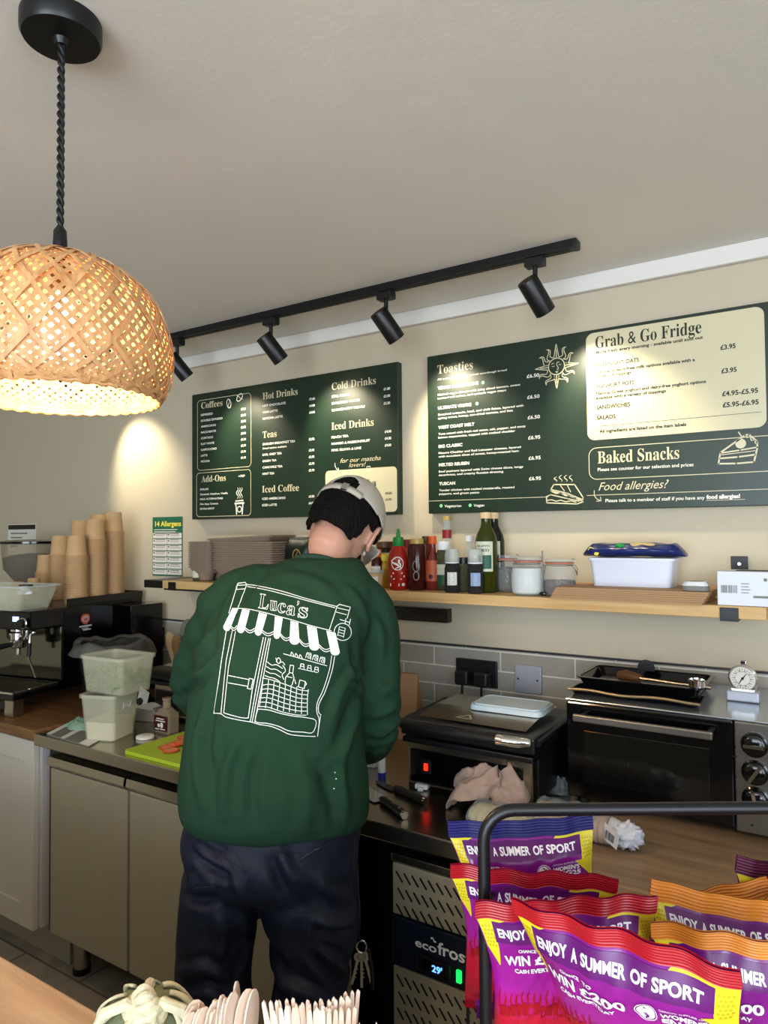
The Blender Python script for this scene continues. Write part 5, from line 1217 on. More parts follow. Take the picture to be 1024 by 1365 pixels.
A.lay(lambda x, y: (x, WY-.0028, y)).build('allergen_boxes', 'paper_white', t, fix=False); Cc.lay(lambda x, y: (x, WY-.0034, y)).build('allergen_icons', 'slate_grey', t, fix=False)
B.text('14 Allergens', x0+.018, z1-.040, x1-.006, .022, bold=.03); B.lay(lambda x, y: (x, WY-.0028, y)).build('title_lettering', 'poster_yellow', t, fix=False)
A = Art(); [A.line([(x0+.012, z1-.055-.009*i), (x1-.03-.01*i, z1-.055-.009*i)], .003) for i in range(3)]; A.lay(lambda x, y: (x, WY-.0028, y)).build('small_lettering', 'paper_white', t, fix=False)

mat('pulp', '#8c7866', .9, bump=.4, bscale=150, vary=.06, vscale=20)
# moulded pulp cup carriers nested in stacks
def carrier(nx, ny, w, d, loc, label, rz=0):
    b = Vector(loc); m = MB().rrect(b, w*.86, d*.86, .030, .052, .02, w, d, t=.003).rrect(b, w+.008, d+.008, .050, .0545, .022, t=.006)
    for i in range(nx):
        for j in range(ny):
            c = b+Vector(((i-(nx-1)/2)*w*.86/nx, (j-(ny-1)/2)*d*.86/ny, 0)); m.lathe(c, [(.022, 0), (.026, .003), (.034, .031), (.031, .031), (.022, .004)], 20)
    o = single('cup_carrier', m, 'pulp', label, 'cup carrier', 'moulded cup carriers stacked on the shelf', base=b, smooth=True, ang=35); o.rotation_euler.z = rz; return o
k0 = None
for k in range(13):
    lb = 'brown moulded carrier '+('topping' if k == 12 else 'in')+' the narrow stack at the left end of the shelf'; loc = (-2.062, 1.95, SZ+.0008+k*.0078)
    if k0 is None: k0 = carrier(1, 2, .118, .15, loc, lb)
    else: dup(k0, loc, label=lb)
k0 = None
for k in range(13):
    lb = 'brown moulded carrier '+('topping' if k == 12 else 'in')+' the wide stack on the shelf left of the coffee bag'; loc = (-1.833+.003*sin(k*2.1), 1.948, SZ+.0008+k*.0078)
    if k0 is None: k0 = carrier(3, 2, .290, .17, loc, lb)
    else: dup(k0, loc, rz=.012*sin(k*3.3), label=lb)
dup(k0, (-1.86, 1.955, SZ+.112), rot=(0, -.04, .10), label='loose brown carrier resting crooked on top of the wide stack')
# coffee bag
mat('bag_green', '#121d17', .35, bump=.25, bscale=30); mat('gold', '#a98f4c', .4)
c = Vector((-1.622, 1.955, SZ))
t = thing('coffee_bag', 'dark green foil coffee bag with a gold emblem, on the shelf behind the person', 'coffee bag', c)
def pouch(c, w, d, h, top=.75, n=24):
    rs = []
    for j in range(15):
        v = j/14; k = 1-max(0, v-top)/(1-top) if v > top else 1; dd = d/2*(k**.7)*(.92+.08*sin(pi*v))+.0015; ww = w/2*(.96+.04*v)
        rs.append([c+Vector((ww*abs(cos(a))**.45*(1 if cos(a) > 0 else -1), dd*abs(sin(a))**.6*(1 if sin(a) > 0 else -1), h*v+.002*sin(5*a)*v)) for a in [2*pi*i/n for i in range(n)]])
    return MB().rings(rs)
pouch(c, .118, .07, .165).build('bag', 'bag_green', t, smooth=True)
A = Art(); A.circle((.012, .10), .017, .003, sy=1.35); A.stroke([(.012+.006*sin(i*1.2), .078+.0055*i) for i in range(9)], .002); A.lay(lambda x, y: (c.x+x, c.y-.040, c.z+y)).build('emblem', 'gold', t, fix=False)

# -------- bottles and jars
def mk(name, label, cat, px, y, prof, m_, group=None, n=28):
    x = atY(px, 780, y).x; p = Vector((x, y, SZ+.0006)); t = thing(name, label, cat, p, group)
    MB().lathe(p, prof, n).build('bottle' if cat == 'bottle' else 'jar', m_, t, smooth=True, ang=50); return t, p
def ring_label(t, p, r, z0, z1, m_, a0=-2.6, a1=-.4, name='label'):
    return MB().grid(18, 2, lambda u, v: p+Vector(((r+.0006)*cos(a0+(a1-a0)*u), (r+.0006)*sin(a0+(a1-a0)*u), z0+(z1-z0)*v))).build(name, m_, t, smooth=True, fix=False)
def wrap(p, r, aim=-1.05): return lambda x, y: p+Vector(((r+.0014)*cos(aim+x/r), (r+.0014)*sin(aim+x/r), y))
def capp(t, p, prof, m_, name='cap', n=24): return MB().lathe(p, prof, n).build(name, m_, t, smooth=True, ang=50)
AIM = -pi/2+.45
for nm, c_, kw in (('sriracha_red', '#a3200f', dict(rough=.25)), ('orange_sauce', '#c4471a', dict(rough=.3)), ('dark_syrup', '#3a0f0c', dict(rough=.12)), ('mustard', '#c9a021', dict(rough=.35)), ('cap_green', '#178a3c', dict(rough=.4)),
                   ('cap_orange', '#d9591a', dict(rough=.4)), ('cap_brown', '#5a3a22', dict(rough=.4)), ('cap_gold', '#b99a4e', dict(rough=.35)), ('oil_glass', '#2c3408', dict(rough=.06)), ('dark_glass', '#15140f', dict(rough=.08)), ('oil_cap', '#d8b98c', dict(rough=.4)),
                   ('oil_label', '#c9cbb0', dict(rough=.5)), ('label_green', '#13523a', dict(rough=.5)), ('label_blue', '#8ea3c4', dict(rough=.5)), ('red_label', '#8c1c22', dict(rough=.5)), ('herbs', '#4c4a30', dict(rough=.8, bump=.8, bscale=150)), ('pepper', '#242320', dict(rough=.7, bump=1, bscale=200)),
                   ('hot_label', '#b4502f', dict(rough=.5)), ('powder', '#dcdcd8', dict(rough=.8)), ('spice_brown', '#4b3a2c', dict(rough=.8, bump=.5, bscale=90)), ('seal_orange', '#c46a48', dict(rough=.5)), ('grated', '#cdb27c', dict(rough=.8, bump=.8, bscale=90)), ('bread_blue', '#14235e', dict(rough=.22)), ('tub_white', '#d6d9e4', dict(rough=.35))):
    mat(nm, c_, **kw)
# small jar behind the carriers at the left end
t, p = mk('spice_jar', 'small glass jar with a pale label beside the left stack of carriers', 'jar', 263, 1.90, [(.016, 0), (.018, .003), (.018, .062), (.015, .068)], 'herbs'); capp(t, p, [(.017, .068), (.017, .082), (.001, .083)], 'white_plastic'); ring_label(t, p, .018, .012, .05, 'oil_label')
# tub of grated food with clear lid
t, p = mk('deli_tub', 'clear tub of pale grated food with a white and blue label, nearest the person', 'tub', 496, 1.885, [(.030, 0), (.034, .004), (.038, .048), (.036, .050)], 'grated')
capp(t, p, [(.040, .050), (.041, .054), (.041, .061), (.037, .062), (.001, .060)], 'clear_plastic', 'lid'); lb = ring_label(t, p, .0372, .008, .040, 'paper_white', -1.35, -.45); ring_label(lb, p, .0380, .012, .036, 'label_blue', -1.28, -.92, 'blue_print')
# big dark jar with label at the back
t, p = mk('pickle_jar', 'dark jar with a black and cream label behind the mustard bottle', 'jar', 514, 2.00, [(.030, 0), (.034, .005), (.034, .115), (.027, .128)], 'dark_glass'); capp(t, p, [(.031, .128), (.031, .148), (.001, .149)], 'cap_brown'); lb = ring_label(t, p, .034, .06, .112, 'oil_label'); A = Art(); A.line([(-.02, .098), (.02, .098)], .006); A.line([(-.016, .084), (.016, .084)], .004); A.line([(-.02, .070), (.02, .070)], .005); A.lay(wrap(p, .035, AIM)).build('label_print', 'black_plastic', lb, fix=False)
t, p = mk('mustard_bottle', 'yellow mustard bottle with a yellow cap, left of the chilli sauce', 'bottle', 513, 1.945, [(.018, 0), (.021, .004), (.021, .070), (.016, .086)], 'mustard'); capp(t, p, [(.019, .086), (.019, .106), (.001, .107)], 'poster_yellow')
t, p = mk('ketchup_bottle', 'small dark red sauce bottle with an orange cap and white label', 'bottle', 503, 1.925, [(.016, 0), (.019, .004), (.019, .085), (.013, .10)], 'dark_syrup'); capp(t, p, [(.015, .10), (.014, .125), (.001, .126)], 'cap_orange'); ring_label(t, p, .019, .04, .070, 'paper_white')
# chilli sauce bottle
t, p = mk('chilli_sauce_bottle', 'bright red chilli sauce squeeze bottle with a green nozzle cap', 'bottle', 531.5, 1.90, [(.028, 0), (.032, .006), (.032, .095), (.028, .118), (.017, .136)], 'sriracha_red')
capp(t, p, [(.0165, .136), (.0175, .138), (.0165, .163), (.007, .166), (.006, .178), (.003, .190), (.001, .191)], 'cap_green')
A = Art(); A.circle((0, .082), .018, .0026, sy=1.1); A.stroke([(-.007+.012*sin(i*.8), .066+.004*i) for i in range(9)], .006, taper=True); A.stroke([(.008, .068), (.010, .078), (.004, .086), (.006, .094)], .004)
A.line([(-.014, .052), (.014, .052)], .004); A.line([(-.020, .042), (.020, .042)], .006); A.line([(-.012, .034), (.012, .034)], .003); A.poly([(-.026, .012), (.006, .012), (.006, .020), (-.026, .020)]); A.circle((.018, .017), .005)
A.lay(wrap(p, .032, AIM)).build('printed_label', 'print_white', t, fix=False)
t, p = mk('squeezy_bottle', 'orange-red squeeze bottle standing just behind the chilli sauce', 'bottle', 543, 1.975, [(.030, 0), (.034, .006), (.033, .11), (.026, .130)], 'orange_sauce'); capp(t, p, [(.026, .130), (.026, .155), (.001, .156)], 'red_label')
t, p = mk('syrup_bottle', 'dark ruby sauce jar with a gold lid, right of the chilli sauce', 'jar', 556, 1.905, [(.025, 0), (.028, .004), (.028, .135), (.024, .143)], 'dark_syrup'); capp(t, p, [(.0225, .143), (.0225, .158), (.001, .159)], 'cap_gold', 'lid'); A = Art(); A.circle((0, .075), .010, .003, sy=1.6); A.circle((0, .045), .008, .003, sy=1.6); A.lay(wrap(p, .028, AIM)).build('embossed_print', 'slate_grey', t, fix=False)
for px, y, cpm, lab in ((577, 1.925, 'cap_orange', 'hot sauce bottle with a bright orange cap and orange label'), (568.5, 1.965, 'cap_brown', 'hot sauce bottle with a brown cap behind the orange capped one')):
    t, p = mk('hot_sauce_bottle', lab, 'bottle', px, y, [(.019, 0), (.022, .004), (.022, .085), (.011, .118), (.010, .142)], 'hot_glass') if 'hot_glass' in MATS or mat('hot_glass', '#6b241a', .12) else None
    capp(t, p, [(.0125, .142), (.0135, .144), (.0125, .166), (.001, .167)], cpm); lb = ring_label(t, p, .022, .028, .092, 'hot_label'); A = Art(); A.line([(-.014, .082), (.014, .082)], .004); A.line([(-.012, .066), (.014, .066)], .003); A.circle((-.004, .042), .007); A.lay(wrap(p, .0224, AIM)).build('label_print', 'dark_label', lb, fix=False)
t, p = mk('herb_jar', 'herb jar with a white lid and green and cream label', 'jar', 592, 1.935, [(.020, 0), (.023, .004), (.023, .112), (.018, .124)], 'herbs'); capp(t, p, [(.020, .124), (.020, .146), (.017, .150), (.001, .151)], 'white_plastic', 'lid'); lb = ring_label(t, p, .023, .018, .082, 'label_green'); ring_label(lb, p, .0236, .048, .080, 'oil_label', -2.4, -.6, 'cream_panel')
# tall clear bottle with a red neck label
t, p = mk('glass_bottle', 'tall clear glass bottle with a round red neck label at the back', 'bottle', 597, 1.995, [(.026, 0), (.029, .004), (.029, .10), (.024, .125), (.0145, .165), (.0125, .20), (.0125, .222)], 'clear_glass'); capp(t, p, [(.0135, .216), (.0135, .229), (.001, .230)], 'cap_gold'); ring_label(t, p, .0150, .158, .186, 'red_label', -2.9, -.1)
def grinder(px, lab, lm, seed):
    t, p = mk('spice_grinder', lab, 'spice grinder', px, 1.880, [(.020, 0), (.0225, .003), (.0225, .070), (.019, .082), (.021, .088)], seed, 'spice grinders at the front of the shelf')
    capp(t, p, [(.0205, .088), (.0225, .090), (.0225, .110), (.019, .128), (.001, .130)], 'clear_plastic', 'grinder_cap'); capp(t, p, [(.0215, .086), (.0215, .0905), (.001, .0906)], 'white_plastic', 'collar')
    lb = ring_label(t, p, .0226, .022, .060, lm, -1.75, -.45); A = Art()
    for i in range(6): A.line([(-.009, .026+.006*i), (.008-.003*(i % 2), .026+.006*i)], .0014)
    A.lay(wrap(p, .0228, AIM)).build('label_print', 'slate_grey', lb, fix=False)
grinder(603, 'clear spice grinder with a white label, in front of the herb jar', 'paper_white', 'pepper'); grinder(634, 'clear spice grinder with a pale blue label, in front of the olive oil', 'label_blue', 'pepper')
t, p = mk('herb_jar', 'low jar of dried herbs with a black lid between the two grinders', 'jar', 618.5, 1.925, [(.020, 0), (.0225, .004), (.0225, .074), (.018, .084)], 'herbs'); capp(t, p, [(.019, .084), (.019, .102), (.001, .103)], 'black_plastic', 'lid')
t, p = mk('glass_bottle', 'small clear bottle with a white cap left of the olive oil', 'bottle', 627, 1.99, [(.020, 0), (.023, .004), (.023, .10), (.011, .135), (.011, .150)], 'clear_glass'); capp(t, p, [(.0135, .150), (.0135, .166), (.001, .167)], 'white_plastic')
for px, y, gm, lab in ((649, 1.935, 'oil_glass', 'green olive oil bottle with a cream and green label, in front of its twin'), (659, 1.992, 'dark_glass', 'darker olive oil bottle standing behind the green one')):
    t, p = mk('olive_oil_bottle', lab, 'bottle', px, y, [(.029, 0), (.033, .004), (.033, .150), (.029, .168), (.016, .195), (.0145, .21), (.0145, .222)], gm)
    capp(t, p, [(.0165, .218), (.0165, .236), (.001, .237)], 'oil_cap'); lb = ring_label(t, p, .033, .062, .150, 'oil_label', -2.3, -.55); g = ring_label(lb, p, .0336, .070, .110, 'label_green', -2.15, -.7, 'green_panel')
    A = Art(); A.text(serif('FILIPPO'), -.020, .134, .020, .0060); A.text(serif('BERIO'), -.018, .120, .018, .0095); A.lay(wrap(p, .0338, -pi/2+.12)).build('lettering', 'black_plastic', lb, fix=False)
# clip-top jars
def clipjar(px, y, r, h, fill, label, fh=.7, spoon=False):
    x = atY(px, 780, y).x; p = Vector((x, y, SZ+.0006)); t = thing('clip_jar', label, 'jar', p, 'clip-top glass jars on the shelf')
    MB().lathe(p, [(r*.80, 0), (r*.95, .006), (r, h*.25), (r, h*.55), (r*.86, h*.76), (r*.80, h*.80), (r*.84, h*.84)], 36, (True, False)).build('jar', 'clear_glass', t, smooth=True)
    MB().lathe(p, [(r*.77, .004), (r*.92, .009), (r*.965, h*.25), (r*.965, h*.5*fh/.7), (r*.9, h*.62*fh/.7), (.001, h*.66*fh/.7)], 32).build('contents', fill, t, smooth=True)
    MB().lathe(p, [(r*.80, h*.84), (r*.86, h*.845), (r*.86, h*.875), (r*.80, h*.88)], 36).build('rubber_seal', 'seal_orange', t, smooth=True)
    MB().lathe(p, [(r*.84, h*.88), (r*.86, h*.90), (r*.82, h*.965), (r*.5, h*.985), (.001, h)], 36).build('lid', 'clear_glass', t, smooth=True)
    w = MB().tube([p+Vector((r*.87*cos(a), r*.87*sin(a), h*.80)) for a in [2*pi*i/36 for i in range(36)]], .0013, 6, closed=True).tube([p+Vector((r*.88, -.012, h*.80)), p+Vector((r*1.05, -.010, h*.72)), p+Vector((r*1.10, 0, h*.55)), p+Vector((r*1.05, .010, h*.72)), p+Vector((r*.88, .012, h*.80))], .0014, 6).tube([p+Vector((r*.9, 0, h*.78)), p+Vector((r*1.0, 0, h*.95)), p+Vector((r*.8, 0, h*.99))], .0014, 6)
    w.build('wire_clip', 'chrome', t, smooth=True); return p
clipjar(677, 1.985, .036, .112, 'herbs', 'clip-top jar of dark herbs half hidden beside the olive oil')
clipjar(703.5, 1.897, .046, .110, 'powder', 'round clip-top jar filled with white powder', .78)
pj = clipjar(746, 1.925, .046, .105, 'spice_brown', 'clip-top jar of brown spice with a dark spoon standing in it', .45)
t = thing('long_spoon', 'thin dark spoon standing upright in the clip-top spice jar', 'spoon', pj+Vector((-.030, -.049, 0)))
q_ = pj+Vector((-.030, -.049, 0)); MB().tube([q_+Vector((0, 0, .006)), q_+Vector((0, 0, .125))], .0018, 8).build('handle', 'steel_dark', t, smooth=True); MB().ell(q_+Vector((0, 0, .007)), (.011, .004, .006), 12).build('bowl', 'steel_dark', t, smooth=True)
# flat-packed cardboard boxes
mat('cardboard', '#a9855f', .85, vary=.05, vscale=12); mat('cardboard_edge', '#7a5f48', .9)
for k in range(6):
    y0 = 1.822+.003*(k % 2)-.0005*k; x0 = -.668+.004*k; rz = .006*sin(k*2); b = Vector((-.475+.003*k, 1.932, SZ+.0006+k*.0052))
    single('flat_box', MB().rrect(b, .375, .215, 0, .0047, .004, rz=rz), 'cardboard', ['flattened brown cardboard box at the bottom of the pile under the white tub', 'flattened cardboard box second from the bottom of the shelf pile', 'flattened cardboard box third from the bottom of the shelf pile', 'flattened cardboard box fourth from the bottom of the shelf pile', 'flattened cardboard box just below the top one on the shelf', 'flattened cardboard box on top of the pile, carrying the white tub'][k], 'cardboard box', 'flattened boxes on the shelf', base=b)
# white tub with lid, blue bread bag on it
zb = SZ+.0322; a, b = atY(787, 780, 1.905).x, atY(898, 780, 1.905).x; c = Vector(((a+b)/2, 1.955, zb))
t = thing('storage_tub', 'white rectangular plastic tub with a lid, on the flattened boxes', 'tub', c)
MB().rrect(c, (b-a)*.93, .105, 0, .068, .014, b-a, .115).build('tub', 'tub_white', t, smooth=True); MB().rrect(c, b-a+.010, .125, .068, .075, .016).build('lid', 'tub_white', t, smooth=True)
c2 = Vector((c.x-.002, 1.957, zb+.0755))
def bagS(L_, W_, H_, c, seed, rz=0):
    m = MB(); rs = []
    for i in range(40):
        u = i/39; e = min(1, min(u, 1-u)*9+.12); k = e**.6
        rs.append([c+Matrix.Rotation(rz, 3, 'Z') @ Vector(((u-.5)*L_, W_/2*(k*.8+.2)*cos(a)*(1+.08*noise.noise(Vector((u*8, a, seed)))), H_/2*k*(1+sin(a)*(1+.22*noise.noise(Vector((u*9, a*1.2, seed+3)))))+.002)) for a in [2*pi*j/28 for j in range(28)]])
    return m.rings(rs)
t = thing('bread_bag', 'dark blue bag of bread with yellow flashes lying on the white tub', 'bread bag', c2)
bagS(.262, .10, .036, c2, 1).build('bag', 'bread_blue', t, smooth=True, ang=180)
MB().ell(c2+Vector((.02, -.01, .026)), (.062, .030, .013), 24).build('bread_window', 'grated', t, smooth=True); MB().ell(c2+Vector((-.028, -.035, .030)), (.014, .012, .008), 12).build('green_label', 'cap_green', t, smooth=True)
A = Art(); A.poly([(-.11, .022), (-.10, .018), (-.094, .027), (-.104, .031)]); A.poly([(-.094, .010), (-.084, .007), (-.079, .016), (-.089, .019)]); A.lay(lambda x, y: c2+Vector((x, -.0475-.0*y, y-.002))).build('yellow_flash', 'poster_yellow', t, fix=False)
x = atY(927, 780, 1.86).x; p = Vector((x, 1.862, SZ+.0322))
t = thing('kitchen_timer', 'small white and grey pocket gadget lying on the flattened boxes', 'timer', p)
MB().rrect(p, .062, .038, 0, .012, .016).build('base', 'slate_grey', t, smooth=True); MB().rrect(p, .060, .036, .012, .022, .016, .050, .028).build('top', 'white_plastic', t, smooth=True); MB().rrect(p+Vector((.004, 0, .0222)), .03, .012, 0, .001, .004).build('window', 'steel_dark', t)
# glove box
x0 = atY(956, 780, 1.85).x; c = Vector((x0+.082, 1.905, SZ+.0006))
t = thing('glove_box', 'white cardboard glove box with a barcode at the right end of the shelf', 'box', c)
MB().box(c+Vector((0, 0, .040)), (.164, .105, .080), 0, .0015).build('box', 'white_card', t)
MB().rrect(c+Vector((-.005, .0, .0802)), .085, .045, 0, .0008, .018).build('opening', 'black_rubber', t); MB().grid(10, 6, lambda u, v: c+Vector(((u-.5)*.15-.012, -.05+.10*v, .0815+.010*abs(sin(u*3))*(1-v)))).build('torn_flap', 'white_card', t, fix=False) if False else None
A = Art(); rnd = random.Random(5)
for i in range(16): A.line([(-.073+.0022*i, .030), (-.073+.0022*i, .047)], .0006+.0011*rnd.random())
for i, w_ in enumerate((.016, .014, .018, .015)): A.line([(-.030, .052-.007*i), (-.030+w_, .052-.007*i)], .0018)
A.line([(.028, .062), (.070, .062)], .004); A.circle((.020, .062), .004); A.line([(-.004, .022), (.026, .022)], .005)
for i in range(5): A.line([(.034, .048-.006*i), (.070, .048-.006*i)], .001)
A.lay(lambda x, y: c+Vector((x, -.0532, y))).build('print', 'slate_grey', t, fix=False)
# ================================================================ mini oven and things around it
OX0, OX1, OY0, OY1, OZ0, OZ1 = -.572, -.02, 1.672, 2.03, .916, 1.150
mat('oven_top', '#b9c0c8', .22, metal=.9); mat('oven_steel', '#77736d', .35, metal=.8); mat('dark_glass_door', '#0b0d0c', .06, spec=.7); mat('inside_dark', '#1c1f1c', .4)
t = thing('mini_oven', 'black and steel countertop mini oven with three round knobs', 'oven', ((OX0+OX1)/2, (OY0+OY1)/2, .902))
MB().bx(OX0+.003, OX1-.003, OY0+.02, OY1, OZ0, OZ1-.004, .004).build('body', 'black_metal', t); MB().bx(OX0, OX1, OY0+.004, OY1, OZ1-.004, OZ1, .0015).build('top_panel', 'oven_top', t)
XP = -.206
d = MB().bx(OX0+.002, XP-.002, OY0, OY0+.02, OZ0+.004, OZ1-.005, .004).build('door', 'black_gloss', t)
MB().bx(OX0+.045, XP-.05, OY0-.0012, OY0+.001, OZ0+.045, OZ1-.070, .001).build('window_glass', 'dark_glass_door', d)
hz = OZ1-.034; h = MB().box(((OX0+XP)/2-.004, OY0-.032, hz), (.300, .012, .017), 0, .003).build('handle', 'oven_steel', d)
for x in (OX0+.048, XP-.045): MB().bx(x-.006, x+.006, OY0-.028, OY0, hz-.006, hz+.006, .002).build('handle_post', 'black_plastic', h)
p_ = MB().bx(XP, OX1, OY0, OY0+.02, OZ0, OZ1-.004, .003).build('control_panel', 'oven_steel', t)
kx = atY(1006, 990, OY0).x
for zk, an in ((1.102, .0), (1.045, -1.0), (.990, pi/2-.2)):
    c = Vector((kx, OY0, zk)); k = MB().lathe((0, 0, 0), [(.026, 0), (.026, .004), (.0225, .006), (.021, .020), (.018, .022), (.001, .022)], 32)
    M = Matrix.Rotation(pi/2, 3, 'X'); k.v = [c+M @ v for v in k.v]; ko = k.build('knob', 'black_gloss', t, smooth=True)
    MB().box(c+Vector((0, -.0225, 0)), (.038, .004, .0065), M=Matrix.Rotation(an, 3, 'Y')).build('knob_bar', 'chrome', ko)
A = Art(); [A.circle((kx-.036, z), .0016) for z in (1.125, 1.092, 1.06, 1.03, 1.0)]; A.line([(kx-.042, 1.072), (kx-.034, 1.072)], .003); A.circle((kx-.008, .935), .0028); A.lay(lambda x, y: (x, OY0-.0008, y)).build('panel_marks', 'black_plastic', p_, fix=False)
for x in (OX0+.03, OX1-.03):
    for y in (OY0+.035, OY1-.03): MB().cyl((x, y, .902), (x, y, OZ0), .014).build('foot', 'black_rubber', t, smooth=True)
# roasting tin, tray and grill plate handle lying on the oven
tn = Vector((-.435, 1.885, OZ1+.0006))
t = thing('roasting_tin', 'black enamel roasting tin lying on top of the mini oven', 'roasting tin', tn)
MB().rrect(tn, .265, .165, 0, .030, .02, .295, .19, t=.003).build('tin', 'black_gloss', t, smooth=True); MB().rrect(tn+Vector((0, 0, .028)), .305, .200, 0, .003, .025, t=.010, hole=True).build('rim', 'black_gloss', t, smooth=True)
MB().rrect(tn+Vector((0, 0, .006)), .235, .14, 0, .006, .02).build('rack', 'steel_dark', t, smooth=True)
bt = Vector((-.430, 1.765, OZ1+.0006))
t = thing('baking_tray', 'shallow dark baking tray with a bent bronze front edge, in front of the tin', 'baking tray', bt)
mat('bronze_edge', '#8a7a5e', .35, metal=.8)
MB().rrect(bt, .285, .07, 0, .012, .012, .298, .085, t=.003).build('tray', 'black_gloss', t, smooth=True)
MB().tube([bt+Vector((-.150+.3*i/12, -.045+.002*sin(i), .012+.002*sin(i*.9))) for i in range(13)], .0035, 8).build('front_edge', 'bronze_edge', t, smooth=True)
hn = tn+Vector((-.055, -.035, .032))
t = thing('tray_handle', 'grey clamp handle with a wooden grip lying in the roasting tin', 'handle', hn)
MB().tube([hn+Vector((0, 0, 0)), hn+Vector((.02, -.01, .004)), hn+Vector((.055, -.02, .002))], [.011, .013, .010], 14).build('grip', 'cap_brown', t, smooth=True); MB().tube([hn+Vector((.055, -.02, .002)), hn+Vector((.14, -.03, .000)), hn+Vector((.22, -.035, -.001))], [.004, .0035, .005], 8).build('shaft', 'steel', t, smooth=True)
cn = tn+Vector((.135, -.075, .030)); single('metal_cup_ring', MB().lathe(cn, [(.017, 0), (.019, .002), (.019, .017), (.016, .019), (.014, .004)], 28), 'chrome', 'small chrome ring on the right corner of the baking tin', 'metal ring', smooth=True)
cn = tn+Vector((-.01, .060, .031)); o = MB().prism([(.022*cos(a), .022*sin(a) if sin(a) > -.3 else -.0066) for a in [2*pi*i/24 for i in range(24)]], .003, Matrix.Rotation(pi/2, 3, 'X'), cn+Vector((0, 0, .008))); single('round_tag', o, 'black_plastic', 'small black disc standing up at the back of the roasting tin', 'disc')
# oven thermometer
tc_ = Vector((atY(991, 912, 1.865).x, 1.865, OZ1+.0006))
t = thing('oven_thermometer', 'round white dial thermometer on a metal foot, on the mini oven', 'thermometer', tc_)
MB().box(tc_+Vector((0, -.006, .012)), (.070, .034, .024), 0, .004).build('foot', 'blank_plate', t); MB().box(tc_+Vector((.0, -.010, .0255)), (.05, .006, .006), 0, .001).build('foot_clip', 'chrome', t)
dcz = tc_+Vector((0, 0, .052)); M = Matrix.Rotation(pi/2+.10, 3, 'X'); Rc = Matrix.Rotation(-.12, 3, 'Z')
def dial(prof, m_, nm, par): k = MB().lathe((0, 0, 0), prof, 40); k.v = [dcz+Rc @ (M @ v) for v in k.v]; return k.build(nm, m_, par, smooth=True, ang=40)
dk = dial([(.030, -.006), (.0315, -.004), (.0315, .004), (.029, .006), (.0275, .004), (.001, .004)], 'chrome', 'casing', t); dial([(.027, .0042), (.001, .0046)], 'paper_white', 'dial_face', dk)
A = Art(); [A.line([(.024*cos(a), .024*sin(a)), (.020*cos(a), .020*sin(a))], .0012) for a in [2*pi*i/24 for i in range(24)]]; A.circle((0, 0), .0165, .0009)
[A.line([(.0185*cos(a)-.0015, .0185*sin(a)), (.0185*cos(a)+.0015, .0185*sin(a))], .0018) for a in [2*pi*i/10 for i in range(10)]]
A.lay(lambda x, y: dcz+Rc @ (M @ Vector((x, y, .0052)))).build('scale', 'slate_grey', dk, fix=False)
A = Art(); A.stroke([(-.009, -.014), (0, 0), (.009, .012)], .0024, taper=True); A.circle((0, 0), .003); A.lay(lambda x, y: dcz+Rc @ (M @ Vector((x, y, .0062)))).build('needle', 'black_plastic', dk, fix=False)
MB().box(tc_+Vector((.001, .003, .088)), (.012, .006, .010), 0, .002).build('hook', 'chrome', t)

# bread bags on the wood in front of the oven
mat('bread', '#c08d60', .7, vary=.2, vscale=25); mat('bread_pale', '#cdb978', .7, vary=.15, vscale=25); glassy('bag_film', '#dfe8f0', .20, .12)
def loaf(c, L_, W_, H_, rz, m_): return MB().rings([[c+Matrix.Rotation(rz, 3, 'Z') @ Vector(((u-.5)*L_, W_/2*k*cos(a), H_/2*(1+k*sin(a))+.003)) for a in [2*pi*j/20 for j in range(20)]] for u, k in [(i/15, min(1, (min(i, 15-i)/15*5+.25))**.6*(1+.06*sin(i*2))) for i in range(16)]])
for c, L_, W_, H_, rz, m_, lab in ((Vector((-.645, 1.455, .9005)), .14, .09, .045, -.05, 'bread_pale', 'clear bag of pale yellow bread rolls behind the blue crisp packet'), (Vector((-.500, 1.500, .9025)), .17, .085, .060, -.03, 'bread', 'clear bag of brown bread rolls with a barcode label by the oven')):
    t = thing('bread_bag', lab, 'bread bag', c); L2 = L_*1.08
    for k in range(3 if m_ == 'bread' else 2):
        n_ = 3 if m_ == 'bread' else 2; loaf(c+Matrix.Rotation(rz, 3, 'Z') @ Vector(((k-(n_-1)/2)*L_/n_, 0, .0)), L_/n_*1.02, W_*.88, H_*.88, rz, m_).build('roll', m_, t, smooth=True)
    bagS(L2, W_*1.06, H_*1.08, c, 7 if m_ == 'bread' else 9, rz).build('bag', 'bag_film', t, smooth=True, ang=180)
    if m_ == 'bread':
        e = c+Vector((.103, -.020, .028)); M = Matrix.Rotation(-.5, 3, 'Z') @ Matrix.Rotation(.25, 3, 'Y')
        MB().tube([c+Vector((.08, -.005, .032)), c+Vector((.105, -.006, .030)), c+Vector((.125, -.010, .026))], [.026, .020, .020], 14).grid(30, 22, lambda u, v: c+Vector((.112, -.010, .029))+Vector((.034*sin(pi*v)*cos(2*pi*u), .026*sin(pi*v)*sin(2*pi*u), .024*cos(pi*v)))*(1+.55*noise.noise(Vector((3*sin(pi*v)*cos(2*pi*u), 3*sin(pi*v)*sin(2*pi*u), 3*cos(pi*v)))*1.4))).build('twisted_end', 'tub_white', t, smooth=True, ang=180)
        lb = MB().box(e+Vector((-.012, -.022, .006)), (.040, .0012, .034), M=M).build('label', 'white_card', t); A = Art(); rnd = random.Random(2)
        for i in range(12): A.line([(-.012+.002*i, -.010), (-.012+.002*i, .006)], .0005+.0009*rnd.random())
        A.lay(lambda x, y: e+Vector((-.012, -.022, .006))+M @ Vector((x, -.0012, y))).build('barcode', 'black_plastic', lb, fix=False)
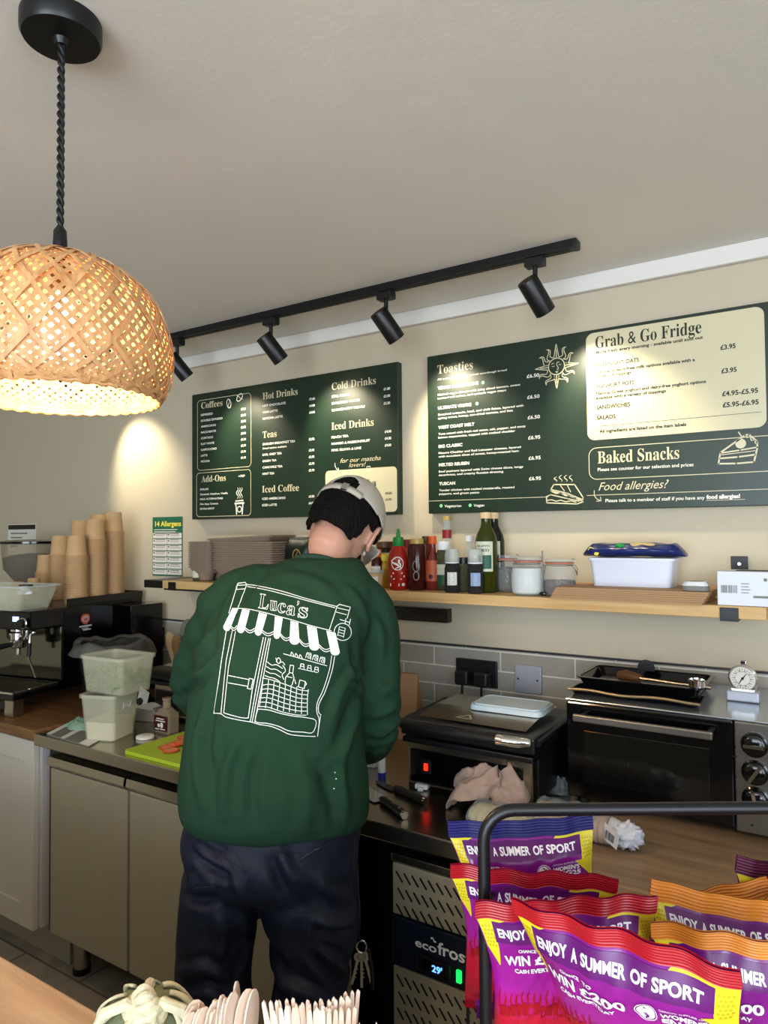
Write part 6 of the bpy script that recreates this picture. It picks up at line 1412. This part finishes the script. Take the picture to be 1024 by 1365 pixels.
p = kz(745, 1058); single('crumpled_wrap', MB().grid(24, 24, lambda u, v: p+Vector(((u-.5)*.06, (v-.5)*.05+.01, .002+.045*max(0, 1-((u-.5)**2+(v-.5)**2)*4)*(.7+.8*noise.noise(Vector((u*6, v*6, 3))))))), 'bag_film', 'scrunched piece of clear film beside the right grill', 'film', fix=False)

# ================================================================ crisp packets in a black wire rack
mat('seal_red', '#a3101d', .32); mat('seal_navy', '#15165a', .3); mat('seal_orange2', '#d07f2a', .35); mat('seal_maroon', '#4f1030', .35); mat('yellow_print', '#d9c928', .38); mat('banner_purple', '#5a1062', .32); mat('ink_white', '#ecebf0', .4); mat('dot_yellow', '#b8a81c', .4)
def packmat(name, top, mid, low, k):
    m = mat(name, mid, .28, spec=.6, coat=.15); nt = m.node_tree; b = nt.nodes['Principled BSDF']
    uv = nt.nodes.new('ShaderNodeUVMap'); sp = nt.nodes.new('ShaderNodeSeparateXYZ'); nt.links.new(uv.outputs[0], sp.inputs[0])
    n = nt.nodes.new('ShaderNodeTexNoise'); n.inputs['Scale'].default_value = 9; n.inputs['Detail'].default_value = 6; nt.links.new(uv.outputs[0], n.inputs[0])
    ma = nt.nodes.new('ShaderNodeMath'); ma.operation = 'MULTIPLY_ADD'; ma.inputs[1].default_value = .16; nt.links.new(n.outputs[0], ma.inputs[0]); nt.links.new(sp.outputs[1], ma.inputs[2])
    r = nt.nodes.new('ShaderNodeValToRGB'); cr = r.color_ramp; cr.elements[0].position = k-.10; cr.elements[0].color = (*lin(low), 1); cr.elements[1].position = .98; cr.elements[1].color = (*lin(top), 1)
    e = cr.elements.new(k+.08); e.color = (*lin(mid), 1); nt.links.new(ma.outputs[0], r.inputs[0]); nt.links.new(r.outputs[0], b.inputs['Base Color']); return m
packmat('pack_red', '#76107a', '#a01a90', '#c01432', .58); packmat('pack_blue', '#7d1280', '#8a1486', '#6a0f78', .3); packmat('pack_orange', '#6a1272', '#92208c', '#d4882c', .55)
def packet(tl, tr, lean, kind, seal, label, w=.175, h=.225, D=.022, sag=0.0, seed=0, roll=0, text=True):
    TL = atT(*tl); TR = atT(*tr); X = (TR-TL).normalized(); Nn = (-Fh*cos(lean)+Vector((0, 0, sin(lean)))); Nn = (Nn-X*Nn.dot(X)).normalized(); Dn = Nn.cross(X).normalized()
    if Dn.z > 0: Dn = -Dn
    C = TL+X*w/2
    def S(x, y, side=1, lift_=0):
        f = max(0, min(1, (y-.016)/.03)); g = max(0, min(1, (h-.016-y)/.03)); e = max(0, 1-(2*x/w)**2)
        dep = D*(e**.55)*(f*f*(3-2*f))**.7*(g*g*(3-2*g))**.7*(.8+.2*sin(pi*y/h))
        wr = .0030*noise.noise(Vector((x*38, y*22, seed+side)))*f*g+.0022*noise.noise(Vector((x*90+y*40, y*45, seed+7)))*f*g*(.3+e)
        seam = (.0022*sin(x*2*pi/.045+seed)+.0035*noise.noise(Vector((x*16, 0, seed+2))))*(1-f)
        cr = 0
        yy = y+sag*(1-(2*x/w)**2)+.004*noise.noise(Vector((x*14, 0, seed+5)))*(1-min(1, y/.05))
        G = max(0, min(1, (y-.016)/.10)); G = G*(2-G); xn = x/w; x = x+w*G*(.115*(.5-xn)**3-.035*(.5+xn)**3)
        return C+X*x+Dn*yy+Nn*(side*(dep+wr)+seam+cr+lift_)
    b = S(0, h); t = thing('crisp_packet', label, 'crisp packet', b, 'promotional crisp packets in the wire rack')
    nu, nv = 48, 64; m = MB(); uv = []
    for side in (1, -1): m.grid(nu, nv, lambda u, v: S((u-.5)*w, h*(1-v), side)); uv += [(i/(nu-1), j/(nv-1)) for j in range(nv) for i in range(nu)]
    o = m.build('packet', 'pack_'+kind, t, smooth=True, fix=False, ang=180); ul = o.data.uv_layers.new(name='UVMap')
    for l in o.data.loops: ul.data[l.index].uv = uv[l.vertex_index]
    s_ = MB()
    for side in (1, -1): s_.grid(60, 40, lambda u, v: S((u-.5)*w*1.003, -.0004+.0194*v, 1, side*(.0012+.0005*sin(v*2*pi*6))))
    s_.build('top_seal', seal, o, smooth=True, fix=False, ang=180)
    k = .000229; X_ = lambda px: -w/2+px*k*w/.175
    L = lambda lf: (lambda x, y: S(x, y, 1, lf))
    Yp = Art(); Yp.patch((X_(2), .0192), (X_(120), .0192), (X_(70), .024), (X_(4), .024), 8, 3); Yp.patch((X_(4), .024), (X_(62), .024), (X_(62), .046), (X_(8), .046), 6, 8); Yp.patch((X_(8), .046), (X_(62), .046), (X_(52), .066), (X_(48), .068), 6, 8)
    Yp.patch((X_(560), .0192), (X_(763), .0192), (X_(763), .024), (X_(540), .0235), 10, 3); Yp.patch((X_(690), .024), (X_(763), .024), (X_(761), .046), (X_(690), .046), 6, 8); Yp.patch((X_(650), .046), (X_(761), .046), (X_(760), .072), (X_(757), .070), 10, 8)
    Yp.lay(L(.0005)).build('yellow_corners', 'yellow_print', o, smooth=True, fix=False)
    Dp = Art()
    for i in range(5):
        for j in range(6):
            x, y = 16+14*i+7*(j % 2), .026+.0036*j
            if x < 58: Dp.circle((X_(x), y), .0012, n=10)
            if 690 < 700+x-8 < 756: Dp.circle((X_(696+x-8), y), .0012, n=10)
    Dp.lay(L(.0009)).build('yellow_dots', 'dot_yellow', o, fix=False)
    Bn = Art(); Bn.patch((X_(60), .0215), (X_(692), .0215), (X_(692), .0400), (X_(56), .0405), 40, 6); Bn.lay(L(.0008)).build('banner', 'banner_purple', o, smooth=True, fix=False)
    T = Art(); K = dict(yup=-1)
    def tx(s, x0, x1, y, hh, **kw): 
        n_ = len(s); T.text(s, X_(x0), y, X_(x1), hh, yup=-1, **kw)
    # words set one by one so they bend with the packet
    for s, a, b_ in (('ENJOY', 75, 196), ('A', 212, 236), ('SUMMER', 250, 412), ('OF', 428, 484), ('SPORT', 500, 660)): tx(s, a, b_, .0345, .0078, bold=.032)
    tx('CHANCE', 150, 232, .0500, .0040, bold=.035); tx('TO', 246, 284, .0500, .0040, bold=.035); tx('WIN', 78, 200, .0635, .0100, bold=.032); tx('£200', 222, 402, .0635, .0100, bold=.032); tx('CASH', 120, 190, .0720, .0042, bold=.035); tx('EVERYDAY', 200, 356, .0720, .0042, bold=.035)
    T.circle((X_(476), .0545), .0085, .0007, n=24); T.circle((X_(476), .0545), .0072, None, n=20, sy=1)
    tx("WOMEN'S", 524, 672, .0545, .0046, bold=.035); tx('ENG25', 528, 680, .0608, .0050, bold=.035); tx('OFFICIAL SUPPLIER OF', 522, 664, .0480, .0018)
    T.lay(L(.0013)).build('lettering', 'ink_white', o, fix=False)
    E_ = Art(); E_.stroke([(X_(470), .0490), (X_(482), .0515), (X_(470), .0545), (X_(484), .0575), (X_(474), .0605)], .0016); E_.stroke([(X_(488), .0505), (X_(464), .0555), (X_(486), .0595)], .0010)
    E_.lay(L(.0017)).build('emblem', 'banner_purple', o, fix=False)
    # cheering crowd silhouette
    rnd = random.Random(seed+20); Cw = Art()
    for i in range(22):
        x = -.078+.0072*i; y = .112+.006*rnd.random(); hh = .012+.010*rnd.random(); Cw.circle((x, y), .0026, n=10); Cw.stroke([(x-.003, y+.004), (x-.0045, y-hh*.5), (x-.002, y-hh)], .0016, taper=True); Cw.stroke([(x+.003, y+.004), (x+.0045, y-hh*.4), (x+.003, y-hh*.8)], .0016, taper=True); Cw.stroke([(x, y), (x, y+.012)], .006)
    Cw.lay(L(.0007)).build('crowd_print', {'red': 'seal_red', 'blue': 'banner_purple', 'orange': 'seal_orange2'}[kind], o, fix=False)
    return t
packet((597, 1094, .86), (790, 1084, .86), .08, 'blue', 'seal_navy', 'crisp packet with a navy blue top seal, rearmost behind the black rail', sag=.004, seed=1)
packet((601, 1151, .765), (833, 1169, .745), -.40, 'red', 'seal_red', 'red topped crisp packet directly in front of the navy topped one', sag=.004, seed=2, D=.014)
packet((634, 1206, .675), (868, 1194, .68), -.30, 'red', 'seal_red', 'red topped crisp packet mostly hidden behind the frontmost one', sag=-.002, seed=3, D=.014)
packet((681, 1200, .60), (962, 1290, .507), -.42, 'red', 'seal_red', 'large frontmost red topped crisp packet tilted down to the right', sag=-.004, seed=4, D=.022)
packet((984, 1142, .80), (1180, 1172, .80), .0, 'blue', 'seal_maroon', 'maroon topped crisp packet cut off at the right edge of the picture', seed=5)
packet((812, 1206, .83), (1004, 1172, .78), .15, 'orange', 'seal_orange2', 'orange topped crisp packet lying low behind the other orange ones', sag=.004, seed=6, h=.18)
packet((868, 1172, .72), (1100, 1222, .71), .12, 'orange', 'seal_orange2', 'orange topped crisp packet second from the front on the right', sag=.0, seed=7, D=.018)
packet((868, 1228, .66), (1130, 1278, .602), -.35, 'orange', 'seal_orange2', 'orange topped crisp packet nearest the front on the right', sag=-.003, seed=8)
packet((988, 1222, .77), (1120, 1120, .73), .25, 'orange', 'seal_orange2', 'orange topped crisp packet tilted up at the right edge', seed=9, h=.17)
# the rack
RT = .712
def rp(px, t, z): q_ = Fh*t+Rh*((px-512)/FPX*t); return Vector((q_.x, q_.y, z))
zt = atT(830, 1074, RT).z; t = thing('snack_rack', 'black wire snack rack with a rounded top rail holding the crisp packets', 'display rack', rp(800, .66, .952))
xl, xr = 640, 1150
hp_ = [rp(xl, RT, .957)]+[rp(xl, RT, .957+(zt-.03-.957)*i/8) for i in range(1, 9)]
for i in range(1, 7): a = pi/2*i/6; hp_.append(rp(xl, RT, zt-.03)+Rh*(.03*(1-cos(a)))+Vector((0, 0, .03*sin(a))))
hp_ += [rp(xl, RT, zt)+Rh*(.03+.30*i/8) for i in range(1, 9)]; hp_ += [hp_[-1]+Rh*.03+Vector((0, 0, -.03)), hp_[-1]+Rh*.03+Vector((0, 0, .957-zt))]
MB().tube(hp_, .0062, 12).build('hoop', 'black_metal', t, smooth=True)
for t_, z_ in ((.50, 1.06), (.50, .99), (.62, .99), (RT+.16, 1.06), (RT+.16, .99)):
    MB().tube([rp(xl, RT, z_)-Fh*(RT-t_), rp(xl, RT, z_)-Fh*(RT-t_)+Rh*.36], .0025, 8).build('basket_wire', 'black_metal', t, smooth=True)
for t_ in (.50, .62, RT+.16):
    for k in range(7): b0 = rp(xl, RT, 0)-Fh*(RT-t_)+Rh*.06*k; MB().tube([b0+Vector((0, 0, .957)), b0+Vector((0, 0, 1.06 if t_ != .62 else .99))], .0022, 8).build('basket_wire', 'black_metal', t, smooth=True)
b0 = rp(655, .83, 0); MB().tube([b0+Vector((0, 0, .957)), b0+Vector((0, 0, zt-.115))], .0045, 10).tube([b0+Vector((0, 0, zt-.115)), rp(xl, RT, zt-.115)], .0035, 8).build('side_post', 'black_metal', t, smooth=True)
for k in range(7):
    a = rp(xl, RT, .957)-Fh*(RT-.50)+Rh*.06*k; MB().tube([a, a+Fh*(RT+.16-.50)], .0022, 8).build('base_wire', 'black_metal', t, smooth=True)

# ================================================================ front counter: wooden cutlery in pots, woven basket
mat('birch', '#e2cab6', .6, vary=.06, vscale=60); mat('pot_kraft', '#9a7a58', .8); mat('seagrass_green', '#6f7457', .8, vary=.2, vscale=60, bump=.4, bscale=120); mat('seagrass_cream', '#cfc8a8', .75, vary=.12, vscale=50, bump=.3, bscale=120)
def fork_mb(z0, z1, knife=False, shape=''):
    m = MB(); w = .0065; L_ = z1-z0
    if shape == 'spoon':
        P = [(-w*.8, 0), (w*.8, 0), (w*.7, L_*.62)]+[(w*2.1*cos(a), L_*.82+L_*.18*sin(a)) for a in [-.9+(pi+1.8)*i/14 for i in range(15)]]+[(-w*.7, L_*.62)]; m.prism(P, .0016, Matrix(((1, 0, 0), (0, 0, 1), (0, 1, 0))))
    elif knife: m.prism([(-w, 0), (w, 0), (w*.9, L_*.75), (w*.5, L_*.96), (0, L_), (-w*.6, L_*.9), (-w, L_*.7)], .0016, Matrix(((1, 0, 0), (0, 0, 1), (0, 1, 0))))
    else:
        P = [(-w*.7, 0), (w*.7, 0), (w*.6, L_*.6), (w*1.3, L_*.78)]+[(w*1.25, L_*.99), (w*.95, L_), (w*.75, L_*.985), (w*.6, L_*.86), (w*.35, L_*.985), (w*.1, L_), (-w*.15, L_*.985), (-w*.35, L_*.86), (-w*.7, L_*.985), (-w*.95, L_), (-w*1.25, L_*.985)]+[(-w*1.3, L_*.78), (-w*.6, L_*.6)]
        m.prism(P, .0016, Matrix(((1, 0, 0), (0, 0, 1), (0, 1, 0))))
    return m
def cutlery(px, n, rad, kindname, label, potlabel, ztop, fr, seed, y=.500):
    rnd = random.Random(seed); q_ = atY(px, 1350, y); c = Vector((q_.x, y, .9505))
    pt = thing('cutlery_pot', potlabel, 'pot', c, 'kraft pots for wooden cutlery')
    MB().lathe(c, [(.030, 0), (.032, .002), (.040, .068), (.042, .068), (.0425, .070), (.039, .070), (.031, .005), (.001, .004)], 32).build('pot', 'pot_kraft', pt, smooth=True, ang=40)
    o0 = None
    for k in range(n):
        u = k/(n-1)-.5; off = Rh*(u*rad*2)+Fh*rnd.uniform(-.012, .012); tilt = (rnd.uniform(-.05, .05), u*.20+rnd.uniform(-.05, .05), rnd.uniform(-.5, .5)+YAW*(1 if fr else 1)+(pi/2*.75 if kindname == 'wooden_spoon' else .2))
        loc = c+off*.55+Vector((0, 0, .006+rnd.uniform(0, .006)))
        if o0 is None:
            o0 = single(kindname, fork_mb(0, ztop, kindname == 'wooden_knife', kindname.split('_')[1]), 'birch', label, 'wooden cutlery', kindname.replace('_', ' ')+'s standing in a pot', base=(0, 0, 0)); o0.location = loc; o0.rotation_euler = tilt
        else: dup(o0, loc, rot=tilt, label=label)
cutlery(292, 20, .036, 'wooden_spoon', 'pale birch spoon standing in the pot beside the woven basket', 'brown cutlery pot full of wooden spoons, beside the woven basket', .158, True, 1, .478)
cutlery(422, 18, .036, 'wooden_fork', 'pale birch fork standing in the pot in the middle of the bottom edge', 'brown cutlery pot full of wooden forks, right of the spoons', .160, True, 2, .520)
cutlery(492, 8, .030, 'wooden_knife', 'pale birch knife in the rightmost pot, barely in view', 'brown cutlery pot of wooden knives, barely in view', .158, True, 3, .52)
# woven basket: a twisted coil of green and cream bands with a knotted rose
bc = atT(200, 1395, .72); bc = Vector((bc.x, .500, .9505)); bc.x = atY(196, 1360, .50).x
t = thing('woven_basket', 'round coiled basket in green and cream seagrass with a knotted rosette', 'basket', bc)
hB = atY(200, 1318, .50).z-.9505
rs = []
for j in range(15):
    ph = pi/2*j/14; rs.append([bc+Vector((.074*cos(ph)**.7*cos(a)*(1+.03*sin(a*14+j*1.3)), .062*cos(ph)**.7*sin(a)*(1+.03*sin(a*14+j*1.3)), (hB-.010)*sin(ph)**.9)) for a in [2*pi*i/72 for i in range(72)]])
MB().rings(rs).build('coil_body', 'seagrass_green', t, smooth=True)
def onb(a, ph, l_=0.003): return bc+Vector(((.074*cos(ph)**.7+l_)*cos(a), (.062*cos(ph)**.7+l_)*sin(a), (hB-.010)*sin(ph)**.9+l_))
for k in range(9):
    a0 = 2*pi*k/9; P, Q_ = [], []
    for j in range(16):
        ph = .05+1.35*j/15; a = a0+.9*sin(ph)
        P.append(onb(a-.10, ph)); Q_.append(onb(a+.08, ph, .0045))
    m = MB(); m.v = [p for pr in zip(P, Q_) for p in pr]; m.f = [(2*i, 2*i+1, 2*i+3, 2*i+2) for i in range(15)]; o = m.build('cream_band', 'seagrass_cream', t, smooth=True, fix=False); md = o.modifiers.new('t', 'SOLIDIFY'); md.thickness = .0025; bake(o)
rc = bc+Vector((.012, -.012, hB-.016))
for k in range(4):
    r = .020-.0042*k; MB().tube([rc+Vector((r*cos(a)*1.1, r*.75*sin(a), .006*k+.003*sin(2*a+k))) for a in [2*pi*i/28 for i in range(28)]], .0052, 8, closed=True).build('rosette', 'seagrass_cream', t, smooth=True)
for an in (.5, 2.3, 4.0):
    a1 = rc+Vector((.020*cos(an), .018*sin(an), .002)); MB().tube([rc, a1+Vector((0, 0, .010)), a1+Vector((.022*cos(an), .020*sin(an), .004)), a1+Vector((.034*cos(an), .030*sin(an), -.014))], [.005, .0062, .0058, .004], 8).build('knot_strand', 'seagrass_cream', t, smooth=True)
